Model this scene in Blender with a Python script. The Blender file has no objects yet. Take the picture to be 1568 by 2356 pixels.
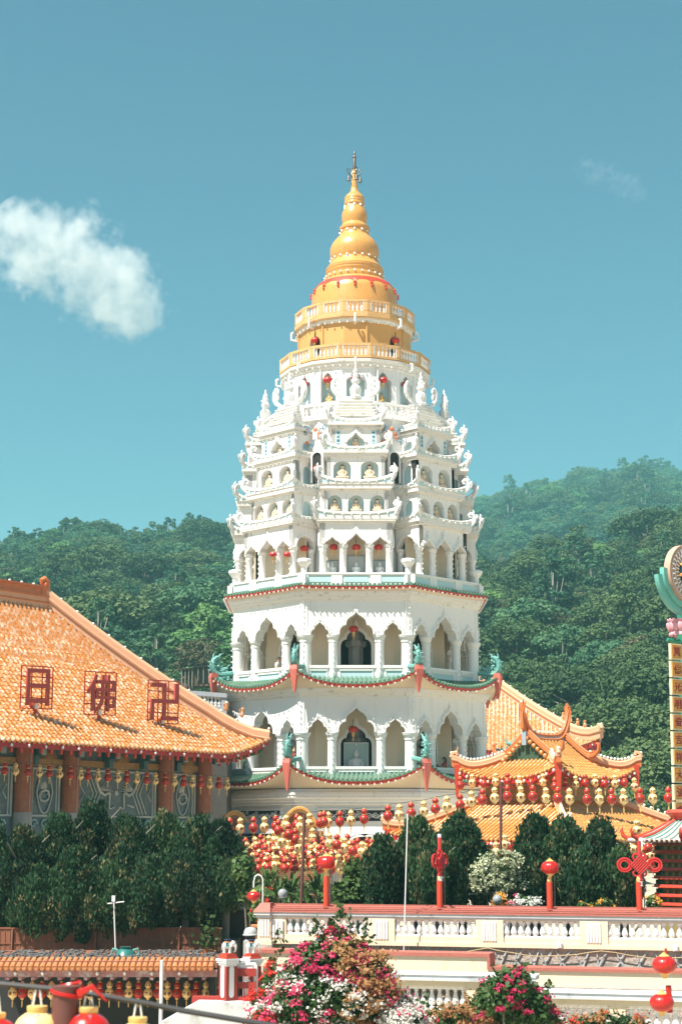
import bpy, math, random
import numpy as np
from math import sin, cos, pi, radians as R_, atan2, sqrt, tan
from mathutils import Matrix, Vector
random.seed(7); rng = np.random.default_rng(7)
S = bpy.context.scene; COL = S.collection

# ------------------------------------------------------------------ camera, sky, sun, exposure
FPX, TILT = 3760.0, R_(11.15)                     # focal length in units of a 1568x2356 picture
cd = bpy.data.cameras.new('camera'); cam = bpy.data.objects.new('camera', cd); COL.objects.link(cam)
cam.location = (0, 0, 0); cam.rotation_euler = (pi/2 + TILT, 0, 0)
cd.sensor_fit = 'VERTICAL'; cd.sensor_height = 36.0; cd.sensor_width = 24.0
cd.lens = FPX / 2356.0 * 36.0
cd.clip_start = 0.5; cd.clip_end = 20000
cd.dof.use_dof = True; cd.dof.focus_distance = 80; cd.dof.aperture_fstop = 3.2
S.camera = cam
SUN_EL, SUN_AZ = R_(59), R_(48)                   # azimuth: to the left of the direction back from the pagoda to the camera
sun_dir = Vector((-sin(SUN_AZ)*cos(SUN_EL), -cos(SUN_AZ)*cos(SUN_EL), sin(SUN_EL)))
W = bpy.data.worlds.new('World'); S.world = W; W.use_nodes = True
wt = W.node_tree; bgn = wt.nodes['Background']
sky = wt.nodes.new('ShaderNodeTexSky'); sky.sky_type = 'NISHITA'; sky.sun_disc = False
sky.sun_elevation = SUN_EL; sky.sun_rotation = atan2(sun_dir.x, sun_dir.y)
sky.altitude = 50; sky.air_density = 1.2; sky.dust_density = 1.2; sky.ozone_density = 1.0
mx = wt.nodes.new('ShaderNodeMix'); mx.data_type = 'RGBA'; mx.blend_type = 'MULTIPLY'; mx.inputs[0].default_value = 1
mx.inputs[7].default_value = (0.315, 0.505, 0.52, 1)   # white balance of the photograph
wt.links.new(sky.outputs[0], mx.inputs[6]); wt.links.new(mx.outputs[2], bgn.inputs[0])
bgn.inputs[1].default_value = 0.10
sd = bpy.data.lights.new('sun', 'SUN'); so = bpy.data.objects.new('sun', sd); COL.objects.link(so)
sd.energy = 5.0; sd.angle = R_(0.5); sd.color = (1.0, 0.94, 0.85)
so.rotation_euler = sun_dir.to_track_quat('Z', 'Y').to_euler()
S.view_settings.view_transform = 'Standard'; S.view_settings.look = 'None'
S.view_settings.exposure = 0.97; S.view_settings.gamma = 1.0
S.cycles.max_bounces = 7; S.cycles.diffuse_bounces = 4; S.cycles.glossy_bounces = 2; S.cycles.transparent_max_bounces = 8
S.cycles.volume_bounces = 2; S.cycles.use_denoising = True
S.cycles.caustics_reflective = False; S.cycles.caustics_refractive = False

# ------------------------------------------------------------------ picture row/column at a depth -> metres
def ray(x, y):
    a, b = (x-784)/FPX, (1178-y)/FPX
    return a, cos(TILT) - b*sin(TILT), sin(TILT) + b*cos(TILT)
def at(x, y, Y):
    a, d, u = ray(x, y); return Vector((a/d*Y, Y, u/d*Y))
def H(y, Y): return at(784, y, Y).z
def X(x, y, Y): return at(x, y, Y).x

# ------------------------------------------------------------------ mesh builder
class MB:
    def __init__(s): s.v = []; s.f = []; s.m = []
    def add(s, vs, fs, mi=0):
        o = len(s.v); s.v.extend([tuple(p) for p in vs]); s.f.extend([tuple(i+o for i in f) for f in fs]); s.m.extend([mi]*len(fs)); return s
    def mark(s): return len(s.v)
    def move(s, k, M):
        for i in range(k, len(s.v)): s.v[i] = tuple(M @ Vector(s.v[i]))
        return s
    def box(s, x0, x1, y0, y1, z0, z1, mi=0):
        return s.add([(x0,y0,z0),(x1,y0,z0),(x1,y1,z0),(x0,y1,z0),(x0,y0,z1),(x1,y0,z1),(x1,y1,z1),(x0,y1,z1)],
                     [(3,2,1,0),(4,5,6,7),(0,1,5,4),(1,2,6,5),(2,3,7,6),(3,0,4,7)], mi)
    def lathe(s, prof, n=16, mi=0, c=(0,0,0), a0=0.0, sx=1, sy=1, cap=True):
        vs = []; fs = []; k = len(prof)
        for r, z in prof:
            for i in range(n):
                a = a0 + 2*pi*i/n; vs.append((c[0]+r*sx*sin(a), c[1]-r*sy*cos(a), c[2]+z))
        for j in range(k-1):
            for i in range(n):
                i2 = (i+1) % n; fs.append((j*n+i, j*n+i2, (j+1)*n+i2, (j+1)*n+i))
        if cap:
            if prof[0][0] > 1e-4: fs.append(tuple(range(n-1, -1, -1)))
            if prof[-1][0] > 1e-4: fs.append(tuple((k-1)*n+i for i in range(n)))
        mis = mi
        o = len(s.v); s.v.extend(vs); s.f.extend([tuple(i+o for i in f) for f in fs])
        if callable(mi):
            for j in range(k-1): s.m.extend([mi(j)]*n)
            s.m.extend([mi(0)]*(len(fs)-n*(k-1)))
        else: s.m.extend([mi]*len(fs))
        return s
    def tube(s, path, r, n=6, mi=0, closed=False):
        P = [Vector(p) for p in path]; m = len(P)
        rs = r if isinstance(r, (list, tuple)) else [r]*m
        vs = []; fs = []; up = None
        for i, p in enumerate(P):
            if closed: t = (P[(i+1) % m]-P[i-1])
            else: t = P[min(i+1, m-1)]-P[max(i-1, 0)]
            if t.length < 1e-9: t = Vector((0,0,1))
            t.normalize()
            if up is None:
                up = Vector((0,0,1)) if abs(t.z) < .9 else Vector((1,0,0))
            u = up - t*up.dot(t)
            if u.length < 1e-6: u = t.orthogonal()
            u.normalize(); w = t.cross(u); up = u
            for q in range(n):
                a = 2*pi*q/n; vs.append(p + (u*cos(a)+w*sin(a))*rs[i])
        for i in range(m if closed else m-1):
            for q in range(n):
                a, b = i*n, ((i+1) % m)*n
                fs.append((a+q, a+(q+1) % n, b+(q+1) % n, b+q))
        if not closed: fs += [tuple(range(n-1,-1,-1)), tuple((m-1)*n+q for q in range(n))]
        return s.add(vs, fs, mi)
    def ball(s, c, r, nu=8, nv=6, mi=0):
        rx, ry, rz = r if isinstance(r, (tuple, list)) else (r, r, r)
        vs = [(c[0], c[1], c[2]-rz)]
        for j in range(1, nv):
            b = -pi/2 + pi*j/nv
            for i in range(nu):
                a = 2*pi*i/nu; vs.append((c[0]+rx*cos(b)*cos(a), c[1]+ry*cos(b)*sin(a), c[2]+rz*sin(b)))
        vs.append((c[0], c[1], c[2]+rz)); L = len(vs)-1; fs = []
        for i in range(nu):
            i2 = (i+1) % nu
            fs.append((0, 1+i2, 1+i)); fs.append((L, L-nu+i, L-nu+i2))
            for j in range(nv-2):
                a = 1+j*nu; fs.append((a+i, a+i2, a+nu+i2, a+nu+i))
        return s.add(vs, fs, mi)
    def plate(s, poly, y0, y1, mi=0):
        """outline in x,z given thickness from y0 (front) to y1"""
        n = len(poly); vs = [(x, y0, z) for x, z in poly]+[(x, y1, z) for x, z in poly]
        fs = [tuple(range(n)), tuple(range(2*n-1, n-1, -1))]+[(i, i+n, (i+1) % n+n, (i+1) % n) for i in range(n)]
        return s.add(vs, fs, mi)
    def grid(s, G, mi=0, flip=False):
        """G[i][j] points"""
        a, b = len(G), len(G[0]); vs = [p for row in G for p in row]; fs = []
        for i in range(a-1):
            for j in range(b-1):
                q = (i*b+j, i*b+j+1, (i+1)*b+j+1, (i+1)*b+j); fs.append(q[::-1] if flip else q)
        return s.add(vs, fs, mi)
    def mesh(s, name, mats, smooth=None):
        me = bpy.data.meshes.new(name); me.from_pydata(s.v, [], s.f)
        for m in mats: me.materials.append(m)
        if len(mats) > 1: me.polygons.foreach_set('material_index', s.m)
        if smooth is not None:
            me.polygons.foreach_set('use_smooth', [True]*len(me.polygons)); me.set_sharp_from_angle(angle=R_(smooth))
        me.update(); return me
    def obj(s, name, mats, parent=None, smooth=None, world=False):
        if not isinstance(mats, (list, tuple)): mats = [mats]
        if world and parent is not None:
            o = parent.location; s.v = [(p[0]-o.x, p[1]-o.y, p[2]-o.z) for p in s.v]
        ob = bpy.data.objects.new(name, s.mesh(name, mats, smooth)); COL.objects.link(ob); ob.parent = parent
        return ob

def soup(name, V, F4, MIX, mats, parent=None, smooth=False):
    """big quad mesh from numpy arrays: V (n,3), F4 (m,4)"""
    me = bpy.data.meshes.new(name); me.vertices.add(len(V)); me.vertices.foreach_set('co', np.asarray(V, np.float32).ravel())
    m = len(F4); me.loops.add(m*4); me.loops.foreach_set('vertex_index', np.asarray(F4, np.int32).ravel())
    me.polygons.add(m); me.polygons.foreach_set('loop_start', np.arange(0, m*4, 4, dtype=np.int32))
    for t in mats: me.materials.append(t)
    if MIX is not None: me.polygons.foreach_set('material_index', np.asarray(MIX, np.int32))
    if smooth: me.polygons.foreach_set('use_smooth', np.ones(m, bool))
    me.update(calc_edges=True); me.validate()
    ob = bpy.data.objects.new(name, me); COL.objects.link(ob); ob.parent = parent; return ob

def tag(o, label, cat, group=None, kind=None):
    if label: o['label'] = label
    if cat: o['category'] = cat
    if group: o['group'] = group
    if kind: o['kind'] = kind
    return o
def thing(name, label, cat, loc=(0,0,0), rz=0.0, group=None, scale=1.0):
    o = bpy.data.objects.new(name, None); COL.objects.link(o); o.location = loc; o.rotation_euler = (0,0,rz)
    o.scale = (scale,)*3; o.empty_display_size = .2
    return tag(o, label, cat, group)
def kids(o): return [c for c in bpy.data.objects if c.parent == o]
KID = {}
def dup(o, loc, rz=0.0, label=None, group=None, scale=None, parent=None, name=None):
    """copy of a thing with copies of its parts and their sub-parts"""
    c = o.copy(); COL.objects.link(c)
    if loc is not None: c.location = loc; c.rotation_euler = (0,0,rz)
    if scale is not None: c.scale = (scale,)*3
    if parent is not None: c.parent = parent
    if label: c['label'] = label
    if group: c['group'] = group
    if o.name not in KID: KID[o.name] = kids(o)
    for ch in KID[o.name]: dup(ch, None, parent=c)
    return c
def inst(o, rz, parent):
    """same mesh again as another part, turned about the axis"""
    c = o.copy(); COL.objects.link(c); c.parent = parent; c.rotation_euler = (0,0,rz)
    for ch in kids(o):
        d = ch.copy(); COL.objects.link(d); d.parent = c
    return c

# ------------------------------------------------------------------ materials
def mat(name, col, rough=.6, var=.12, scale=1.5, bump=0.0, bscale=20, metal=0.0, spec=.5, dirt_glint=0.0, dcol=(.12,.10,.08), dscale=1.2, streak=False, dth=.56, coat=0.0, fine=0.0):
    m = bpy.data.materials.new(name); m.use_nodes = True; t = m.node_tree; N = t.nodes; L = t.links
    b = N['Principled BSDF']; b.inputs['Roughness'].default_value = rough; b.inputs['Metallic'].default_value = metal
    b.inputs['Specular IOR Level'].default_value = spec
    if coat: b.inputs['Coat Weight'].default_value = coat; b.inputs['Coat Roughness'].default_value = .12
    tc = N.new('ShaderNodeTexCoord'); geo = N.new('ShaderNodeNewGeometry')
    def noise(sc, det=4, src=None, rgh=.55):
        n = N.new('ShaderNodeTexNoise'); n.inputs['Scale'].default_value = sc; n.inputs['Detail'].default_value = det; n.inputs['Roughness'].default_value = rgh
        L.new(src or geo.outputs['Position'], n.inputs['Vector']); return n
    def mix(f, a, bb, mode='MIX'):
        k = N.new('ShaderNodeMix'); k.data_type = 'RGBA'; k.blend_type = mode
        for i, v in ((0, f), (6, a), (7, bb)):
            if hasattr(v, 'is_linked'): L.new(v, k.inputs[i])
            else: k.inputs[i].default_value = v if i == 0 else (*v, 1) if len(v) == 3 else v
        return k.outputs[2]
    c = col
    lo = tuple(max(0, x*(1-var)) for x in c); hi = tuple(min(1, x*(1+var)) for x in c)
    out = mix(noise(scale).outputs[0], lo, hi)
    if fine:
        mr = N.new('ShaderNodeMapRange'); mr.inputs[1].default_value = .35; mr.inputs[2].default_value = .65; mr.inputs[3].default_value = 1-fine; mr.inputs[4].default_value = 1+fine
        L.new(noise(scale*11, 3).outputs[0], mr.inputs[0]); out = mix(1.0, out, mr.outputs[0], 'MULTIPLY')
    if dirt_glint:
        src = None
        if streak:
            mp = N.new('ShaderNodeMapping'); mp.inputs['Scale'].default_value = (3.2, 3.2, .35); L.new(geo.outputs['Position'], mp.inputs[0]); src = mp.outputs[0]
        n = noise(dscale, 7, src, .65)
        mr = N.new('ShaderNodeMapRange'); mr.inputs[1].default_value = dth; mr.inputs[2].default_value = dth+.16; mr.inputs[4].default_value = dirt_glint
        L.new(n.outputs[0], mr.inputs[0]); out = mix(mr.outputs[0], out, dcol)
    L.new(out, b.inputs['Base Color'])
    if bump:
        bp = N.new('ShaderNodeBump'); bp.inputs['Strength'].default_value = bump; bp.inputs['Distance'].default_value = .05
        L.new(noise(bscale, 4).outputs[0], bp.inputs['Height']); L.new(bp.outputs[0], b.inputs['Normal'])
    return m
MT = dict(
 white=mat('white_paint', (.81,.80,.775), .6, .04, .8, dirt_glint=.32, dcol=(.42,.38,.32), dscale=1.1, streak=True, dth=.56, bump=.08, bscale=3),
 whiteup=mat('white_paint_weathered', (.82,.805,.78), .6, .03, 1.0, dirt_glint=.6, dcol=(.30,.28,.25), dscale=1.6, streak=True, dth=.57, bump=.15, bscale=9),
 ornament=mat('white_ornament', (.80,.80,.79), .6, .12, 6, dirt_glint=.35, dcol=(.30,.29,.28), dscale=7, dth=.5, bump=.6, bscale=14),
 cream=mat('cream_soffit', (.80,.66,.47), .65, .05, .8),
 tan=mat('tan_inner_wall', (.68,.575,.43), .7, .07, .7),
 ledge=mat('stained_white_ledge', (.78,.75,.70), .65, .05, 1.2, dirt_glint=.75, dcol=(.20,.18,.155), dscale=2.6, dth=.565, bump=.2, bscale=9),
 blue=mat('pale_blue_paint', (.50,.68,.70), .6, .07, 2),
 yellow=mat('ochre_yellow_paint', (.66,.355,.11), .5, .08, .9, dirt_glint=.3, dcol=(.50,.30,.12), dscale=1.6, streak=True, dth=.6),
 yellowd=mat('ochre_weathered', (.66,.39,.16), .65, .10, 2, dirt_glint=.6, dcol=(.22,.17,.12), dscale=2.4, dth=.56, bump=.25, bscale=9),
 gold=mat('golden_paint', (.66,.325,.085), .30, .09, 1.2, spec=.7, dirt_glint=.55, dcol=(.34,.16,.045), dscale=2.4, dth=.55, streak=True, fine=.08),
 red=mat('vermilion_paint', (.55,.055,.025), .45, .10, 2),
 redlac=mat('red_lacquer', (.42,.018,.012), .40, .12, 2),
 pink=mat('faded_red_horn', (.62,.15,.11), .6, .12, 3),
 green=mat('green_glazed_tile', (.10,.20,.13), .32, .35, 5, spec=.6, dirt_glint=.35, dcol=(.30,.38,.31), dscale=9, dth=.5),  # pale grey-green patches paint the sun's highlight into the tile colour
 turq=mat('turquoise_glaze', (.15,.38,.34), .4, .35, 9, dirt_glint=.5, dcol=(.04,.16,.15), dscale=11, dth=.52, bump=.5, bscale=20),
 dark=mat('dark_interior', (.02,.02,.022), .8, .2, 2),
 grey=mat('grey_stone', (.30,.30,.30), .75, .2, 2, bump=.3, bscale=12),
 metal=mat('dark_bronze', (.16,.14,.12), .45, .2, 5, metal=.6),
 bulb=mat('white_glass_bulb', (.85,.85,.82), .15, .03, 3, spec=.7),
 pipe=mat('white_pipe', (.76,.77,.76), .45, .05, 3),
 skin=mat('skin', (.48,.27,.18), .6, .05, 5),
 hair=mat('black_hair', (.012,.010,.010), .45, .2, 8),
)
# ------------------------------------------------------------------ the white pagoda
PY = 90.0; PX = X(816.5, 1400, PY); ZB = -3.05
C8 = cos(pi/8); T8 = tan(pi/8)
def h(y, a): return H(y, PY-a) - ZB
def mpp(a): return (PY-a)/FPX*1.0            # metres per picture unit near the camera's height
OGEE = [(1,0),(.985,.17),(.92,.30),(.78,.40),(.60,.44),(.60,.53),(.53,.66),(.40,.76),(.22,.84),(.08,.92),(0,1)]
GABL = [(1,0),(.97,.12),(.88,.27),(.70,.40),(.52,.50),(.44,.58),(.30,.68),(.14,.84),(0,1)]
ROUND = [(cos(t*pi/16), sin(t*pi/16)) for t in range(9)]
def arch_pts(cx, hw, z0, ht, shape, jamb=None):
    L = [(cx-hw*a, z0+ht*b) for a, b in shape]; Rr = [(cx+hw*a, z0+ht*b) for a, b in shape[::-1][1:]]
    P = L+Rr
    if jamb is not None: P = [(cx-hw, jamb)]+P+[(cx+hw, jamb)]
    return P
def arch_wall(mb, x0, x1, zb, zt, arches, n0, n1, mi=0, mi_in=None):
    """wall from zb to zt with arched openings; front at distance n0 from the axis, back at n1 (n0 > n1)"""
    line = [(x0, zb)]
    for a in sorted(arches, key=lambda q: q[0][0]): line += a
    line.append((x1, zb)); k = len(line)
    for i in range(k-1):
        (xa, za), (xb, zc) = line[i], line[i+1]
        if abs(xb-xa) > 1e-5:
            mb.add([(xa,-n0,za),(xb,-n0,zc),(xb,-n0,zt),(xa,-n0,zt)], [(0,1,2,3)], mi)
            mb.add([(xa,-n1,za),(xb,-n1,zc),(xb,-n1,zt),(xa,-n1,zt)], [(3,2,1,0)], mi)
        mb.add([(xa,-n0,za),(xa,-n1,za),(xb,-n1,zc),(xb,-n0,zc)], [(0,1,2,3)], mi if mi_in is None else mi_in)
    mb.add([(x0,-n0,zt),(x1,-n0,zt),(x1,-n1,zt),(x0,-n1,zt)], [(0,1,2,3)], mi)
    mb.add([(x0,-n0,zb),(x0,-n0,zt),(x0,-n1,zt),(x0,-n1,zb)], [(0,1,2,3)], mi); mb.add([(x1,-n0,zb),(x1,-n1,zb),(x1,-n1,zt),(x1,-n0,zt)], [(0,1,2,3)], mi)
def trim(mb, P, w, n0, pr=.06, mi=0, tip=.18):
    """raised moulding that follows an arch"""
    m = len(P); c = m//2; O = []
    for i, (x, z) in enumerate(P):
        a = P[max(i-1,0)]; b = P[min(i+1,m-1)]; dx, dz = b[0]-a[0], b[1]-a[1]; L = sqrt(dx*dx+dz*dz) or 1
        O.append((x-dz/L*w, z+dx/L*w))
    O[c] = (P[c][0], P[c][1]+w*1.6+tip)
    ya, yb = -(n0+pr), -(n0-.02)
    for i in range(m-1):
        a, b, d, e = P[i], P[i+1], O[i+1], O[i]
        mid = lambda p, q: ((p[0]*.45+q[0]*.55), (p[1]*.45+q[1]*.55))
        ma, mb_ = mid(a, e), mid(b, d)
        mb.add([(a[0],ya-pr*.9,a[1]),(b[0],ya-pr*.9,b[1]),(mb_[0],ya-pr*.9,mb_[1]),(ma[0],ya-pr*.9,ma[1])], [(0,1,2,3)], mi)
        mb.add([(ma[0],ya-pr*.9,ma[1]),(mb_[0],ya-pr*.9,mb_[1]),(mb_[0],ya,mb_[1]),(ma[0],ya,ma[1])], [(0,1,2,3)], mi)
        mb.add([(ma[0],ya,ma[1]),(mb_[0],ya,mb_[1]),(d[0],ya,d[1]),(e[0],ya,e[1])], [(0,1,2,3)], mi)
        mb.add([(e[0],ya,e[1]),(d[0],ya,d[1]),(d[0],yb,d[1]),(e[0],yb,e[1])], [(0,1,2,3)], mi)
        mb.add([(a[0],ya-pr*.9,a[1]),(a[0],yb,a[1]),(b[0],yb,b[1]),(b[0],ya-pr*.9,b[1])], [(0,1,2,3)], mi)
def bulbs(mb, pts, r=.055, out=(0,-1,0), mi=0):
    for p in pts:
        mb.ball((p[0]+out[0]*r, p[1]+out[1]*r, p[2]+out[2]*r), (r,r,r*1.25), 5, 4, mi)
def column(mb, x, y, r, zb, zc, n=16, mi=0, cap=.30, base=.22):
    mb.lathe([(r*1.18,zb),(r*1.18,zb+base),(r,zb+base+.05),(r*.95,zc-cap-.1),(r*1.08,zc-cap-.06),(r*1.08,zc-cap),(r*1.02,zc-cap+.02),(r*1.3,zc-cap*.45),(r*1.36,zc-cap*.4),(r*1.36,zc-cap*.2),(r*1.45,zc-cap*.18),(r*1.45,zc)], n, mi, (x,y,0))
def balu(mb, x, y, zb, zt, r, n=8, mi=0):
    hh = zt-zb
    mb.lathe([(r*.95,zb),(r*.95,zb+.10*hh),(r*.55,zb+.13*hh),(r*.95,zb+.27*hh),(r*.98,zb+.36*hh),(r*.5,zb+.66*hh),(r*.42,zb+.76*hh),(r*.7,zb+.80*hh),(r*.5,zb+.84*hh),(r*.9,zb+.9*hh),(r*.9,zt)], n, mi, (x,y,0))

pag = thing('pagoda', 'tall white eight-sided pagoda with green tiled skirts, tiers of niches and a golden stupa top', 'pagoda', (PX, PY, ZB))
WH, WU, ORN, CR, TAN, BL, YE, YD, GO, GR, TQ, PK, DK, BU, RD = [MT[k] for k in 'white whiteup ornament cream tan blue yellow yellowd gold green turq pink dark bulb red'.split()]
def ring(obs): 
    """seven more copies round the axis"""
    for o in obs:
        for k in range(1, 8): inst(o, k*pi/4, pag)
F8 = []                                           # everything built once for the front face
def fobj(mb, name, mats, smooth=None, parent=None):
    o = mb.obj(name, mats, parent or pag, smooth)
    if parent is None: F8.append(o)
    return o
# ---- base
a0 = 7.3
mb = MB(); mb.lathe([(7.85,0),(7.85,h(1852,a0)),(8.02,h(1850,a0)),(8.02,h(1845,a0)),(8.10,h(1843,a0)),(8.14,h(1838,a0)),(8.30,h(1835,a0)),(8.30,h(1830,a0)),(8.34,h(1829,a0)),(8.34,h(1823,a0)),(8.24,h(1822,a0)),(8.24,h(1816,a0)),(8.15,h(1815,a0)),(7.9,h(1806,a0)),(7.2,h(1806,a0))], 8, 0, a0=pi/8)
mb.obj('base', [MT['white']], pag)
mb = MB(); zc, zd = h(1864,a0+.1), h(1889,a0+.1); n0 = 7.85*C8
for xx0, xx1, z0_, z1_ in ((-1.95,1.95,zd-.08,zd),(-1.95,1.95,zc,zc+.10),(-1.95,-1.87,zd,zc),(1.87,1.95,zd,zc)): mb.box(xx0,xx1,-n0-.06,-n0+.05,z0_,z1_)
fr = fobj(mb, 'window', [WH])
g_ = MB(); g_.box(-1.87,1.87,-n0-.012,-n0+.02,zd,zc,0)
for i in range(26):
    x = -1.8+3.6*i/25+random.uniform(-.05,.05); z = random.uniform(zd+.1,zc-.1)
    g_.tube([(x+.10*cos(t*.7)*(1-t/12), -n0-.03, z+.13*sin(t*.7)*(1-t/12)) for t in range(11)], .018, 4, 1)
g_.tube([(-1.87+3.74*t/24, -n0-.035, (zd+zc)/2+.12*sin(t*1.3)) for t in range(25)], .022, 4, 1)
g_.obj('window_grille', [DK, MT['pipe']], fr)

# ---- green tiled skirt roofs
def skirt(z_in, R_in, z_mid, R_eave, lift, z_m, R_m, tiles=(GR,), flat=False, fas=.16, name='tiled_roof'):
    ai, ao = R_in*C8, R_eave*C8
    def zz(u, v): return z_in+(z_mid-z_in)*(1-(1-v)**1.3) + lift*abs(u)**2.6*(.15+.85*v**1.5)
    U = [i/14-1 for i in range(29)]; V = [j/6 for j in range(7)]
    mb = MB()
    mb.grid([[((ai+(ao-ai)*v)*T8*u, -(ai+(ao-ai)*v), zz(u,v)) for u in U] for v in V], 0)
    step = .235; n = int(ao*T8/step)
    for i in range(-n, n+1):
        x = i*step; alo = max(ai, abs(x)/T8+.05)
        if alo > ao-.12: continue
        q = []; rr = []
        for j in range(9):
            a = alo+(ao+.05-alo)*j/8; v = min(1,(a-ai)/(ao-ai)); u = max(-1,min(1,x/(a*T8)))
            q.append((x,-a,zz(u,v)+.035)); rr.append(.075 if j % 2 else .062)
        rr[-1] = .085; mb.tube(q, rr, 7, 0)
    roof = fobj(mb, name, list(tiles), 40)
    mb = MB(); f0 = []; f1 = []; f2 = []
    for u in U:
        f0.append((ao*T8*u, -ao, zz(u,1)-.02)); f1.append((ao*T8*u, -ao+.02, zz(u,1)-fas)); f2.append(((ao-.10)*T8*u, -ao+.14, zz(u,1)-fas-.02))
    mb.grid([f0, f1, f2], 0, True); fobj(mb, 'fascia', [MT['red']])
    mb = MB(); am = R_m*C8; rows = []
    for j in range(6):
        v = j/5; s = v**1.7; row = []
        for u in U:
            a = ao-.14+(am-ao+.14)*v; zt = zz(u,1)-fas-.02
            row.append((a*T8*u, -a, zt+(z_m-zt)*s))
        rows.append(row)
    mb.grid(rows, 0, True); fobj(mb, 'soffit', [CR], 60)
    mb = MB(); n = max(9, int(2*ao*T8/.34))
    for i in range(n):
        u = -1+2*(i+.5)/n; mb.ball((ao*T8*u, -ao-.03, zz(u,1)-fas-.03), (.046,.046,.060), 5, 4)
    fobj(mb, 'light_string', [BU])
    return lambda u, v: (ai+(ao-ai)*v, zz(u,v))
def horn(R_eave, zc, ln):
    r = R_eave
    mb = MB()
    mb.add([(-.19,-r-.06,zc+.12),(.19,-r-.06,zc+.12),(.14,-r+.30,zc+.12),(-.14,-r+.30,zc+.12),(-.21,-r-.12,zc-.1),(.21,-r-.12,zc-.1),(.14,-r+.3,zc-.1),(-.14,-r+.3,zc-.1),(-.03,-r+.04,zc-ln),(.03,-r+.04,zc-ln),(.03,-r+.18,zc-ln),(-.03,-r+.18,zc-ln)],
           [(0,1,2,3),(0,4,5,1),(1,5,6,2),(3,2,6,7),(0,3,7,4),(4,8,9,5),(5,9,10,6),(6,10,11,7),(7,11,8,4),(8,11,10,9)], 0)
    for i in range(7): mb.ball((.16*(1-i/7)*(1 if i % 2 else -1), -r-.10+.03*i, zc-.1-ln*.12*i), .035, 5, 4, 0)
    return mb
def dragon(r, zc, s=1.0, hip=1.5):
    mb = MB(); P = lambda a, b, c=0: (c*s, -(r+a*s), zc+b*s)
    mb.tube([P(-hip,.12),(P(-hip*.6,.05)),P(-.45,-.02),P(-.12,.06),P(.06,.3),P(.1,.6),P(.02,.9),P(-.18,1.08),P(-.42,1.1)], [.13,.13,.14,.15,.16,.15,.13,.11,.05], 7)
    mb.tube([P(.0,.95),P(.06,1.15),P(.0,1.36)], [.07,.06,.015], 5); mb.tube([P(-.3,1.08),P(-.44,1.28),P(-.62,1.34)], [.06,.05,.012], 5)
    for c0, c1, rad in ((-.28,.82,.17),(-.42,.40,.15)):
        mb.tube([P(c0+rad*(1-t/13)*cos(t*.75), c1+rad*(1-t/13)*sin(t*.75)) for t in range(11)], .045, 5)
    for b, l in ((.2,.5),(.45,.34),(.72,.42)):
        for sg in (-1, 1):
            mb.tube([P(.1,b), P(.24,b+.05,sg*.12), P(.36,b+.1,sg*.2)], [.05,.035,.008], 4)
        mb.tube([P(-.05,b), P(-.35,b-.02), P(-.35-l*.6,b+.03)], [.06,.04,.01], 4)
        mb.ball(P(.06,b), (.19*s,.14*s,.09*s), 6, 4)
    for i in range(8):
        a = random.uniform(-.35,.1); b = random.uniform(.15,1.05); mb.ball(P(a,b,random.uniform(-.12,.12)), .09*s, 5, 4)
    return mb
def corner(mb, name, mats, smooth=None):
    o = mb.obj(name, mats, pag, smooth)
    o.rotation_euler = (0,0,pi/8)
    for k in range(1, 8): inst(o, pi/8+k*pi/4, pag)
    return o

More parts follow.
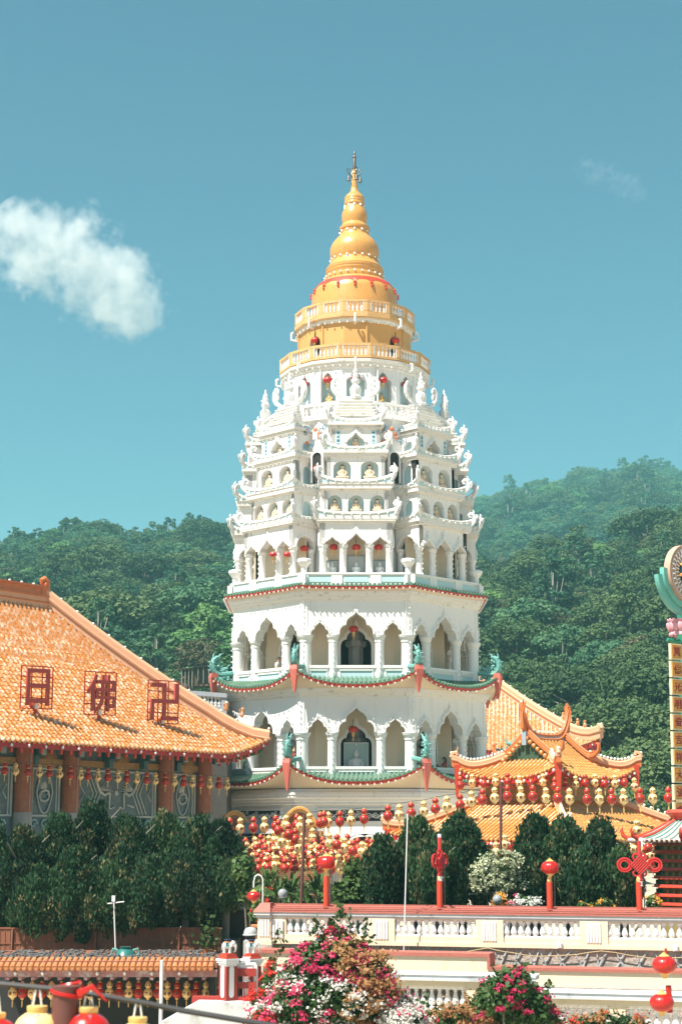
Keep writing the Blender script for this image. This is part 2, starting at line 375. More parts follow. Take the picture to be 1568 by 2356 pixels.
# ---- the two arcaded storeys
def arcade(R, y_base, y_sill, y_cap, y_top, mould, ys, yb, xs_in, xs_small, hw_s, hw_b, name):
    a = R*C8; e = R*sin(pi/8); zb, zs, zc, zt = h(y_base,a), h(y_sill,a), h(y_cap,a), h(y_top,a)
    zf = zs-1.02
    # inner wall, floor and ceiling, dark core
    ai = a-1.75; ei = ai*T8
    w = MB(); zi = zf+2.35; dw = .80
    P = arch_pts(0, dw, zi-.25, 1.05, OGEE, zf)
    arch_wall(w, -ei, ei, zf, zt, [P], ai, ai-.22, 0)
    iw = fobj(w, 'inner_wall', [TAN])
    t_ = MB(); trim(t_, P, .17, ai, .05); fobj(t_, 'doorway_trim', [WH])
    m = MB(); m.lathe([(R-.05,zf-.25),(R-.05,zf),(R*.3,zf)], 8, 0, a0=pi/8); m.obj('floor_slab', [TAN], pag)
    m = MB(); m.lathe([(R-.15,zt-.02),(R-.15,zt+.18)], 8, 0, a0=pi/8); m.obj('ceiling', [TAN], pag)
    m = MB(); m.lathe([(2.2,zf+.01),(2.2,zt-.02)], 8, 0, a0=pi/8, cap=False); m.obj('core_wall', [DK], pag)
    m = MB(); z2 = zf+2.55; m.lathe([(.42,zf),(.42,z2-.35),(.55,z2-.28),(.60,z2-.2),(.60,z2)], 8, 0, (0,-(ai-1.1),0), a0=pi/8); m.lathe([(.42,z2),(.42,zt-.03)], 8, 0, (0,-(ai-1.1),0), a0=pi/8)
    fobj(m, 'inner_column', [MT['grey']])
    # outer wall with arches
    arches = [arch_pts(0, hw_b, zc, h(yb,a)-zc, OGEE)]+[arch_pts(s*xs_small, hw_s, zc, h(ys,a)-zc, OGEE) for s in (-1,1)]
    w = MB(); arch_wall(w, -e, e, zc, zt, arches, a, a-.5)
    fobj(w, 'arcade_wall', [WH])
    for i, P in enumerate(arches):
        t_ = MB(); trim(t_, P, .15 if i == 0 else .12, a, .05, tip=.16 if i == 0 else .1); fobj(t_, 'arch_trim', [WH], 30)
    for s in (-1, 1):
        m = MB(); column(m, s*xs_in, -(a-.23), .235, zb-.3, zc); fobj(m, 'column', [WH], 35)
    m = MB(); column(m, 0, -(R-.28), .30, zb-.3, zc, 16); m.box(-.19,.19,-R+.03,-R+.55,zc,zt); corner(m, 'corner_column', [WH], 35)
    # parapet with recessed panels
    spans = [(-e+.25,-xs_in-.2),(-xs_in+.2,xs_in-.2),(xs_in+.2,e-.25)]
    for x0, x1 in spans:
        m = MB(); m.box(x0-.1,x1+.1,-(a-.12),-(a-.42),zb-.5,zs-.14); m.box(x0-.06,x1+.06,-(a-.04),-(a-.46),zs-.14,zs)
        fobj(m, 'parapet', [WH])
    for x0, x1 in spans:
        m = MB(); d = (x1-x0); x0 += .13*min(d,1.4); x1 -= .13*min(d,1.4); zz0, zz1 = zs-.72, zs-.28; y = -(a-.12)
        m.box(x0,x1,y-.012,y+.05,zz0,zz1,1)
        m.box(x0-.06,x1+.06,y-.06,y+.05,zz1,zz1+.06); m.box(x0-.06,x0,y-.04,y+.05,zz0,zz1); m.box(x1,x1+.06,y-.04,y+.05,zz0,zz1)
        fobj(m, 'parapet_panel', [WH, BL])
    # mouldings under the soffit
    m = MB(); m.lathe([(R+d, h(y,a)) for d, y in mould], 8, 0, a0=pi/8, cap=False); m.obj('cornice', [MT['ledge']], pag)
    # bulbs up the columns and round the arches
    m = MB()
    for s in (-1, 1):
        bulbs(m, [(s*xs_in, -(a+.02), zb+.3+i*.30) for i in range(int((zc-zb-.5)/.30)+1)], .04)
    for P in arches:
        bulbs(m, [(P[i][0]*1.0+(P[i][0]-P[len(P)//2][0])*.22, -(a+.06), P[i][1]+.16) for i in range(1, len(P)-1, 2)], .042)
    fobj(m, 'light_string', [BU])
    m = MB(); bulbs(m, [(0, -(R+.05), zb+.3+i*.30) for i in range(int((zt-zb-.4)/.30)+1)], .04); corner(m, 'light_string', [BU])
    return zf, zt
R1, R2 = 7.42, 7.08; A1, A2 = R1*C8, R2*C8
skirt(h(1781,A1), R1-.05, h(1797,9.0*C8), 9.05, .95, h(1813,8.15*C8), 8.2)
corner(horn(9.05, h(1797,9.0*C8)+.98, 1.45), 'corner_horn', [PK]); corner(dragon(8.95, h(1797,9.0*C8)+1.05, .98), 'dragon_finial', [TQ], 50)
zf1, zt1 = arcade(R1, 1782, 1763, 1685, 1601, [(0,1602),(.10,1601),(.14,1596),(.20,1595),(.24,1590),(.30,1589),(.33,1584),(.24,1583),(.1,1580)], 1653, 1627, 1.23, 1.96, .49, .90, 'lower')
skirt(h(1559,A2), R2-.05, h(1573,8.2*C8), 8.25, .80, h(1583,7.7*C8), 7.72)
corner(horn(8.25, h(1573,8.2*C8)+.83, 1.25), 'corner_horn', [PK]); corner(dragon(8.15, h(1573,8.2*C8)+.90, .84), 'dragon_finial', [TQ], 50)
zf2, zt2 = arcade(R2, 1560, 1530, 1460, 1381, [(0,1382),(.08,1381),(.12,1376),(.2,1375),(.24,1369),(.31,1368),(.36,1362),(.3,1360)], 1431, 1408, 1.19, 1.87, .46, .86, 'upper')
# ---- flat green eave above the second storey and the white terrace parapet
skirt(h(1341,7.0), 7.15, h(1347,7.05), 7.62, .06, h(1361,6.85), 7.42, fas=.13)
ap = 6.72; ep = ap*T8; zp0, zp1 = h(1343,ap)-.4, h(1317,ap)
m = MB(); m.box(-ep,ep,-ap+.04,-ap+.5,zp0,zp1-.1); m.box(-ep,ep,-ap-.04,-ap+.55,zp1-.1,zp1)
for x in (-2.75,-1.0,1.0,2.75): m.box(x-.28,x+.28,-ap-.02,-ap+.1,zp0,zp1-.1)
fobj(m, 'terrace_parapet', [WH])
for x in (-1.87,0,1.87):
    m = MB(); m.box(x-.62,x+.62,-ap+.015,-ap+.1,zp0+.5,zp1-.16); fobj(m, 'terrace_panel', [BL])
m = MB(); m.lathe([(.16,0),(.17,.35),(.24,.45),(.33,.55),(.38,.62),(.38,.74),(.30,.80),(.0,.84)], 8, 0, (0,-7.02,zp1-.05)); corner(m, 'terrace_urn', [WH], 30)
m = MB(); m.lathe([(7.15,zp0+.3),(7.15,zp1-.75),(1,zp1-.74)], 8, 0, a0=pi/8); m.obj('terrace_floor', [WH], pag)
zfl = zp1-.74

# ---- the eight projecting bays, four rows each
def cornice_roof(w, a, z, tipz, depth, nm, wt_=None):
    """slab plus upswept pale parapets with white ridge, on the front and both sides of a bay"""
    e = wt_ or w*1.13; o = e-w
    m = MB(); m.box(-w-.10,w+.10,-a-.10,-a+depth,z-.34,z-.26); m.box(-e*.97,e*.97,-a-o*.9,-a+depth,z-.26,z-.16); m.box(-w-.2,w+.2,-a-.2,-a+depth,z-.16,z-.02); m.box(-e,e,-a-o,-a+depth,z-.02,z+.05)
    fobj(m, 'bay_cornice', [MT['ledge']])
    def crest(u): return .05+(tipz-z)*abs(u)**2.8
    m = MB(); k = 16
    def strip(pt):
        for i in range(k):
            u0, u1 = -1+2*i/k, -1+2*(i+1)/k
            A, B = pt(u0), pt(u1); q = []
            for (p, nn), u in ((A,u0),(B,u1)):
                q += [(p[0],p[1],z+.05),(p[0]-nn[0]*.09,p[1]-nn[1]*.09,z+.05),(p[0],p[1],z+.05+crest(u)),(p[0]-nn[0]*.09,p[1]-nn[1]*.09,z+.05+crest(u))]
            m.add(q, [(0,4,6,2),(1,3,7,5),(2,6,7,3)], 0)
    fpt = lambda u: ((e*u,-a-o,0),(0,-1))
    lpt = lambda sg: (lambda u: ((sg*e, -a-o+(1.6+o)*(u+1)/2, 0),(sg,0)))
    strip(fpt)
    for sg in (-1,1):
        f = lpt(sg); strip(f)
    fobj(m, 'crescent_parapet', [BL])
    m = MB()
    m.tube([(e*u,-a-o+.03,z+.08+crest(u)) for u in [i/8-1 for i in range(17)]], [.07+.03*abs(i/8-1) for i in range(17)], 6)
    for sg in (-1,1): m.tube([(sg*e,-a-o+(1.6+o)*(i/8)/2,z+.08+crest(i/8-1)) for i in range(17)], .07, 6)
    fobj(m, 'crescent_ridge', [MT['ledge']], 50)
    m = MB(); n = 9
    bulbs(m, [(e*(-1+2*i/n), -a-o, z+.02+crest(-1+2*i/n)*.8) for i in range(n+1)], .05)
    for sg in (-1,1): bulbs(m, [(sg*e,-a-o+(1.6+o)*i/6,z+.02+crest(-1+2*i/6)*.8) for i in range(1,7)], .05, (sg,0,0))
    fobj(m, 'light_string', [BU])
    return e, o
def swirl(x, n, z, sg, s=.9):
    """white scrolling finial that stands on the corner of a bay's cornice, leaning outwards"""
    m = MB(); c = .7071
    P = lambda a, b: (x+sg*a*c*s, -(n+a*c*s), z+b*s)
    m.tube([P(-.25,-.25),P(-.02,-.06),P(.16,.16),P(.2,.42),P(.10,.66),P(-.08,.74),P(-.2,.62),P(-.14,.48),P(-.02,.5)], [.10,.11,.12,.12,.10,.09,.08,.07,.05], 6)
    m.tube([P(.18,.3),P(.36,.42),P(.40,.60),P(.30,.68)], [.08,.07,.06,.02], 5)
    m.tube([P(.06,.7),P(.16,.86),P(.10,1.0)], [.07,.06,.02], 5)
    for i in range(7): m.ball(P(random.uniform(-.1,.25), random.uniform(.0,.75)), .085*s, 5, 4)
    return m
COUP = []
BAY = [  # half width, distance, row base y, niche spec, cornice y, tips y, ornament
 (1.90, 6.56, 1313, 1188, 1178, 2.10), (1.68, 6.27, 1188, 1114, 1100, 1.93), (1.52, 6.06, 1114, 1036, 1024, 1.66), (1.28, 5.92, 1036, 972, 961, 1.36)]
CORE = 4.75
# arcade row
w, a, yb_, yc_, yt_, et = BAY[0]; zb = zfl; zc = h(1252,a); zt = h(yc_,a)-.3
m = MB(); arr = [arch_pts(0,.52,zc,h(1227,a)-zc,GABL)]+[arch_pts(s*1.24,.40,zc,h(1235,a)-zc,GABL) for s in (-1,1)]
arch_wall(m, -w, w, zc, zt, arr, a, a-.35)
for sg in (-1,1):
    k = m.mark(); arch_wall(m, -.85, .85, zc, zt, [arch_pts(0,.62,zc,.62,ROUND)], 0, -.3)
    m.move(k, Matrix.Translation((sg*w, -a+.85, 0)) @ Matrix.Rotation(sg*pi/2, 4, 'Z'))
fobj(m, 'bay_wall', [WU])
for P in arr: t_ = MB(); trim(t_, P, .17, a, .06, tip=.22); fobj(t_, 'bay_arch_trim', [WU], 30)
for sg in (-1,1):
    t_ = MB(); k = t_.mark(); trim(t_, arch_pts(0,.62,zc,.62,ROUND), .13, 0, .05, tip=-.12)
    t_.move(k, Matrix.Translation((sg*w, -a+.85, 0)) @ Matrix.Rotation(sg*pi/2, 4, 'Z')); fobj(t_, 'side_arch_trim', [WU], 30)
for x in (-1.72,-.68,.68,1.72):
    m = MB(); column(m, x, -(a-.2), .19, zb, zc, 12, cap=.24); fobj(m, 'bay_column', [WU], 35)
for sg in (-1,1):
    m = MB(); column(m, sg*1.70, -(a-1.5), .19, zb, zc, 12, cap=.24); fobj(m, 'bay_column', [WU], 35)
m = MB(); bulbs(m, [(x, -(a+.03), zb+.55+.26*i) for x in (-1.72,-.68,.68,1.72) for i in range(7)], .04)
for P in arr: bulbs(m, [(P[i][0]+(P[i][0]-P[len(P)//2][0])*.3, -(a+.07), P[i][1]+.22) for i in range(1,len(P)-1,3)], .04)
fobj(m, 'light_string', [BU])
m = MB(); m.box(-w+.12,w-.12,-a+1.02,-a+1.12,zb,zt); m.box(-w,w,-a+1.12,-a+1.5,zt-.1,zt); fobj(m, 'bay_back_wall', [TAN])
plaque_y = -a+.98
cornice_roof(w, a, h(1188,a), h(yt_,a), 1.9, 'a', et)
# niche rows
NICHE = {1: [(-1.12,.40),(0,.42),(1.12,.40)], 2: [(-.72,.46),(.72,.46)], 3: [(0,.46)]}
YN = {1: (1180,1157,1138), 2: (1106,1075,1060), 3: (1034,1018,995)}
niche_seats = []
for r in (1,2,3):
    w, a, yb_, yc_, yt_, et = BAY[r]; zb = h(BAY[r-1][3], a)-.1; zt = h(yc_,a)-.3 if r < 3 else h(yc_,a)-.3
    y0, y1, y2 = YN[r]; zn, zs_, za = h(y0,a), h(y1,a), h(y2,a)
    m = MB(); ar = [arch_pts(x,q,zs_,za-zs_, GABL if r == 3 else ROUND, zn) for x, q in NICHE[r]]
    arch_wall(m, -w, w, zn, zt, ar, a, a-.38); m.box(-w,w,-a,-a+.38,zb,zn)
    sdn = 1.2
    for sg in (-1,1):
        k = m.mark(); arch_wall(m, -.8, .8, zn, zt, [arch_pts(.15,.36,zs_,.36,ROUND,zn)], 0, -.2); m.box(-.8,.8,0,.2,zb,zn)
        m.move(k, Matrix.Translation((sg*w, -a+.8, 0)) @ Matrix.Rotation(sg*pi/2, 4, 'Z'))
    m.box(-w+.2,w-.2,-a+1.5,-a+1.6,zb,zt)
    fobj(m, 'bay_wall', [WU])
    m = MB(); m.box(-w+.25,w-.25,-a+.38,-a+.43,zb,zt)
    for sg in (-1,1): m.box(min(sg*(w-.21),sg*(w-.26)),max(sg*(w-.21),sg*(w-.26)),-a+.45,-a+1.45,zb,zt)
    fobj(m, 'niche_back', [BL])
    if r == 3:
        t_ = MB(); trim(t_, ar[0][1:-1], .16, a, .05, tip=.2); fobj(t_, 'niche_trim', [WU], 30)
        for sg, tx_ in ((-1,'寶塔雲聖天'),(1,'萬佛光法明')):
            m = MB(); m.box(sg*.93-.10,sg*.93+.10,-a-.02,-a+.05,h(1037,a),h(990,a)); COUP.append((fobj(m, 'couplet_board', [BL]), sg, a, tx_))
    m = MB(); n = int(2*w/.3)
    bulbs(m, [(-w+.15+(2*w-.3)*i/(n-1), -a-.02, zt-.1) for i in range(n)], .035, (0,-1,-.4)); fobj(m, 'light_string', [BU])
    cornice_roof(w, a, h(yc_,a), h(yt_,a), 1.9, 'r%d' % r, et)
    niche_seats.append((a, zn, NICHE[r]))
for (w,a,_,yc,yt,et) in BAY:
    o_ = et-w
    for sg in (-1,1):
        fobj(swirl(sg*et, a+o_, h(yt,a)-.02, sg, .78), 'scroll_finial', [ORN], 50)
        # rear finials at the inner end of the side crescents
        fobj(swirl(sg*et, a-1.6, h(yt,a)-.05, sg, .55), 'scroll_finial', [ORN], 50)
# painted relief of flowers and clouds high in the recess
rel_o = mat('relief_orange', (.62,.22,.10), .6, .3, 6); rel_b = mat('relief_blue', (.16,.30,.38), .6, .3, 6)
m = MB(); zr_ = h(1003,5.3)
for k in range(16):
    x, z = random.uniform(-.75,.75), zr_+random.uniform(-.55,.55); c = k % 3
    if c == 0: m.ball((x,-5.33,z), (.15,.05,.13), 7, 5, 0)
    else: m.tube([(x+.16*(1-t/11)*cos(t*.9),-5.36,z+.2*(1-t/11)*sin(t*.9)) for t in range(9)], .03, 4, 1)
REL = m
# core walls between the bays, with dark arched openings
m = MB(); zt3 = h(958,5.2); m.lathe([(CORE/C8,zfl),(CORE/C8,zt3)], 8, 0, a0=pi/8); m.obj('core_drum', [WU], pag); corner(REL, 'painted_relief', [rel_o, rel_b])
m = MB(); zq = h(1085,5.0)
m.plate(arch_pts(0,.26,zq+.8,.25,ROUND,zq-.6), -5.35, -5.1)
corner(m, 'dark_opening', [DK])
m = MB(); trim(m, arch_pts(0,.26,zq+.8,.25,ROUND,zq-.6), .12, 5.33, .05, tip=-.1); corner(m, 'opening_trim', [WU])
# stepped crest with boat ridge over each bay
a = 5.92; z0 = h(968,5.3); z1 = h(921,5.3)
m = MB()
for i, (e, d) in enumerate(((1.12,0),(1.06,.12),(1.0,.24),(.94,.34),(.88,.42),(.84,.48))):
    zz0 = z0+(z1-z0)*i/6; m.box(-e,e,-a+.15+d,-a+1.6,zz0,zz0+(z1-z0)/6*(.75)); m.box(-e-.05,e+.05,-a+.10+d,-a+1.6,zz0+(z1-z0)/6*.75,zz0+(z1-z0)/6)
fobj(m, 'stepped_crest', [MT['ledge']])
bp = lambda u: (1.12*u, -a+.85, z1+.1+.5*abs(u)**3)
m = MB(); m.tube([bp(i/8-1) for i in range(17)], [.10+.05*(1-abs(i/8-1)) for i in range(17)], 7); m.box(-.8,.8,-a+.7,-a+1.0,z1-.02,z1+.12)
fobj(m, 'boat_ridge', [WU], 50)
for sg in (-1,1):
    m = MB()
    for j in range(2):
        m.tube([(sg*(1.05+.16*cos(t*.8+j)*(1-t/14)), -a+.85, z1+.75+.35*j+.22*sin(t*.8+j)*(1-t/14)) for t in range(10)], .075, 5)
    m.tube([(sg*1.02,-a+.85,z1+.4),(sg*1.2,-a+.85,z1+.7),(sg*1.22,-a+.85,z1+1.05),(sg*1.08,-a+.85,z1+1.3),(sg*.92,-a+.85,z1+1.25)], [.13,.14,.12,.09,.04], 6)
    fobj(m, 'scroll_finial', [ORN], 50)
m = MB(); zs_ = z1+.14
m.lathe([(.30,0),(.34,.12),(.24,.2),(.30,.35),(.30,.62),(.2,.72),(.16,.82),(.25,.95),(.24,1.05),(.15,1.15),(.17,1.35),(.10,1.42),(.14,1.52),(.11,1.62),(.05,1.68),(.06,1.8),(.0,1.95)], 8, 0, (0,-a+.85,zs_))
for i in range(10): m.ball((random.uniform(-.26,.26), -a+.85-.2, zs_+random.uniform(.2,1.3)), .07, 5, 4)
fobj(m, 'finial', [ORN], 40)

# ---- round storeys above: 16-sided
A16 = pi/16; C16 = cos(A16)
def drum_wall(R, z0, z1, niches, mats, name, thick=.5, opening=None):
    """sixteen flat sides; every second one or all carry an arched niche"""
    a = R*C16; e = a*tan(A16)
    for k in range(16):
        m = MB(); P = opening(k)
        if P: 
            arch_wall(m, -e, e, P[0][1], z1, [P], a, a-thick, 0, 2); m.box(-e,e,-a,-a+.3,z0,P[0][1])
            m.box(-e*.7,e*.7,-a+thick-.03,-a+thick+.02,P[0][1],z1-.01,1)
        else: m.box(-e,e,-a,-a+.3,z0,z1)
        o = m.obj(name, mats, pag); o.rotation_euler = (0,0,k*pi/8)
def balustrade(R, z0, z1, nb, m_frame, m_bal, name, post=.34):
    a = R*C16; e = a*tan(A16); m = MB(); b = MB(); hh = z1-z0
    m.box(-e,e,-a,-a+.16,z0,z0+.17*hh); m.box(-e,e,-a-.015,-a+.18,z1-.17*hh,z1)
    for sg in (-1,1): m.box(min(sg*e,sg*(e-post*.5)),max(sg*e,sg*(e-post*.5)),-a-.006,-a+.17,z0+.17*hh,z1-.17*hh)
    xs = e-post*.5
    for i in range(nb):
        balu(b, -xs+2*xs*(i+.5)/nb, -a+.09, z0+.17*hh, z1-.17*hh, xs/nb*.62)
    b.box(-xs,-xs+.03,-a-.012,-a+.05,z0+.17*hh,z1-.17*hh); b.box(xs-.03,xs,-a-.012,-a+.05,z0+.17*hh,z1-.17*hh)
    o = m.obj(name, [m_frame], pag); ob = b.obj('balusters', [m_bal], o, 40)
    for k in range(1, 16): inst(o, k*pi/8, pag)
def octring(prof, mats, name, n=16, smooth=None):
    m = MB(); m.lathe([(r, h(y, r)) for r, y in prof] if not isinstance(prof[0][1], float) or prof[0][1] > 200 else prof, n, 0, a0=pi/n, cap=False); return m.obj(name, mats, pag, smooth)
# balcony of the white drum
r7 = 5.25; zb7, zr7 = h(957,5.2), h(924,5.2)
m = MB(); m.lathe([(4.6,zb7-.55),(5.0,zb7-.35),(5.05,zb7-.12),(5.3,zb7-.1),(5.3,zb7+.02),(1,zb7+.02)], 16, 0, a0=A16); m.obj('balcony_slab', [WU], pag)
balustrade(r7, zb7+.02, zr7, 6, WU, WU, 'white_balustrade', .25)
R7 = 4.05; z7b, z7t = zb7, h(836,4.0)
def op7(k):
    a = R7*C16; return arch_pts(0,.50,h(878,a),h(853,a)-h(878,a),[(1,0),(.97,.18),(.86,.33),(.62,.42),(.45,.45),(.45,.55),(.40,.68),(.26,.82),(.08,.92),(0,1)],h(921,a))
drum_wall(R7, z7b, z7t, 1, [WU, BL, WU], 'drum_wall', .55, op7)
m = MB(); m.lathe([(4.0,z7t-.25),(4.12,z7t-.2),(4.12,z7t-.08),(4.22,z7t-.05),(4.22,z7t+.05),(4.30,z7t+.08),(4.32,h(823,4.3)),(1,h(823,4.3))], 16, 0, a0=A16, cap=False); m.obj('drum_cornice', [MT['ledge']], pag)
m = MB(); bulbs(m, [(4.2*sin(2*pi*i/64), -4.2*cos(2*pi*i/64), z7t-.1) for i in range(64)], .05, (0,0,-1)); m.obj('light_string', [BU], pag)
# ochre balustrade and drum
z8 = h(822,4.2); balustrade(4.33, z8, h(789,4.2), 6, YD, WU, 'ochre_balustrade', .32)
R8 = 3.22; z8t = h(737,3.2)
def op8(k):
    if k % 4 != 2: return None
    a = R8*C16; return arch_pts(0,.42,h(780,a),.42,ROUND,h(805,a)-.1)
drum_wall(R8, z8, z8t, 1, [YE, DK, WU], 'ochre_drum_wall', .4, op8)
m = MB(); rr = 3.2
m.lathe([(3.15,z8t-.1),(3.28,z8t-.06),(3.28,z8t+.04),(3.36,z8t+.06),(3.36,z8t+.16),(3.44,z8t+.18)], 16, 0, a0=A16, cap=False); m.obj('drum_cornice', [MT['pipe']], pag)
m = MB(); z9 = h(719,3.4); m.lathe([(3.40,z8t+.18),(3.46,z9-.28),(3.50,z9-.2),(3.50,z9),(1,z9)], 16, 0, a0=A16, cap=False); m.obj('balcony_band', [YD], pag)
m = MB(); bulbs(m, [(3.34*sin(2*pi*i/48), -3.34*cos(2*pi*i/48), z8t-.06) for i in range(48)], .05, (0,0,-1)); m.obj('light_string', [BU], pag)
balustrade(3.46, z9, h(688,3.4), 4, YD, WU, 'ochre_balustrade', .42)
# drain pipes
def rp(R, k, dx=0.0): return (R*sin(k)+dx*cos(k), -R*cos(k)+dx*sin(k))
for (R, Rw, zt_, zl, n, off) in ((3.52,3.26,z9-.1,z8t,8,0.0),(4.36,4.1,z8-.05,z7t,8,pi/8*0.0)):
    for k in range(n):
        an = off+k*2*pi/n-pi/8+ (pi/8 if n == 8 else 0)
        m = MB(); x0, y0 = rp(R+.10,an); x1, y1 = rp(Rw+.06,an)
        m.tube([(x0*.97,y0*.97,zt_),(x0,y0,zt_-.05),(x0,y0,zl-.15),(x1,y1,zl-.22)], .07, 6); m.obj('drain_pipe', [MT['pipe']], pag, 50)
for k in range(16):
    if k % 2: continue
    m = MB(); an = k*pi/8+pi/16*1.0; x, y = rp(R8*C16*1.0+.09,an); m.tube([(x,y,z8t),(x,y,z8)], .05, 6); m.obj('drain_pipe', [YE], pag, 50)
for k in range(8):
    m = MB(); an = k*pi/4+.30; x, y = rp(R7+.05,an); m.tube([(x,y,z7t-.25),(x,y,z7b+.8)], .055, 6); m.obj('drain_pipe', [MT['pipe']], pag, 50)
# golden stupa
D9 = [(1880,408),(1500,408),(1460,394),(1410,356),(1385,324),(1368,300),(1362,276),(1340,280),(1325,277),(1318,268),(1296,268),(1290,272),(1280,275),(1268,272),(1262,276),(1250,276),(1246,270),(1234,271),(1230,264),(1205,246),(1182,232),(1176,226),(1165,222),(1150,221),(1140,226),(1120,231),(1080,234),(1040,231),(1000,213),(970,192),(948,172),(930,152),(905,136),(885,133),(880,134),(866,134),(862,142),(850,144),(840,143),(834,134),(818,124),(802,113),(790,116),(760,121),(730,123),(700,117),(668,105),(645,92),(636,88),(626,90),(620,96),(606,96),(600,93),(592,95),(580,95),(574,92),(566,95),(556,94),(546,89),(528,76),(508,54),(494,42),(486,38),(462,34),(446,30),(440,31),(434,31),(430,27),(405,25),(388,23),(384,26),(376,26),(372,22),(350,20),(330,18),(324,22),(314,22),(308,17),(296,16),(283,17)]
def zy(v): return H(322.1+.2421*v, PY)-ZB
def rx_(hw, v): return X(784+hw*.2421, 322.1+.2421*v, PY)
m = MB(); m.lathe([(rx_(w_, v), zy(v)) for v, w_ in D9], 64, 0, cap=False); m.obj('stupa_dome', [GO], pag, 35)
m = MB(); m.lathe([(rx_(w_, v), zy(v)) for v, w_ in ((283,17),(278,20),(274,20),(270,15),(180,14),(176,12),(170,17),(164,20),(158,18),(150,9),(142,8),(136,10),(130,11),(124,8),(96,.5))], 16, 0, cap=True); sp_ = m.obj('spire', [MT['metal']], pag, 40)
for k in range(4):
    an = k*pi/2+.35; m = MB(); z = zy(352)
    P = lambda r, dz: (r*sin(an), -r*cos(an), z+dz)
    m.tube([P(.1,-.1),P(.24,.10),P(.34,.24),P(.43,.34),P(.46,.47),P(.38,.50),P(.35,.43)], [.04,.04,.035,.03,.026,.022,.015], 5); m.tube([P(.34,.24),P(.27,.40),P(.32,.50)], .022, 5); m.tube([P(.36,.24),P(.36,.03)], .01, 4)
    m.lathe([(.10,-.30),(.085,-.24),(.07,-.08),(.04,.0),(.015,.03)], 10, 0, P(.36,.02)); m.obj('wind_bell', [MT['metal']], pag, 40)
# red scalloped valance painted in relief round the dome
m = MB(); n = 16
def dome_r(z):
    for i in range(len(D9)-1):
        za, zb2 = zy(D9[i][0]), zy(D9[i+1][0])
        if za <= z <= zb2: t = (z-za)/max(1e-6, zb2-za); return rx_(D9[i][1],D9[i][0])*(1-t)+rx_(D9[i+1][1],D9[i+1][0])*t
    return rx_(408,1500)
zt9 = zy(1402)
M_ = 192
for i in range(M_):
    q = []
    for ii in (i, i+1):
        an = 2*pi*ii/M_; f = (ii*n/M_) % 1; d = .26+.16*abs(2*f-1)**2.2
        ff = (ii*n*1.0/M_); c = abs((ff % 1)-.5); 
        if c > .455: d = .72 if int(ff+.5) % 2 else .56
        for zq in (zt9, zt9-d*.5, zt9-d): 
            r = dome_r(zq)+.02; q.append((r*sin(an), -r*cos(an), zq))
    m.add(q, [(0,1,4,3),(1,2,5,4)], 0)
for i in range(n):
    an = 2*pi*i/n
    for dz, w_ in ((.50,.10),(.66,.07)):
        r = dome_r(zt9-dz)+.02; m.ball((r*sin(an), -r*cos(an), zt9-dz), (w_,w_,.10), 6, 5)
m.obj('red_valance', [MT['red']], pag)
for (v, w_, n_) in ((1330,279,26),(1155,223,20),(888,134,12),(640,90,10)):
    m = MB(); r = rx_(w_,v)+.02
    for i in range(n_):
        an = 2*pi*i/n_; x, y = r*sin(an), -r*cos(an); m.ball((x*1.02,y*1.02,zy(v)), .06, 5, 4)
    m.obj('light_string', [BU], pag)
ring(F8)
# ------------------------------------------------------------------ ground, hills, forest, cloud
GZ = -3.0                                           # terrace level behind the cream wall
def lerp_pts(P, x):
    if x <= P[0][0]: return P[0][1]
    for (a, b), (c, d) in zip(P, P[1:]):
        if x <= c: return b+(d-b)*(x-a)/(c-a)
    return P[-1][1]
RIDGE = [(-1400,1356),(-400,1316),(0,1294),(100,1281),(200,1270),(260,1288),(330,1276),(430,1258),(500,1264),(560,1281),(700,1311),(900,1356),(1060,1384),(1120,1371),(1200,1344),(1300,1338),(1380,1326),(1440,1304),(1500,1276),(1568,1258),(1800,1226),(3000,1176)]
RIDY = [(-1400,620),(0,640),(500,660),(800,560),(1050,470),(1600,470),(3000,450)]
FAR = [(-1400,1530),(500,1450),(800,1290),(1000,1235),(1090,1210),(1150,1188),(1230,1158),(1300,1148),(1400,1127),(1480,1125),(1568,1138),(1900,1160),(3000,1230)]
FARY = 1400.0; Y0 = 142.0
def wob(x, y):
    return 2.2*sin(x*.045+1.3)*cos(y*.037)+1.3*sin(x*.11+y*.09)+.8*sin(y*.16-x*.05)
def hill(t, Y):
    """height on the ray at picture column t (straight ahead is 784), at depth Y"""
    Xw = (t-784)/FPX*Y
    yr, zr = lerp_pts(RIDY, t), 0; zr = H(lerp_pts(RIDGE, t), yr)
    zf = H(lerp_pts(FAR, t), FARY); zb = -3.2
    if Y <= Y0: return zb
    if Y <= yr:
        s = (Y-Y0)/(yr-Y0); z = zb+(zr-zb)*(s**.92*(.8+.2*s))
        return z+wob(Xw, Y)*min(1, s*4)*1.1
    s = min(1, (Y-yr)/(FARY-yr)); dip = zr-18*min(1,(Y-yr)/90)
    z = dip+(max(zf, dip-30)-dip)*max(0,(s-.10)/.90)**.85
    if Y > FARY: z = max(-40, z-(Y-FARY)*.35)
    return z+wob(Xw, Y)*1.5
earth = mat('forest_floor', (.055,.062,.030), .95, .35, .05, bump=.4, bscale=.6)
Ts = [-9000,-5000,-3200,-2200]+list(range(-1400,3001,40))+[3800,4800,6600,10600]
Ys = [Y0-.01]+[Y0*(2400/Y0)**(i/76) for i in range(77)]
m = MB(); m.grid([[((t-784)/FPX*Y, Y, hill(t, Y)) for t in Ts] for Y in Ys], 0)
tag(m.obj('hills', [earth], smooth=180), None, None, kind='structure')
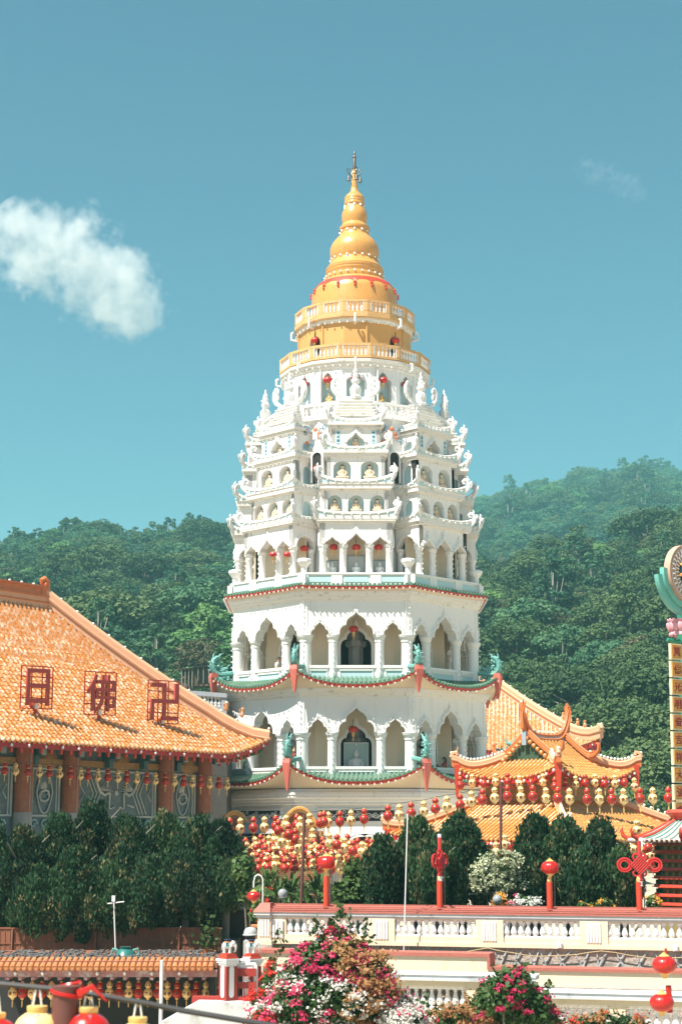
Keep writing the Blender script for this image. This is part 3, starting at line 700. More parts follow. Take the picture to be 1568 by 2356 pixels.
# valley floor, terraces and the lower court in front of the wall: one sheet out to the horizon
gm = mat('ground', (.46,.385,.29), .9, .15, .25, bump=.3, bscale=6)
m = MB()
def gz(x, y):
    if y < 33: return -8.2
    return GZ-.5 if y < Y0 else -3.4
ya = [-3000,-300,-20,10,25,32.99,52.5,58,70,110,141,200,500,2000,9000]; xa = [-9000,-1500,-300,-60,-30,-12,-4,0,4,12,30,60,300,1500,9000]
zy_ = [-8.2]*6+[-8.2,-3.25,-3.25,-3.25,-3.25,-3.6,-30,-60,-60]
m.grid([[(x, y, z) for x in xa] for y, z in zip(ya, zy_)], 0)
tag(m.obj('ground', [gm]), None, None, kind='structure')

# ---- forest on the hillsides: one uncountable mass, leafy crowns placed over the slope
def leafmat(name, c0, c1, c2, rough=.75, sc=.35, trans=0.15):
    mm = bpy.data.materials.new(name); mm.use_nodes = True; t = mm.node_tree; N = t.nodes; L = t.links; b = N['Principled BSDF']
    b.inputs['Roughness'].default_value = rough; b.inputs['Specular IOR Level'].default_value = .25
    oi = N.new('ShaderNodeObjectInfo'); g = N.new('ShaderNodeNewGeometry'); n = N.new('ShaderNodeTexNoise'); n.inputs['Scale'].default_value = sc; n.inputs['Detail'].default_value = 3
    L.new(g.outputs['Position'], n.inputs['Vector'])
    r = N.new('ShaderNodeValToRGB'); r.color_ramp.elements[0].color = (*[q*.8 for q in c0],1); r.color_ramp.elements[1].color = (*c2,1)
    e = r.color_ramp.elements.new(.5); e.color = (*c1,1)
    ad = N.new('ShaderNodeMath'); ad.operation = 'MULTIPLY_ADD'; ad.inputs[1].default_value = .55
    mr = N.new('ShaderNodeMapRange'); mr.inputs[1].default_value = .3; mr.inputs[2].default_value = .7; mr.inputs[3].default_value = 0; mr.inputs[4].default_value = .45
    rp_ = N.new('ShaderNodeMath'); rp_.operation = 'MULTIPLY'; rp_.inputs[1].default_value = .3
    L.new(g.outputs['Random Per Island'], rp_.inputs[0]); L.new(n.outputs[0], mr.inputs[0])
    L.new(oi.outputs['Random'], ad.inputs[0]); L.new(mr.outputs[0], ad.inputs[2])
    a2 = N.new('ShaderNodeMath'); a2.operation = 'ADD'; L.new(ad.outputs[0], a2.inputs[0]); L.new(rp_.outputs[0], a2.inputs[1])
    s2 = N.new('ShaderNodeMath'); s2.operation = 'SUBTRACT'; s2.inputs[1].default_value = .15; L.new(a2.outputs[0], s2.inputs[0])
    L.new(s2.outputs[0], r.inputs[0]); L.new(r.outputs[0], b.inputs['Base Color'])
    if trans:
        tr = N.new('ShaderNodeBsdfTranslucent'); ms = N.new('ShaderNodeMixShader'); ms.inputs[0].default_value = trans
        L.new(r.outputs[0], tr.inputs[0]); L.new(b.outputs[0], ms.inputs[1]); L.new(tr.outputs[0], ms.inputs[2]); L.new(ms.outputs[0], N['Material Output'].inputs[0])
    return mm
bark = mat('bark', (.20,.17,.13), .9, .25, 3, bump=.4, bscale=6)
pbark = mat('pale_bark', (.27,.25,.20), .9, .25, 3)
def leaf_quads(C, Nrm, size, asp=1.0, jit=.6):
    """quads centred at C with normals near Nrm"""
    n = len(C); Nn = Nrm+rng.normal(0, jit, (n,3)); Nn /= np.linalg.norm(Nn, axis=1)[:,None]+1e-9
    u = np.cross(Nn, rng.normal(0,1,(n,3))); u /= np.linalg.norm(u, axis=1)[:,None]+1e-9; v = np.cross(Nn, u)
    s = (size*rng.uniform(.6,1.35,n))[:,None]
    V = np.stack([C-u*s-v*s*asp*.55, C+u*s*.35-v*s*asp, C+u*s+v*s*asp*.5, C-u*s*.3+v*s*asp], 1).reshape(-1,3)
    return V, np.arange(n*4).reshape(n,4)
def clump_tree(name, R, Hh, ncl, per, leaf, mats, trunk=.3, flat=.7, parent=None, bare=0):
    V, F, MI = [], [], []; k = 0
    cs = []
    for i in range(ncl):
        for _ in range(30):
            d = rng.normal(0,1,3); d /= np.linalg.norm(d); d[2] = abs(d[2])*1.15-.28
            rr = rng.uniform(.55,1.0); c = np.array([d[0]*R*rr, d[1]*R*rr, Hh*.62+d[2]*Hh*.42*flat*rr*1.1])
            if all(np.linalg.norm(c-q[0]) > R*.20 for q in cs): break
        cs.append((c, R*rng.uniform(.17,.32)))
    for c, r in cs:
        d = rng.normal(0,1,(per,3)); d /= np.linalg.norm(d,axis=1)[:,None]; d[:,2] = np.where(d[:,2] < -.35, -d[:,2], d[:,2])
        P = c+d*r*rng.uniform(.72,1.05,(per,1))*np.array([1,1,.72])
        v, f = leaf_quads(P, d+np.array([0,0,.35]), leaf); V.append(v); F.append(f+k); k += len(v); MI.append(np.zeros(len(f),int))
    b = MB(); b.tube([(0,0,-2.5),(.1*R*.3,0,Hh*.25),(-.05*R,.05*R,Hh*.5),(0,0,Hh*.8)], [trunk,trunk*.8,trunk*.6,trunk*.2], 6)
    for c, r in cs[::3]:
        b.tube([(0,0,Hh*.35+rng.uniform(0,.2)*Hh), tuple(c*.55+np.array([0,0,Hh*.15])), tuple(c)], [trunk*.45,trunk*.3,trunk*.1], 4)
    bv = np.array(b.v); bf = np.array([f if len(f) == 4 else (list(f)+[f[-1]]*4)[:4] for f in b.f if len(f) >= 3]); 
    bf = np.array([f for f in bf if len(set(f)) == 4]); V.append(bv); F.append(bf+k); MI.append(np.ones(len(bf),int))
    return soup(name, np.concatenate(V), np.concatenate(F), np.concatenate(MI), mats, parent)
lm = [leafmat('forest_leaf', (.018,.046,.020), (.058,.110,.038), (.135,.182,.066)),
      leafmat('forest_leaf_blue', (.016,.066,.042), (.048,.132,.066), (.115,.21,.088)),
      leafmat('forest_leaf_dry', (.06,.065,.032), (.13,.115,.055), (.23,.18,.10)),
      leafmat('forest_leaf_bright', (.032,.105,.040), (.09,.20,.058), (.18,.30,.09))]
PC = bpy.data.collections.new('tree_kinds')
for i, (R, Hh, ncl, per, leaf, mi, tr, fl, bk) in enumerate([(4.2,10,46,110,.17,0,.28,.8,bark),(5.2,9.5,60,110,.19,1,.32,.62,bark),(3.4,11,40,100,.16,0,.25,1.0,pbark),(4.6,8.5,52,110,.18,1,.3,.7,bark),(3.8,8.5,40,55,.15,2,.26,.8,pbark),(4.0,9,46,105,.18,3,.28,.75,bark),(2.4,12.5,26,90,.16,1,.22,1.0,pbark),(6.2,11,74,110,.19,0,.4,.6,pbark)]):
    o = clump_tree('forest_tree', R, Hh, ncl, per, leaf, [lm[mi], bk], tr, fl)
    COL.objects.unlink(o); PC.objects.link(o)
pts, scl, rot, kid = [], [], [], []
def scatter(n, t0, t1, ya_, yb_, smin, smax, gap):
    seen = {}
    for _ in range(n):
        t = random.uniform(t0, t1); Y = sqrt(random.uniform(ya_**2, yb_**2)); x = (t-784)/FPX*Y
        key = (int(x/gap), int(Y/gap))
        if any(abs(x-a)**2+(Y-b)**2 < gap*gap for i in (-1,0,1) for j in (-1,0,1) for a, b in seen.get((key[0]+i, key[1]+j), [])): continue
        if Y > lerp_pts(RIDY,t)+70 and t < 1040: continue
        if 1180 < 784+FPX*x/Y < 1330 and 760 < Y < 850: continue       # clearing on the right hill
        if 330 < t < 560 and Y < 225 and random.random() < .75: continue   # terraced garden near the huts
        seen.setdefault(key, []).append((x, Y))
        pts.append((x, Y, hill(t, Y)-1.2)); scl.append(random.uniform(smin, smax)*(1.35 if random.random() < .18 else 1)); rot.append(random.uniform(0, 6.28))
        kid.append(random.choices(range(8), [7,1,3,1.5,3.5,1.6,1.5,5] if t > 1040 and Y < 520 else [2,6,2,6,1.2,4,2,2] if t > 1000 else [5,5,3.5,4,3.2,3.5,3.0,4])[0])
scatter(3500, -160, 1730, 148, 235, .42, .80, 3.0)
scatter(9000, -160, 1730, 225, 700, .62, 1.25, 4.6)
scatter(15000, 1000, 1730, 480, 1450, 1.0, 1.9, 7.4)
for t in (20,430,455,520,1450,1500,1530,1556,1180,300):   # taller single crowns along the skylines
    Y = lerp_pts(RIDY,t) if t < 1000 else FARY-25
    pts.append(((t-784)/FPX*Y, Y, hill(t,Y)-1)); scl.append(1.25 if t < 1000 else 2.6); rot.append(t); kid.append(6 if t % 3 else 2)
pm = bpy.data.meshes.new('forest'); pm.from_pydata(pts, [], [])
for nm_, ty, dat in (('tree_scale','FLOAT',scl),('tree_turn','FLOAT',rot),('tree_kind','INT',kid)):
    pm.attributes.new(nm_, ty, 'POINT').data.foreach_set('value', dat)
forest = bpy.data.objects.new('forest', pm); COL.objects.link(forest)
tag(forest, 'dense green rainforest covering the hillsides behind the pagoda', 'forest', kind='stuff')
ng = bpy.data.node_groups.new('plant_forest', 'GeometryNodeTree'); ng.interface.new_socket('Geometry', in_out='INPUT', socket_type='NodeSocketGeometry'); ng.interface.new_socket('Geometry', in_out='OUTPUT', socket_type='NodeSocketGeometry')
gi, go = ng.nodes.new('NodeGroupInput'), ng.nodes.new('NodeGroupOutput'); ip = ng.nodes.new('GeometryNodeInstanceOnPoints'); ci = ng.nodes.new('GeometryNodeCollectionInfo')
ci.inputs[0].default_value = PC; ci.inputs[1].default_value = True; ci.inputs[2].default_value = True
def attr(nm_, ty):
    a = ng.nodes.new('GeometryNodeInputNamedAttribute'); a.data_type = ty; a.inputs[0].default_value = nm_; return [o for o in a.outputs if o.enabled][0]
cx_ = ng.nodes.new('ShaderNodeCombineXYZ'); ng.links.new(attr('tree_turn','FLOAT'), cx_.inputs[2])
ng.links.new(gi.outputs[0], ip.inputs['Points']); ng.links.new(ci.outputs[0], ip.inputs['Instance']); ip.inputs['Pick Instance'].default_value = True
ng.links.new(attr('tree_kind','INT'), ip.inputs['Instance Index']); ng.links.new(attr('tree_scale','FLOAT'), ip.inputs['Scale']); ng.links.new(cx_.outputs[0], ip.inputs['Rotation']); ng.links.new(ip.outputs[0], go.inputs[0])
md = forest.modifiers.new('plant_forest', 'NODES'); md.node_group = ng

# ---- the small cumulus
CY = 3000.0
c0 = at(195, 610, CY); ex = X(415,600,CY)-X(-30,600,CY); ez = H(445,CY)-H(772,CY)
m = MB(); m.ball((0,0,0), (ex*.60, ex*.36, ez*.60), 40, 24)
cloud = m.obj('cloud', [bpy.data.materials.new('cloud_vapour')]); cloud.location = c0
tag(cloud, 'small ragged white cumulus cloud drifting in the clear sky', 'cloud')
mm = cloud.data.materials[0]; mm.use_nodes = True; t = mm.node_tree; N = t.nodes; L = t.links; N.remove(N['Principled BSDF'])
pv = N.new('ShaderNodeVolumePrincipled'); pv.inputs['Color'].default_value = (1,1,1,1); pv.inputs['Anisotropy'].default_value = .2
tc = N.new('ShaderNodeTexCoord')
def vm(op, a, b): 
    n = N.new('ShaderNodeVectorMath'); n.operation = op
    for i, v in enumerate((a, b)):
        if hasattr(v, 'is_linked'): L.new(v, n.inputs[i])
        else: n.inputs[i].default_value = v
    return n
def mth(op, *a):
    n = N.new('ShaderNodeMath'); n.operation = op
    for i, v in enumerate(a):
        if hasattr(v, 'is_linked'): L.new(v, n.inputs[i])
        else: n.inputs[i].default_value = v
    return n.outputs[0]
wn = N.new('ShaderNodeTexNoise'); wn.inputs['Scale'].default_value = .011; wn.inputs['Detail'].default_value = 3; L.new(tc.outputs['Object'], wn.inputs['Vector'])
wv = vm('SUBTRACT', wn.outputs['Color'], (.5,.5,.5)); ws = vm('MULTIPLY', wv.outputs[0], (ex*.38, ex*.3, ez*.46)); pw = vm('ADD', tc.outputs['Object'], ws.outputs[0])
blobs = [(-.34,.27,.19,.23),(-.20,.15,.21,.24),(-.05,.08,.21,.25),(.09,-.02,.20,.24),(.22,-.12,.18,.22),(.25,-.32,.16,.20),(.12,-.26,.16,.19),(-.30,.04,.16,.19),(.38,-.30,.10,.13),(-.40,.42,.07,.11)]
best = None
for bx, bz, rx, rz in blobs:
    d = vm('DIVIDE', vm('SUBTRACT', pw.outputs[0], (bx*ex, 0, bz*ez*1.0)).outputs[0], (rx*ex, rx*ex*.9, rz*ez*1.25))
    ln_ = N.new('ShaderNodeVectorMath'); ln_.operation = 'LENGTH'; L.new(d.outputs[0], ln_.inputs[0]); v = mth('SUBTRACT', 1.0, ln_.outputs['Value'])
    best = v if best is None else mth('SMOOTH_MAX', best, v, .18)
fn = N.new('ShaderNodeTexNoise'); fn.inputs['Scale'].default_value = .028; fn.inputs['Detail'].default_value = 6; fn.inputs['Roughness'].default_value = .62; L.new(tc.outputs['Object'], fn.inputs['Vector'])
dens = mth('ADD', best, mth('MULTIPLY', mth('SUBTRACT', fn.outputs[0], .53), 2.6))
mr = N.new('ShaderNodeMapRange'); mr.inputs[1].default_value = .0; mr.inputs[2].default_value = .6; mr.inputs[3].default_value = 0; mr.inputs[4].default_value = .0155; L.new(dens, mr.inputs[0])
L.new(mr.outputs[0], pv.inputs['Density']); L.new(pv.outputs[0], N['Material Output'].inputs['Volume'])

wisp = cloud.copy(); COL.objects.link(wisp); wisp.data = cloud.data.copy(); wm = mm.copy(); wisp.data.materials[0] = wm; wisp.name = 'cloud'
wisp.location = at(1415, 410, CY); wisp.scale = (.42,.42,.34)
for n in wm.node_tree.nodes:
    if n.type == 'MAP_RANGE': n.inputs[1].default_value = .22; n.inputs[2].default_value = 1.1; n.inputs[4].default_value = .004
tag(wisp, 'barely visible wisp of thin cloud high on the right', 'cloud')

# ---- hillside huts and terraced plots
hutw = mat('weathered_boards', (.16,.09,.06), .85, .3, 2, bump=.3); hutr = mat('rusty_roof_sheet', (.07,.065,.06), .7, .3, 2); soil = mat('bare_soil', (.38,.28,.18), .9, .2, 1)
def hut(x0, x1, ytop, ybot, Y, label, openf):
    xa_, xb_ = X(x0,1550,Y), X(x1,1550,Y); z0, z1 = H(ybot,Y), H(ytop,Y); w = xb_-xa_; hh = z1-z0
    t = thing('hillside_hut', label, 'hut', ((xa_+xb_)/2, Y, z0))
    m = MB(); m.box(-w/2,w/2,.2,2.6,-1.5,hh*.78)
    if not openf: m.box(-w/2,w/2,0,.2,-.3,hh*.7)
    m.obj('wall', [hutw], t)
    m = MB(); m.add([(-w*.57,-.6,hh*.72),(w*.57,-.6,hh*.8),(w*.57,3,hh*1.05),(-w*.57,3,hh*.98),(-w*.57,-.6,hh*.78),(w*.57,-.6,hh*.86),(w*.57,3,hh*1.11),(-w*.57,3,hh*1.04)], [(3,2,1,0),(4,5,6,7),(0,1,5,4),(1,2,6,5),(2,3,7,6),(3,0,4,7)]); m.obj('roof', [hutr], t)
    for i in range(4):
        p = MB(); x = -w/2+.05+(w-.1)*i/3; p.box(x-.05,x+.05,-.45,-.35,-1.2,hh*.76); p.obj('post', [pbark], t)
    if not openf:
        for i in range(3):
            p = MB(); x = -w*.3+w*.28*i; p.box(x-.3,x+.3,-.03,.0,hh*.08,hh*.5); p.obj('window_opening', [MT['dark']], t)
    return t
hut(418,444,1534,1556,190,'low brown plank hut with shuttered front on the garden slope',False)
hut(443,482,1530,1549,194,'open-sided shed with dark roof beside the plank hut',True)
lowgreen = leafmat('garden_leaf', (.03,.07,.015), (.07,.12,.03), (.14,.18,.06))
V, F = [], []; k = 0
for row in range(22):
    for j in range(260):
        t = 300+random.uniform(0,270); Y = 146+row*3.4+random.uniform(-.6,.6); P = np.array([[(t-784)/FPX*Y, Y, hill(t,Y)+random.uniform(.1,.9)]])+rng.normal(0,.25,(9,3))
        v, f = leaf_quads(P, np.tile([0,-.3,1.0],(9,1)), .17); V.append(v); F.append(f+k); k += len(v)
tag(soup('garden_shrubs', np.concatenate(V), np.concatenate(F), None, [lowgreen]), 'rows of low green shrubs on the terraced slope by the huts', 'shrubs', kind='stuff')
# ------------------------------------------------------------------ Chinese tiled roofs
def glaze(name, col, col2, rough=.28, dirt_glint=.25, spec=.8):
    """glazed clay tile: base colour broken by patches of a second one"""
    m = mat(name, col, rough, .22, 2.2, spec=spec, dirt_glint=dirt_glint*.8, dcol=col2, dscale=4.5 if dirt_glint > .5 else 2.6, dth=.48, fine=.35, bump=.25, bscale=16); return m
MT['orange'] = glaze('orange_glazed_tile', (.58,.225,.055), (.85,.71,.57), .22, .85, 1.0)  # pale peach patches: weathering plus sun glints painted into the colour
MT['amber'] = glaze('amber_glazed_tile', (.58,.275,.075), (.38,.14,.03), .30)
MT['rust'] = mat('rust_orange_ridge', (.58,.17,.05), .5, .2, 3, dirt_glint=.35, dcol=(.22,.07,.03), dscale=4)
MT['peach'] = mat('peach_ridge_moulding', (.72,.38,.22), .55, .12, 3, dirt_glint=.3, dcol=(.40,.16,.08), dscale=3)
MT['mosaic'] = mat('cut_porcelain_mosaic', (.30,.38,.45), .4, .6, 9, dirt_glint=.9, dcol=(.62,.60,.55), dscale=14, dth=.5)
class Roof:
    def __init__(s, parent, sp, sq, g, H_, a, lift, Lc=2.4, dmax=None, k=9):
        s.par, s.sp, s.sq, s.g, s.H, s.a, s.lift, s.Lc, s.k = parent, sp, sq, g, H_, a, lift, Lc, k
        s.dm = min(dmax or 1e9, sq)
    def hf(s, d): t = max(0, d)/s.sq; return s.H*(s.a*t+(1-s.a)*t*t)
    def z(s, p, q):
        d = s.sq-abs(q) if abs(p) <= s.g+1e-6 else min(s.sp-abs(p), s.sq-abs(q))
        cp = max(0, 1-(s.sp-abs(p))/s.Lc); cq = max(0, 1-(s.sq-abs(q))/s.Lc)
        return s.hf(d)+s.lift*cp**1.9*cq**1.9
    def lines(s, face, n):
        """tile courses: list of polylines from eave to top"""
        out = []; S1, S2 = (s.sp, s.sq) if face in 'qQ' else (s.sq, s.sp); sg = 1 if face in 'QP' else -1
        for i in range(n+1):
            u = -S1+2*S1*i/n
            if face in 'qQ': top = 0 if abs(u) <= s.g else s.sq-(s.sp-abs(u))
            else: top = max(s.g, s.sp-(s.sq-abs(u)))
            top = max(top, S2-s.dm)
            L = []
            for j in range(s.k+1):
                v = S2+(top-S2)*j/s.k
                p, q = (u, sg*v) if face in 'qQ' else (sg*v, u)
                zz_ = s.z(min(abs(p), 1e9) if face in 'qQ' else max(abs(p), s.g+1e-4), q)
                L.append((p, q, zz_))
            out.append(L)
        return out
    def build(s, faces, step, mt, rr=.07, name='tiled_roof', fas=.16, bulb=.5, tile=.28, rafters=True, edge=True, bulbmat=True, amt=None):
        for face in faces:
            S1 = s.sp if face in 'qQ' else s.sq; n = max(6, int(2*S1/step)); Ls = s.lines(face, n)
            mb = MB(); mb.grid(Ls, 0, face in 'Qp')
            for L in Ls[1:-1]:
                P0, P1 = Vector(L[0]), Vector(L[-1]); ln = sum((Vector(a)-Vector(b)).length for a, b in zip(L, L[1:]))
                if ln < .15: continue
                kk = max(2, int(ln/tile)); pts_, rad = [], []
                for j in range(kk+1):
                    f = j/kk*s.k; i0 = min(int(f), s.k-1); pp = Vector(L[i0]).lerp(Vector(L[i0+1]), f-i0)
                    if j == 0: pp += (P0-P1).normalized()*.04
                    lift_ = rr*.35
                    pts_ += [pp+Vector((0,0,lift_))]; rad += [rr*1.12]
                    if j < kk:
                        f2 = (j+.93)/kk*s.k; i1 = min(int(f2), s.k-1); p2 = Vector(L[i1]).lerp(Vector(L[i1+1]), f2-i1)
                        pts_ += [p2+Vector((0,0,lift_*.6))]; rad += [rr*.84]
                mb.tube(pts_, rad, 6, 0)
            mb.obj(name, [mt], s.par, 50)
            E = [L[0] for L in Ls]; sgn = 1 if face in 'QP' else -1
            def off(P, d, dz): return [((p, q-sgn*d, zz_+dz) if face in 'qQ' else (p-sgn*d, q, zz_+dz)) for p, q, zz_ in P]
            mb = MB()
            for p in E[::1]: mb.ball((p[0] if face in 'qQ' else p[0]+sgn*.02, p[1]+sgn*.02 if face in 'qQ' else p[1], p[2]+.0), rr*1.25, 6, 4)
            mb.obj('eave_tile_ends', [amt or mt], s.par, 60)
            S2 = s.sq if face in 'qQ' else s.sp
            def inn(P, d):
                r = []; d = d if face in 'qQ' else min(d, max(.3, s.sp-s.g-.15))
                for p, q, zz_ in P:
                    if face in 'qQ': a_, b_ = p*(S1-d-.15)/S1, q-sgn*d
                    else: a_, b_ = p-sgn*d, q*(S1-d-.15)/S1
                    r.append((a_, b_, s.z(a_, b_)-fas-.10))
                return r
            mb = MB(); mb.grid([off(E,.02,-.04), off(E,.0,-.04-fas), inn(E,.5), inn(E,1.5)], 0, face in 'qP')
            mb.obj('fascia', [MT['redlac']], s.par)
            if rafters:
                mb = MB(); A = off(E,.12,-.10-fas)
                for p in A[1:-1:2]: mb.box(p[0]-.05,p[0]+.05,p[1]-.05,p[1]+.05,p[2]-.10,p[2]+.06)
                mb.obj('rafter_ends', [MT['red']], s.par)
            if bulb:
                mb = MB(); ln = 2*S1; nb = int(ln/bulb)
                for i in range(nb):
                    f = (i+.5)/nb*(len(E)-1); i0 = min(int(f), len(E)-2); pp = Vector(E[i0]).lerp(Vector(E[i0+1]), f-i0)
                    d = Vector((0, sgn*.05, -.04-fas*.6)) if face in 'qQ' else Vector((sgn*.05, 0, -.04-fas*.6))
                    mb.ball(pp+d, (.055,.055,.065), 5, 4)
                mb.obj('light_string', [MT['bulb']], s.par)
    def hip(s, sp_, sq_, w, hh, mt, curl=.0, name='hip_ridge', mt2=None, post=None):
        """ridge along the hip towards the corner (sign sp_, sign sq_), ending in an upswept tip"""
        r0 = max(0, s.sp-s.dm) if s.dm < s.sq else s.g
        P = []; n = 14
        for i in range(n+1):
            f = i/n; d = (s.sp-r0)*(1-f); p = s.sp-d; q = s.sq-d
            if q < 0: continue
            P.append(Vector((sp_*p, sq_*q, s.z(max(p, s.g+1e-4), q))))
        mb = MB(); dirv = Vector((sp_, sq_, 0)).normalized(); sd_ = Vector((-dirv.y, dirv.x, 0))
        T = []
        for i, p in enumerate(P):
            f = i/(len(P)-1); up = hh*(1.0 if curl else 1-.75*max(0,(f-.72)/.28)) + curl*max(0,(f-.62)/.38)**2.2
            T.append((p, up))
        if curl: T.append((P[-1]+dirv*.22+Vector((0,0,.12)), hh+curl*1.35-.12))
        rows = []
        for p, up in T:
            rows.append([p-sd_*w+Vector((0,0,-.05)), p-sd_*w+Vector((0,0,up)), p+sd_*w+Vector((0,0,up)), p+sd_*w+Vector((0,0,-.05))])
        mb.grid([[tuple(v) for v in r]+[tuple(r[0])] for r in rows], 0); k = len(rows); 
        mb.add([tuple(v) for v in rows[-1]], [(0,1,2,3)], 0)
        o = mb.obj(name, [mt], s.par)
        if mt2:
            mb = MB(); mb.tube([p+Vector((0,0,up)) for p, up in T], w*1.5, 6)
            for e in (-1,1): mb.tube([p+sd_*w*e*1.15+Vector((0,0,up-hh*.35)) for p, up in T], w*.45, 5)
            if curl:
                e = T[-1][0]+Vector((0,0,T[-1][1])); mb.tube([e, e+dirv*-.05+Vector((0,0,.16)), e+dirv*-.2+Vector((0,0,.2)), e+dirv*-.22+Vector((0,0,.08))], w*1.1, 6)
            mb.obj('ridge_moulding', [mt2], o, 50)
        mb = MB()
        for p, up in T[1:]: mb.ball(p+Vector((0,0,up+w*1.5+.06)), .06, 5, 4)
        mb.obj('light_string', [MT['bulb']], o)
        if post:
            mb = MB(); c = P[-1]+dirv*.02; k0 = mb.mark(); mb.add([(-.13,-.1,.12),(.13,-.1,.12),(.13,.12,.12),(-.13,.12,.12),(-.05,-.04,-post),(.05,-.04,-post),(.05,.06,-post),(-.05,.06,-post)], [(0,1,2,3),(7,6,5,4),(0,4,5,1),(1,5,6,2),(2,6,7,3),(3,7,4,0)], 0)
            mb.move(k0, Matrix.Translation(c) @ Matrix.Rotation(atan2(dirv.y, dirv.x)+pi/2, 4, 'Z')); mb.obj('corner_post', [MT['red']], s.par)
        return P

# ---- the great hall on the left, its eave running away to the right
hd = R_(37)                                   # eave direction measured from the line of sight towards the right
dx, dy = sin(hd), cos(hd)
CN = at(618, 1738, 72.5)                      # the eave corner beside the pagoda
s_ = 7.0; spn = 17.0
hall_rz = atan2(dy, dx)                       # local p axis = along the eave; local -q faces the court
n_ = Vector((-dy, dx, 0)); dvec = Vector((dx, dy, 0))
ctr = CN-dvec*spn+n_*s_
hall = thing('temple_hall', 'big temple hall with steep orange tiled hip roof and painted wall under its deep eave', 'temple', (ctr.x, ctr.y, GZ), hall_rz)
ez = CN.z-GZ
rise = H(1392, 71.5)-CN.z
class Shift:                                  # roofs are built at eave height above the hall's base
    pass
hroot = bpy.data.objects.new('roof', None); COL.objects.link(hroot); hroot.parent = hall; hroot.location = (0,0,ez)
hr = Roof(hroot, spn, s_, spn-s_, rise, .80, .75, 3.2, k=12)
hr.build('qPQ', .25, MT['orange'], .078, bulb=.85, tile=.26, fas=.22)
hr.hip(1,-1,.16,.48,MT['peach'],.0,'hip_ridge',MT['peach']); hr.hip(1,1,.16,.48,MT['peach'],.0,'hip_ridge',MT['peach'])
m = MB(); zr = hr.hf(s_); e = spn-s_
m.box(-e,e,-.22,.22,zr-.2,zr+.26,0); m.box(-e,e,-.28,.28,zr+.26,zr+.33,1); m.box(-e,e,-.17,.17,zr+.33,zr+.66,2); m.box(-e,e,-.24,.24,zr+.66,zr+.74,2); m.box(-e,e,-.27,.27,zr+.0,zr+.06,1)
m.obj('main_ridge', [MT['peach'],MT['rust'],MT['rust']], hroot)
m = MB(); m.tube([(e-.35,0,zr+.55),(e-.1,0,zr+.62),(e+.08,0,zr+.74),(e+.08,0,zr+.98),(e-.10,0,zr+1.10),(e-.26,0,zr+1.02),(e-.22,0,zr+.88)], [.17,.18,.17,.15,.13,.10,.05], 7)
for i in range(6): m.ball((e+.1-.06*i,random.uniform(-.1,.1),zr+.6+.08*i), .11, 6, 5)
m.box(e-.4,e+.06,-.2,.2,zr+.2,zr+.7); m.obj('ridge_beast', [MT['rust']], hroot, 50)
m = MB()
for i in range(30): m.ball((-e+2*e*i/29,0,zr+.80), .06, 5, 4)
m.obj('light_string', [MT['bulb']], hroot)
# flared corner with little guardian figures
zc_ = hr.z(spn-.01, -s_+.01)
for i in range(2):
    m = MB(); d = 1.35-.5*i; z = hr.z(spn-d, -(s_-d))+.92; p = (spn-d, -(s_-d))
    m.ball((p[0],p[1],z), (.12,.12,.16), 6, 5); m.ball((p[0]+.03,p[1]-.03,z+.2), .09, 6, 5); m.tube([(p[0],p[1],z+.05),(p[0]-.16,p[1],z+.16)], [.06,.03], 5); m.tube([(p[0],p[1],z+.05),(p[0]+.16,p[1],z+.14)], [.06,.03], 5)
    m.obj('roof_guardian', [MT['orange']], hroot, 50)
m = MB(); k0 = m.mark(); m.plate([(-2.3,-.35),(-1.2,-.28),(-.4,-.02),(.02,.18),(.02,-.18),(-.3,-.42),(-1.2,-.62),(-2.3,-.6)], -.14, .14, 0)
m.move(k0, Matrix.Translation((spn-.15,-s_+.15,zc_-.30)) @ Matrix.Rotation(-pi/4, 4, 'Z')); m.obj('corner_beam', [mat('green_beam', (.02,.14,.07), .5, .2, 3)], hroot)
# painted wall, columns, brackets
paint = mat('painted_relief_wall', (.10,.15,.17), .6, .3, 1.6, dirt_glint=.6, dcol=(.22,.23,.20), dscale=5, dth=.5)
line = mat('pale_painted_line', (.42,.47,.45), .6, .15, 3); pcol = mat('carved_terracotta_column', (.36,.13,.07), .65, .3, 6, bump=.8, bscale=14, dirt_glint=.4, dcol=(.16,.06,.04), dscale=9)
bteal = mat('teal_bracket', (.05,.14,.17), .5, .3, 4); bteal2 = mat('pale_teal_edge', (.25,.42,.44), .5, .2, 4); gilt = mat('gilt_carving', (.34,.20,.07), .45, .4, 8, bump=.6, bscale=18)
wq = -s_+2.0; wb, wt2 = 0.0, ez+.9
m = MB(); m.box(-spn+2,spn-2,wq,wq+.3,wb,wt2); m.box(spn-2.3,spn-2,wq+.3,s_-2,wb,wt2); m.box(-spn+2,spn-2.3,s_-2.3,s_-2,wb,wt2); m.obj('wall', [paint], hall)
m = MB(); m.box(-spn+1.6,spn-1.7,wq-.12,wq,ez-.75,ez-.5); m.box(-spn+1.6,spn-1.7,wq-.05,wq,ez+.1,ez+.5); m.obj('frieze', [gilt], hall)
m = MB(); m.box(-spn+1,spn-1,-s_+.9,-s_+1.1,ez-.02,ez+.10); m.obj('gilt_eave_band', [gilt], hall)
colp = []
PB = H(1868, 70)-GZ; PT_ = H(1795, 70)-GZ
pp = spn-2.15; seq = []
widths = [1.75, 4.75, 1.75, 4.75, 1.75, 4.75]
for w_ in widths:
    seq.append((pp, w_)); pp -= w_+.72
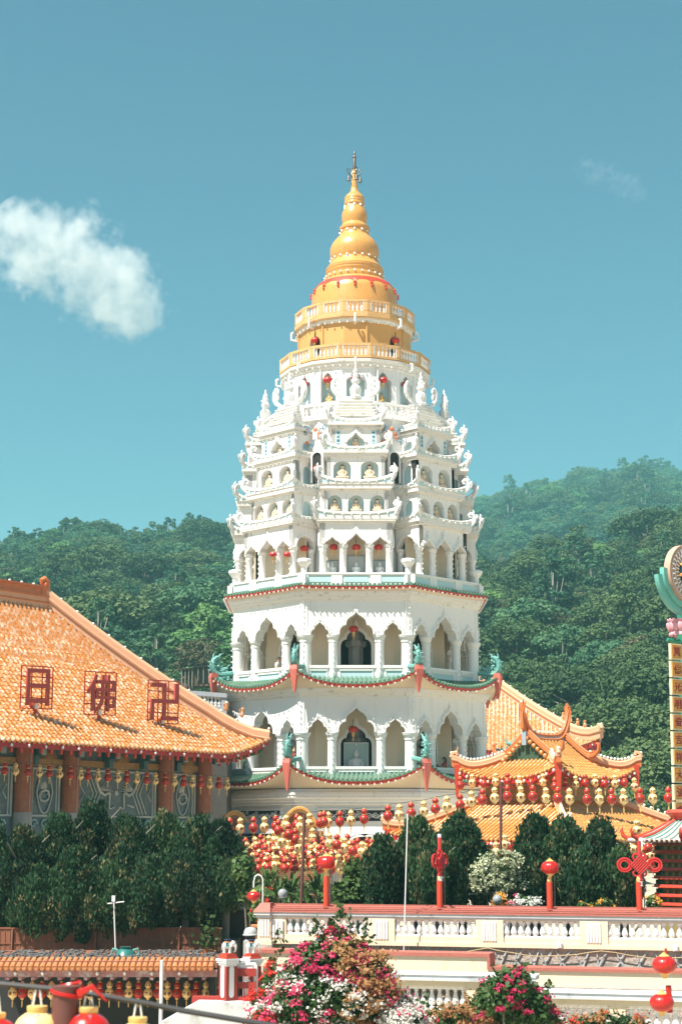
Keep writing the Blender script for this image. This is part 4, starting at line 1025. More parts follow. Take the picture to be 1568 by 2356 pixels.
for i, (p, w_) in enumerate(seq):
    m = MB(); m.lathe([(.38,0),(.38,PB-.1)], 12, 1, (p,wq-.2,0)); m.lathe([(.36,PB-.1),(.36,wt2-.3)], 12, 0, (p,wq-.2,0)); m.box(p-.02,p+.02,wq-.58,wq-.54,0,wt2-.4,1)
    m.obj('column', [pcol, MT['grey']], hall, 50)
    # panel left of this column
    x1, x0 = p-.36-.05, p-w_-.36+.05; z0, z1 = PB-.25, PT_+.30
    P_ = MB(); y = wq
    for a, b, c, d in ((x0,x1,z0,z0+.07),(x0,x1,z1-.07,z1),(x0,x0+.09,z0+.07,z1-.07),(x1-.09,x1,z0+.07,z1-.07),(x0+.17,x0+.22,z0+.07,z1-.07),(x1-.22,x1-.17,z0+.07,z1-.07)):
        P_.box(a,b,y-.05,y+.02,c,d)
    cx0 = (x0+x1)/2; zm = (z0+z1)/2; hh_ = (z1-z0)/2
    if w_ > 3:
        for e_ in (-1,1):
            for k in range(3):
                b0 = cx0+e_*(w_*.5-.55-.18*k*0); xx = cx0+e_*(w_/2-.62-k*.2); 
                P_.tube([(xx+e_*.0,y-.04,zm-hh_*.86),(xx-e_*.42,y-.04,zm),(xx,y-.04,zm+hh_*.86)], .035, 4)
            P_.tube([(cx0+e_*(w_/2-.33),y-.04,zm-hh_*.3),(cx0+e_*(w_/2-.55),y-.04,zm),(cx0+e_*(w_/2-.33),y-.04,zm+hh_*.3)], .03, 4)
            # dragon relief: coiling body
            P_.tube([(cx0+e_*(1.25-.12*t+.16*sin(t*.9)), y-.05, zm+hh_*(.62-.13*t)+.18*sin(t*1.35)) for t in range(11)], [.09-.006*t for t in range(11)], 5)
            for k in range(5): P_.tube([(cx0+e_*(1.0-.05*k),y-.04,zm+.15),(cx0+e_*(.55-.09*k),y-.04,zm+.52-.10*k)], [.035,.01], 4)
            P_.tube([(cx0+e_*1.0,y-.04,zm-hh_*.55),(cx0+e_*.62,y-.04,zm-hh_*.45)], [.05,.03], 4)
        P_.ball((cx0,y-.03,zm+.05), (.12,.05,.12), 8, 5)
    else:
        P_.tube([(cx0+.42*cos(t*pi/12)*(1-.18*abs(sin(t*pi/6))), y-.05, zm+hh_*.86*sin(t*pi/12)) for t in range(24)], .035, 5, 0, True)
        P_.ball((cx0,y,zm+.22), (.17,.06,.22), 8, 6); P_.tube([(cx0+.26*cos(t*.8), y-.05, zm-.15+.28*sin(t*.8)*(1-t*.05)) for t in range(10)], .05, 5)
    P_.obj('painted_panel', [line], hall, 50)
    v_ = MB()                                              # turquoise scrolls under the panel
    for k in range(int(w_/.55)):
        c = x0+.3+k*.55; v_.tube([(c+.2*(1-t/12)*cos(t*.8), y-.05, z0-.28+.2*(1-t/12)*sin(t*.8)) for t in range(10)], .045, 5)
    v_.obj('scroll_carving', [bteal2], hall, 50)
for i in range(17):                                         # bracket arms carrying the eave
    p = spn-2.0-i*2.02
    b_ = MB(); b_.box(p-.16,p+.16,wq-1.0,wq,ez-.12,ez+.12); b_.box(p-.13,p+.13,wq-.75,wq,ez-.42,ez-.12); b_.box(p-.11,p+.11,wq-.4,wq,ez-.75,ez-.42)
    b_.box(p-.30,p+.30,wq-.95,wq-.65,ez+.02,ez+.28,1); b_.box(p-.12,p+.12,wq-.79,wq-.75,ez-.40,ez-.14,1); b_.box(p-.15,p+.15,wq-1.05,wq-1.0,ez-.1,ez+.1,1)
    b_.obj('bracket', [bteal, bteal2], hall)
    if i % 2 == 0:
        m = MB(); m.lathe([(.42,0),(.34,.06),(.2,.1),(0,.12)], 16, 0, (0,0,0)); m.move(0, Matrix.Translation((p-1.0,wq,ez-.55)) @ Matrix.Rotation(pi/2,4,'X')); m.obj('wall_boss', [gilt], hall, 50)
# big characters standing on the roof
def glyph(txt, size, depth, name, m_, parent, bold=.0):
    cu = bpy.data.curves.new('lettering', 'FONT'); cu.body = txt; cu.size = size; cu.align_x = 'CENTER'; cu.align_y = 'CENTER'; cu.extrude = depth/2; cu.offset = bold; cu.resolution_u = 3
    o = bpy.data.objects.new('tmp_text', cu); COL.objects.link(o); dg = bpy.context.evaluated_depsgraph_get(); dg.update()
    me = bpy.data.meshes.new_from_object(o.evaluated_get(dg)); bpy.data.objects.remove(o); bpy.data.curves.remove(cu)
    co = np.zeros(len(me.vertices)*3); me.vertices.foreach_get('co', co); co = co.reshape(-1,3); c = (co.max(0)+co.min(0))/2; s_g = size*.92/max(1e-6, (co.max(0)-co.min(0))[:2].max()); co = (co-c); co[:,:2] *= s_g
    me.vertices.foreach_set('co', np.stack([co[:,0], -co[:,2], co[:,1]], 1).ravel()); me.update()
    me.materials.clear(); me.materials.append(m_)
    ob = bpy.data.objects.new(name, me); COL.objects.link(ob); ob.parent = parent; return ob
sgn_red = mat('sign_red', (.30,.035,.03), .5, .12, 3)
def hall_pq(px, d):
    """position along the eave seen at picture column px, d metres up the plan from the eave"""
    best = None
    for i in range(2000):
        p = -spn+2*spn*i/2000; w_ = ctr+dvec*p-n_*(s_-d)
        u = 784+FPX*w_.x/(w_.y*cos(TILT)+(GZ+ez)*sin(TILT)*0+w_.z*0+ .0001)*cos(TILT)
        e_ = abs(784+FPX*w_.x/(w_.y*cos(TILT)+5*sin(TILT))-px)
        if best is None or e_ < best[0]: best = (e_, p, w_)
    return best[1], best[2]
for ch, px, yt_, yb_, yf, lab in (('日',85,1533,1630,1688,'red framed character of a tall box shape standing nearest the hall ridge end'),('佛',231,1546,1644,1705,'red framed many-stroked character standing on the tiles between its two neighbours'),('卍',376,1566,1664,1722,'red framed hooked cross emblem standing on the tiles nearest the pagoda')):
    d = 1.25; p, w_ = hall_pq(px, d); Yd = w_.y
    z0, z1 = H(yb_,Yd), H(yt_,Yd); zf = GZ+ez+hr.hf(d); hh_ = z1-z0
    t = thing('roof_character', lab, 'sign', (w_.x, Yd, zf), hall_rz*.62, 'red characters on the hall roof')
    wd = hh_*.80
    g_ = glyph(ch, hh_*.95, .14, 'character', sgn_red, t, .012); g_.location = (0,-.08,z0-zf+hh_/2); g_.scale = (wd/hh_*1.05,1,1)
    m = MB()
    for x in (-wd/2,-wd/6,wd/6,wd/2): m.box(x-.02,x+.02,.02,.06,z0-zf,z1-zf)
    for k in range(5): zq = z0-zf+hh_*k/4; m.box(-wd/2,wd/2,.06,.09,zq-.02,zq+.02)
    m.obj('frame', [MT['redlac']], t)
    m = MB(); m.box(-.05,.05,.09,.17,-.1,z0-zf+.3); m.box(-.05,.05,.17,.9,z0-zf+.15,z0-zf+.22); m.obj('post', [MT['redlac']], t)
    m = MB(); m.box(-.06,.07,-.02,.05,z0-zf-.02,z0-zf+.2); m.obj('lamp_box', [MT['pipe']], t)

# ---- the hall behind the pagoda on the right
BN = at(1398, 1726, 108); s2_ = 6.6; sp2 = 12.0
c2 = Vector((BN.x-sp2, BN.y+s2_, GZ)); back = thing('rear_temple_hall', 'further temple hall with orange hip roof half hidden by the pagoda', 'temple', c2, R_(-6))
br_ = bpy.data.objects.new('roof', None); COL.objects.link(br_); br_.parent = back; br_.location = (0,0,BN.z-GZ)
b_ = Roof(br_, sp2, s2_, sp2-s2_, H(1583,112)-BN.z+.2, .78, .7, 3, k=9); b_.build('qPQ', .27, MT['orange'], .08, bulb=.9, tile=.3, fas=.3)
b_.hip(1,-1,.17,.5,MT['peach'],.1,'hip_ridge',MT['peach']); b_.hip(1,1,.17,.5,MT['peach'],.1,'hip_ridge',MT['peach'])
m = MB(); e = sp2-s2_; zr = b_.hf(s2_); m.box(-e,e,-.22,.22,zr-.1,zr+.8); m.obj('main_ridge', [MT['peach']], br_)
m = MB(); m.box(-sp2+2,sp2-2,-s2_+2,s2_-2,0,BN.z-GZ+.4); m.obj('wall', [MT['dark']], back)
for i in range(6):
    m = MB(); m.lathe([(.35,0),(.35,BN.z-GZ+.3)], 12, 0, (sp2-2.2-i*3.6,-s2_+1.7,0)); m.obj('column', [pcol], back, 50)
for i in range(4):
    m = MB(); d = 2.2-.45*i; z = b_.z(sp2-d, -(s2_-d))+.95; p = (sp2-d, -(s2_-d)); m.ball((p[0],p[1],z), (.13,.13,.18), 6, 5); m.ball((p[0],p[1],z+.22), .10, 6, 5)
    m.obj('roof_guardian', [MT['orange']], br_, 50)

# ---- the two-tier pavilion on the right
VY = 66.0; VC = at(1257, 1800, VY); vrz = R_(36.3)        # local -p axis faces left-front, local -q axis faces right-front
pav = thing('garden_pavilion', 'two-tier pavilion with amber tiled roofs, swallowtail ridge and upcurled orange hips', 'pavilion', (VC.x, VY, GZ), -R_(90-36.3)+pi/2-pi/2+R_(0))
pav.rotation_euler = (0,0,R_(45))
su = 2.52; zu = H(1790, 64.2)-GZ
ur = bpy.data.objects.new('upper_roof', None); COL.objects.link(ur); ur.parent = pav; ur.location = (0,0,zu)
U_ = Roof(ur, su, su, 1.15, H(1700,66)-GZ-zu, .62, .46, 1.9, k=8); U_.build('qpQP', .21, MT['amber'], .062, bulb=.34, tile=.24, fas=.17)
for a, b in ((1,1),(1,-1),(-1,1),(-1,-1)): U_.hip(a,b,.085,.25,MT['rust'],.12,'hip_ridge',MT['peach'],1.15)
zr = U_.hf(su)
m = MB(); L = 1.30
m.plate([(-L-.1,zr-.3),(-L*.6,zr-.15),(0,zr-.22),(L*.6,zr-.15),(L+.1,zr-.3),(L+.12,zr+.25),(L*.55,zr+.12),(0,zr+.06),(-L*.55,zr+.12),(-L-.12,zr+.25)], -.10, .10); m.obj('main_ridge', [MT['mosaic']], ur)
m = MB(); P = [(L*1.16*u, 0, zr+.10+.10*u*u+1.05*abs(u)**5) for u in [i/10-1 for i in range(21)]]; P = [(-L*1.10,0,zr+1.5)]+P+[(L*1.10,0,zr+1.5)]
m.tube(P, [.05]+[.11]*21+[.05], 6); m.tube([(a,b-.12,c-.13) for a,b,c in P], .045, 5); m.tube([(a,b+.12,c-.13) for a,b,c in P], .045, 5)
for sg in (-1,1): m.plate([(sg*L*1.0,zr+.2),(sg*(L*1.16),zr+.35),(sg*(L*1.18),zr+1.2),(sg*(L*1.08),zr+1.4),(sg*L*1.05,zr+.9)][::sg], -.07, .07)
m.obj('swallowtail_ridge', [MT['rust']], ur, 50)
for sp_ in (-1,1):                                          # gables: board, trim and the descending ridges with scroll ends
    m = MB(); g0, zg = U_.g, U_.hf(su-U_.g); x = sp_*(g0+.03)
    m.add([(x,-g0,zg),(x,g0,zg),(x,0,zr)], [(0,1,2),(2,1,0)], 0); m.obj('gable_board', [MT['green']], ur)
    for sg in (-1,1):
        m = MB(); P = [(sp_*(g0+.02), sg*g0*1.32*f, U_.hf(su-g0*1.32*f)+.22+.5*max(0,f-.75)**1.5*4) for f in [i/10 for i in range(11)]]
        m.tube(P, .10, 6); m.tube([(a,b,c+.13) for a,b,c in P], .06, 5)
        e = P[-1]; m.tube([e,(e[0],e[1]+sg*.2,e[2]+.18),(e[0],e[1]+sg*.22,e[2]+.42),(e[0],e[1]+sg*.08,e[2]+.46)], [.1,.09,.07,.04], 6)
        for k in range(7): f = k/7+.05; m.ball((sp_*(g0+.16), sg*g0*1.1*f, U_.hf(su-g0*1.1*f)+.02), .10, 6, 4, 1)
        m.obj('verge_ridge', [MT['rust'], MT['amber'], MT['mosaic']], ur, 50)
m = MB()
for i in range(12): u = i/5.5-1; m.ball((L*1.16*u, 0, zr+.26+.1*u*u+1.05*abs(u)**5), .055, 5, 4)
m.obj('light_string', [MT['bulb']], ur)
sl = 4.48; zl = H(1932, 62.5)-GZ; dmx = 2.75
lr_ = bpy.data.objects.new('lower_roof', None); COL.objects.link(lr_); lr_.parent = pav; lr_.location = (0,0,zl)
hL = H(1842,64.0)-GZ-zl
L_ = Roof(lr_, sl, sl, .0, hL*sl/dmx*1.0, .92, .30, 2.2, dmax=dmx, k=8); L_.build('qpQP', .21, MT['amber'], .062, bulb=.42, tile=.24, fas=.17)
for a, b in ((1,1),(1,-1),(-1,1),(-1,-1)): L_.hip(a,b,.085,.25,MT['rust'],.13,'hip_ridge',MT['peach'],.8)
ss = sl-dmx; zz0 = zl+L_.hf(dmx)
m = MB()
for a, b in ((1,0),(-1,0),(0,1),(0,-1)):
    m.box(min(a*ss,a*(ss-.15)) if a else -ss, max(a*ss,a*(ss-.15)) if a else ss, min(b*ss,b*(ss-.15)) if b else -ss+.15, max(b*ss,b*(ss-.15)) if b else ss-.15, zz0-.35, zu+.35)
m.obj('clerestory', [gilt], pav)
m = MB(); m.lathe([(ss*1.40,0),(ss*1.40,.14)], 4, 0, (0,0,zz0+.02), a0=pi/4); m.obj('clerestory_rail', [MT['redlac']], pav)
for a, b in ((1,1),(1,-1),(-1,1),(-1,-1),(1,.3),(1,-.3),(-1,.3),(-1,-.3),(.3,-1),(-.3,-1)):
    m = MB(); m.lathe([(.2,0),(.17,.2),(.17,zl+.5)], 12, 0, (a*3.2,b*3.2,0)); m.obj('column', [MT['redlac']], pav, 50)
m = MB()
for k in range(4):
    r_ = MB(); r_.box(-3.4,3.4,-3.45,-3.3,zl-.55,zl-.2); r_.move(0, Matrix.Rotation(k*pi/2,4,'Z')); m.add(r_.v, r_.f)
m.obj('tie_beam', [gilt], pav)
# ------------------------------------------------------------------ cream terrace wall on the right
crm = mat('cream_plaster', (.72,.62,.445), .75, .05, 1.2, dirt_glint=.35, dcol=(.45,.36,.24), dscale=1.1, streak=True, dth=.55, bump=.15, bscale=5)
whb = mat('white_baluster_paint', (.78,.78,.78), .55, .05, 4, dirt_glint=.25, dcol=(.42,.41,.38), dscale=4, dth=.55)
copr = mat('red_coping_tile', (.40,.12,.09), .7, .2, 3, dirt_glint=.35, dcol=(.20,.07,.05), dscale=3, bump=.25, bscale=10)
gryc = mat('grey_weathered_cornice', (.52,.54,.55), .7, .18, 2, dirt_glint=.6, dcol=(.16,.16,.16), dscale=2.5, streak=False, dth=.55)
rub = mat('rubble_stone', (.42,.35,.30), .9, .35, 3.2, bump=.9, bscale=9, fine=.3); mort = mat('grey_mortar', (.40,.41,.41), .85, .15, 5, bump=.3)
WL = at(628, 2110, 42.0); WRx = at(1568, 2110, 39.4)
wv = (WRx-WL); wv.z = 0; wlen = wv.length; wang = atan2(wv.y, wv.x); wd_ = wv.normalized(); wn_ = Vector((-wd_.y, wd_.x, 0))
def wx(px):
    """distance along the wall seen at picture column px"""
    k = (px-784)/FPX*1.0
    # point WL + s*wd_: X/(depth) with depth measured along the tilted axis at about this height
    def u(s): p = WL+wd_*s; return 784+FPX*p.x/(p.y*cos(TILT)+(-2.5)*sin(TILT))
    a, b = -30, 60
    for _ in range(50):
        c = (a+b)/2
        if u(c) < px: a = c
        else: b = c
    return a
def wz(y): return H(y, 41.5)                  # heights read at the left end
wall = thing('balustrade_wall', 'long cream terrace wall with white balusters, red coping and a rubble stone foot', 'wall', (WL.x, WL.y, 0), wang)
XE = wlen+5.0
z_c0, z_c1, z_k, z_f, z_b1, z_b0, z_fb, z_m = wz(2085)+.0, wz(2097), wz(2110), wz(2114), wz(2114), wz(2151), wz(2164), wz(2173)
m = MB(); x0 = -.0
m.add([(x0,-.18,z_c1),(XE,-.18,z_c1),(XE,.30,z_c0+.03),(x0,.30,z_c0+.03),(x0,-.18,z_c1-.03),(XE,-.18,z_c1-.03),(XE,.30,z_c1-.03),(x0,.30,z_c1-.03)], [(0,1,2,3),(7,6,5,4),(0,4,5,1),(3,2,6,7),(0,3,7,4),(1,5,6,2)]); 
for i in range(3): m.box(x0,XE,-.17+.13*i,-.13+.13*i,z_c1+.035+.052*i,z_c1+.062+.056*i)
m.obj('coping', [copr], wall)
m = MB(); m.box(x0-.02,XE,-.155,.28,z_c1-.10,z_c1-.031); m.box(x0,XE,-.125,.24,z_c1-.15,z_c1-.10); m.obj('cornice', [gryc], wall)
pilx = [wx(880), wx(1128), wx(1367), wx(1620)]
pans = [(wx(660),wx(858)),(wx(908),wx(1105)),(wx(1157),wx(1341)),(wx(1393),wx(1590)),(wx(1650),XE-.3)]
m = MB(); zt_ = z_c1-.15
m.box(x0,XE,-.10,.14,z_b1,zt_); m.box(x0,XE,-.10,.14,z_fb,z_b0); m.box(x0-.03,XE,-.15,.2,z_m,z_fb)
edges = [x0]+[v for p in pans for v in p]+[XE]
for a, b in zip(edges[0::2], edges[1::2]): m.box(a,b,-.10,.14,z_b0,z_b1)
for px_ in pilx: m.box(px_-.33,px_+.33,-.13,-.10,z_fb,zt_)
m.obj('frame', [crm], wall)
for px_ in pilx+[wx(640)]:
    m = MB(); 
    for i in range(5): m.box(px_-.17+.07*i,px_-.122+.07*i,-.155,-.13,z_b0-.08,z_b1-.02)
    m.obj('fluted_pilaster', [whb], wall)
for a, b in pans:
    n = int(round((b-a)/.177))
    for i in range(n):
        m = MB(); x = a+(b-a)*(i+.5)/n; balu(m, x, -.02, z_b0, z_b1, .078, 10); m.obj('baluster', [whb], wall, 40)
    m = MB(); m.box(a,b,.0,.10,z_b1-.03,z_b1-.004); m.box(a,b,-.04,.1,z_b0+.004,z_b0+.04); m.box(a-.012,a+.02,-.06,.1,z_b0+.04,z_b1-.1); m.box(b-.02,b+.012,-.06,.1,z_b0+.04,z_b1-.1); m.obj('panel_edge', [whb], wall)
# wall body, rubble band with raised mortar
z_r0 = wz(2236)
m = MB(); m.box(x0,XE,.14,.4,-8.2,z_fb-.02); m.box(x0+.02,XE,-.06,.14,-8.2,z_m); m.obj('wall_body', [rub], wall)
m = MB(); x = .1; zz0, zz1 = wz(2242), z_m-.01
while x < XE-.4:
    w_ = random.uniform(.34,.52); j = lambda a: random.uniform(-a,a); zm = (zz0+zz1)/2+j(.12)
    pts_ = [(x+j(.05), zz0), (x+w_*.5+j(.08), zm), (x+w_*.25+j(.1), zz1)]
    m.tube([(a,-.075,b) for a, b in pts_], [.026,.022,.022], 5); m.tube([(pts_[1][0],-.075,pts_[1][1]),(x+w_+j(.06),-.075,zz1)], .03, 5)
    m.tube([(pts_[1][0],-.075,pts_[1][1]),(x+w_*1.1+j(.06),-.075,zz0+j(.05))], .03, 5); x += w_
m.obj('mortar_joint', [mort], wall)
m = MB()                                                    # thin cables clipped along the foot of the wall
P = []; x = wx(900)
while x < XE: P.append((x,-.17,z_fb-.10-.16*abs(sin(x*1.15))-random.uniform(0,.03))); x += .3
m.tube(P, .012, 4); m.obj('cable', [mat('dull_cable', (.40,.30,.16), .7, .1, 3)], wall)
for px_, y_ in ((1288,2163),(1553,2165)):
    m = MB(); x = wx(px_); m.box(x-.05,x+.06,-.20,-.13,wz(y_+9),wz(y_-6)); m.box(x-.03,x+.04,-.22,-.2,wz(y_+7),wz(y_-4)); m.obj('junction_box', [MT['pipe']], wall)
# corner post at the left end with its return
m = MB(); 
m.box(-.34,-.0,-.20,.24,z_fb,z_c1-.17); m.box(-.40,.04,-.25,.30,z_m-.02,z_fb); m.box(-.34,.0,.24,3.0,-8.2,z_c1-.17); m.obj('corner_post', [crm], wall)
m = MB(); m.box(-.42,.0,-.28,.32,z_c1-.10,z_c1-.03); m.box(-.38,.0,-.24,.28,z_c1-.17,z_c1-.10); m.box(-.40,.02,.32,3,z_c1-.14,z_c1-.03); m.obj('post_cornice', [gryc], wall)
m = MB(); m.add([(-.44,-.30,z_c1-.03),(.02,-.30,z_c1-.03),(.02,.34,z_c1-.03),(-.44,.34,z_c1-.03),(-.30,-.1,z_c0+.06),(-.05,-.1,z_c0+.06),(-.05,.2,z_c0+.06),(-.30,.2,z_c0+.06)], [(3,2,1,0),(4,5,6,7),(0,1,5,4),(1,2,6,5),(2,3,7,6),(3,0,4,7)]); m.obj('post_coping', [copr], wall)
m = MB()
for i in range(4): m.box(-.29+.07*i,-.245+.07*i,-.225,-.2,z_b0-.05,z_b1-.02)
m.obj('fluted_pilaster', [whb], wall)
m = MB(); m.box(-.42,.06,-.27,.3,wz(2232),z_m-.02); m.obj('stone_foot', [rub], wall)
m = MB(); m.box(.0,XE+20,.4,24,-8.2,-3.02); o = m.obj('terrace', [mat('terrace_paving', (.46,.40,.32), .85, .2, 1.5)]); o.location = wall.location; o.rotation_euler = wall.rotation_euler; tag(o, None, None, kind='structure')
m = MB(); m.box(-.3,XE+10,.42,7.5,-3.0,-2.94); o = m.obj('shade_strip', [mat('painted_shade', (.035,.03,.022), .95, .3, 3)]); o.location = wall.location; o.rotation_euler = wall.rotation_euler; tag(o, None, None, kind='structure')  # dark strip added behind the balusters, its colour stands for deep shade
# ---- the stair ramp wall in front with its own lower balustrade
def fx(px, off):
    def u(s): p = WL+wd_*s-wn_*off; return 784+FPX*p.x/(p.y*cos(TILT)+(-3.6)*sin(TILT))
    a, b = -30, 60
    for _ in range(50):
        c = (a+b)/2
        if u(c) < px: a = c
        else: b = c
    return a
def Dw(px, off): return (WL+wd_*fx(px,off)-wn_*off).y
ramp = thing('stair_wall', 'lower cream stair wall stepping down in front of the terrace, with white rail and balusters', 'wall', (WL.x, WL.y, 0), wang)
def wzr(y, D): return H(y, D)
m = MB(); sx = wx(1137); D1 = Dw(880,1.1); D2 = Dw(1350,1.1)
za1, za2, zb1_, zb2_ = H(2190,D1), H(2198,D1), H(2229,D2), H(2236,D2)
m.box(wx(618),sx+.06,-1.10,-.4,za2,za1); m.box(sx-.0,sx+.07,-1.10,-.4,zb1_,za2); m.box(sx,XE,-1.10,-.4,zb2_,zb1_); m.obj('red_band', [copr], ramp)
m = MB(); m.box(wx(622),sx,-1.05,-.4,-8.2,za2); m.box(sx,XE,-1.05,-.4,-8.2,zb2_); m.obj('wall_body', [crm], ramp)
# front balustrade of the ramp: two lengths, the right one lower
def low_bal(xa_, xb_, yrail, D, nbal, posts, off):
    zt_ = H(yrail, D); y0 = -off
    m = MB(); m.box(xa_,xb_,y0-.22,y0+.40,zt_-.035,zt_); m.obj('white_rail', [MT['white']], ramp)
    m = MB(); m.box(xa_+.01,xb_-.01,y0-.19,y0+.36,zt_-.10,zt_-.035); m.box(xa_+.02,xb_-.02,y0-.24,y0-.17,zt_-.16,zt_-.10); m.obj('rail_moulding', [gryc], ramp)
    m = MB(); m.box(xa_,xb_,y0-.14,y0+.14,zt_-.28,zt_-.16); m.box(xa_,xb_,y0-.14,y0+.14,-8.2,zt_-.80)
    ed = [xa_]+[v for p in posts for v in p]+[xb_]
    for a, b in zip(ed[0::2], ed[1::2]): m.box(a,b,y0-.14,y0+.14,zt_-.80,zt_-.28)
    m.obj('frame', [crm], ramp)
    for a, b in posts:
        n = max(2, int(round((b-a)/.19)))
        for i in range(n):
            m = MB(); balu(m, a+(b-a)*(i+.5)/n, y0+.02, zt_-.80, zt_-.28, .085, 10); m.obj('baluster', [whb], ramp, 40)
        m = MB(); m.box(a,b,y0-.02,y0+.1,zt_-.36,zt_-.284); m.obj('panel_edge', [whb], ramp)
OF = 2.3
low_bal(fx(640,OF), fx(1236,OF), 2238, Dw(1000,OF), 0, [(fx(700,OF),fx(880,OF)),(fx(912,OF),fx(1074,OF))], OF)
low_bal(fx(1130,OF+.7), XE, 2281, Dw(1400,OF+.7), 0, [(fx(1225,OF+.7),fx(1403,OF+.7)),(fx(1438,OF+.7),fx(1625,OF+.7))], OF+.7)
m = MB(); m.box(fx(640,OF),XE,-OF+.5,-1.05,-8.2,H(2275,38)); m.obj('stair_core', [rub], ramp)

# ------------------------------------------------------------------ left court: fence, tiled lean-to, gate posts, ramp
brd = mat('brown_red_boards', (.25,.085,.045), .8, .25, 1.2, dirt_glint=.45, dcol=(.42,.24,.15), dscale=2.5, streak=True, dth=.54)
D = 52.6
fz0, fz1 = H(2206,D), H(2137,D); fx0, fx1 = X(-60,2150,D), X(509,2150,D)
t = thing('board_fence', 'low brown red boarded fence below the row of junipers', 'fence', ((fx0+fx1)/2, D, fz0)); hw = (fx1-fx0)/2
m = MB(); m.box(-hw,hw,0,.06,-3,fz1-fz0); 
for i in range(int(2*hw/.16)): m.box(-hw+.16*i,-hw+.16*i+.03,-.015,0,-.0,fz1-fz0-.02)
m.obj('boards', [brd], t)
m = MB(); m.box(-hw,hw,-.03,.0,(fz1-fz0)*.5,(fz1-fz0)*.5+.03); m.box(-hw-.01,hw+.01,-.03,.09,fz1-fz0,fz1-fz0+.04); m.obj('rail', [brd], t)
for i in range(3):
    m = MB(); x = -hw+1.2+i*(2*hw-2)/2.2; m.tube([(x,-.05,-.2),(x+.02,-.05,fz1-fz0)], .03, 6); m.obj('post', [brd], t)
# bed behind the fence that the junipers grow in
m = MB(); m.box(-14,X(545,2150,53),52.75,60,-8.2,H(2150,52)-.25); tag(m.obj('planting_bed', [mat('dark_soil', (.05,.042,.03), .95, .3, 3)]), None, None, kind='structure')
# lean-to roof with one row of tiles, rubble on top
D = 46.5; z0 = H(2236,D); x0, x1 = X(-60,2230,D), X(499,2230,D); hw = (x1-x0)/2
ftl = mat('faded_pink_fascia', (.42,.20,.19), .75, .2, 3, dirt_glint=.9, dcol=(.60,.56,.54), dscale=5, dth=.50); terr = mat('terracotta_tile', (.50,.19,.07), .6, .3, 4, dirt_glint=.5, dcol=(.75,.40,.20), dscale=6, dth=.52)
t = thing('lean_to_roof', 'flat lean-to with a single row of terracotta tiles and a peeling pink fascia', 'roof', ((x0+x1)/2, D, z0))
m = MB(); m.box(-hw,hw,.1,4.4,.10,.28); m.obj('slab', [brd], t)
m = MB(); n = int(2*hw/.165)
for i in range(n):
    x = -hw+.165*(i+.5); j = random.uniform(-.012,.012); m.tube([(x,-.12+j,.10),(x,.12,.19),(x,.55,.30)], [.085,.075,.07], 8); m.tube([(x,-.13+j,.10),(x,-.118+j,.10)], .055, 8)
m.obj('tile_row', [terr], t, 40)
m = MB(); m.box(-hw,hw,.02,.12,-.14,.05); m.obj('fascia', [ftl], t)
m = MB()
for i in range(int(2*hw/.36)): x = -hw+.2+.36*i; m.box(x-.05,x+.05,-.0,.6,-.22,-.14)
m.obj('rafter_ends', [ftl], t)
m = MB()
for i in range(int(2*hw/.75)): m.ball((-hw+.4+.75*i,-.03,-.04), (.05,.05,.06), 6, 4)
m.obj('light_string', [MT['bulb']], t)
m = MB(); m.box(-hw,hw,3.2,3.4,-4,.1); m.box(hw-.2,hw-.05,.2,3.2,-4,.1); m.obj('back_wall', [MT['dark']], t)
m = MB()
for i in range(700):
    x, y = random.uniform(-hw,hw), random.uniform(.55,4.0); r = random.uniform(.02,.06); m.ball((x,y,.29+r*.4), (r*1.6,r,r*.7), 5, 3)
tag(m.obj('rubble', [mat('pale_rubble', (.11,.105,.10), .9, .9, 8)]), None, None, kind='stuff').location = t.location
# pole holding the lean-to
m = MB(); x = X(371,2290,44.5); m.tube([(0,0,-4),(0,0,H(2236,44.5)-H(2356,44.5)+.3)], .05, 8); o = m.obj('steel_pole', [MT['pipe']], None, 60); o.location = (x, 44.5, H(2356,44.5)); tag(o, 'bare white steel pole under the lean-to edge beside the lanterns', 'pole')
# small things on the lean-to
def potted(px, y, D, h_, label):
    t = thing('potted_plant', label, 'plant', tuple(at(px, y, D))); m = MB(); m.lathe([(.10,0),(.15,.2),(.16,.24),(.13,.24)], 12, 0); m.obj('pot', [terr], t, 40)
    P = rng.normal(0,1,(160,3))*np.array([.16,.16,.22])*h_+np.array([0,0,.35+.25*h_]); v, f = leaf_quads(P, rng.normal(0,1,(160,3)), .05*h_); soup('leaves', v, f, None, [lowgreen], t)
    m = MB(); m.tube([(0,0,.2),(.02,0,.6*h_)], .02, 5); m.obj('stem', [bark], t); return t
potted(478,2204,49.5,1.1,'small bush in a clay pot standing at the end of the board fence')
t = thing('turquoise_jar', 'squat dark turquoise glazed jar on the lean-to roof before the fence', 'jar', tuple(at(288,2216,48.6)))
m = MB(); m.lathe([(.10,0),(.26,.08),(.30,.22),(.22,.36),(.14,.40),(.17,.46)], 16, 0); m.obj('body', [mat('dark_turquoise', (.03,.16,.14), .3, .4, 6)], t, 40)
for sg in (-1,1):
    m = MB(); m.tube([(sg*.26,0,.16),(sg*.40,0,.26),(sg*.36,0,.4),(sg*.22,0,.36)], .035, 6); m.obj('handle', [MT['turq']], t, 40)
t = thing('television_aerial', 'thin rooftop aerial on a white pole in front of the dark junipers', 'aerial', tuple(at(263,2212,50.2)))
m = MB(); z1 = H(2070,50.2)-H(2212,50.2); m.tube([(.05,0,0),(-.06,0,z1)], .022, 6); m.obj('mast', [MT['pipe']], t)
m = MB(); m.tube([(-.25,0,z1-.12),(.25,0,z1-.06)], .02, 5)
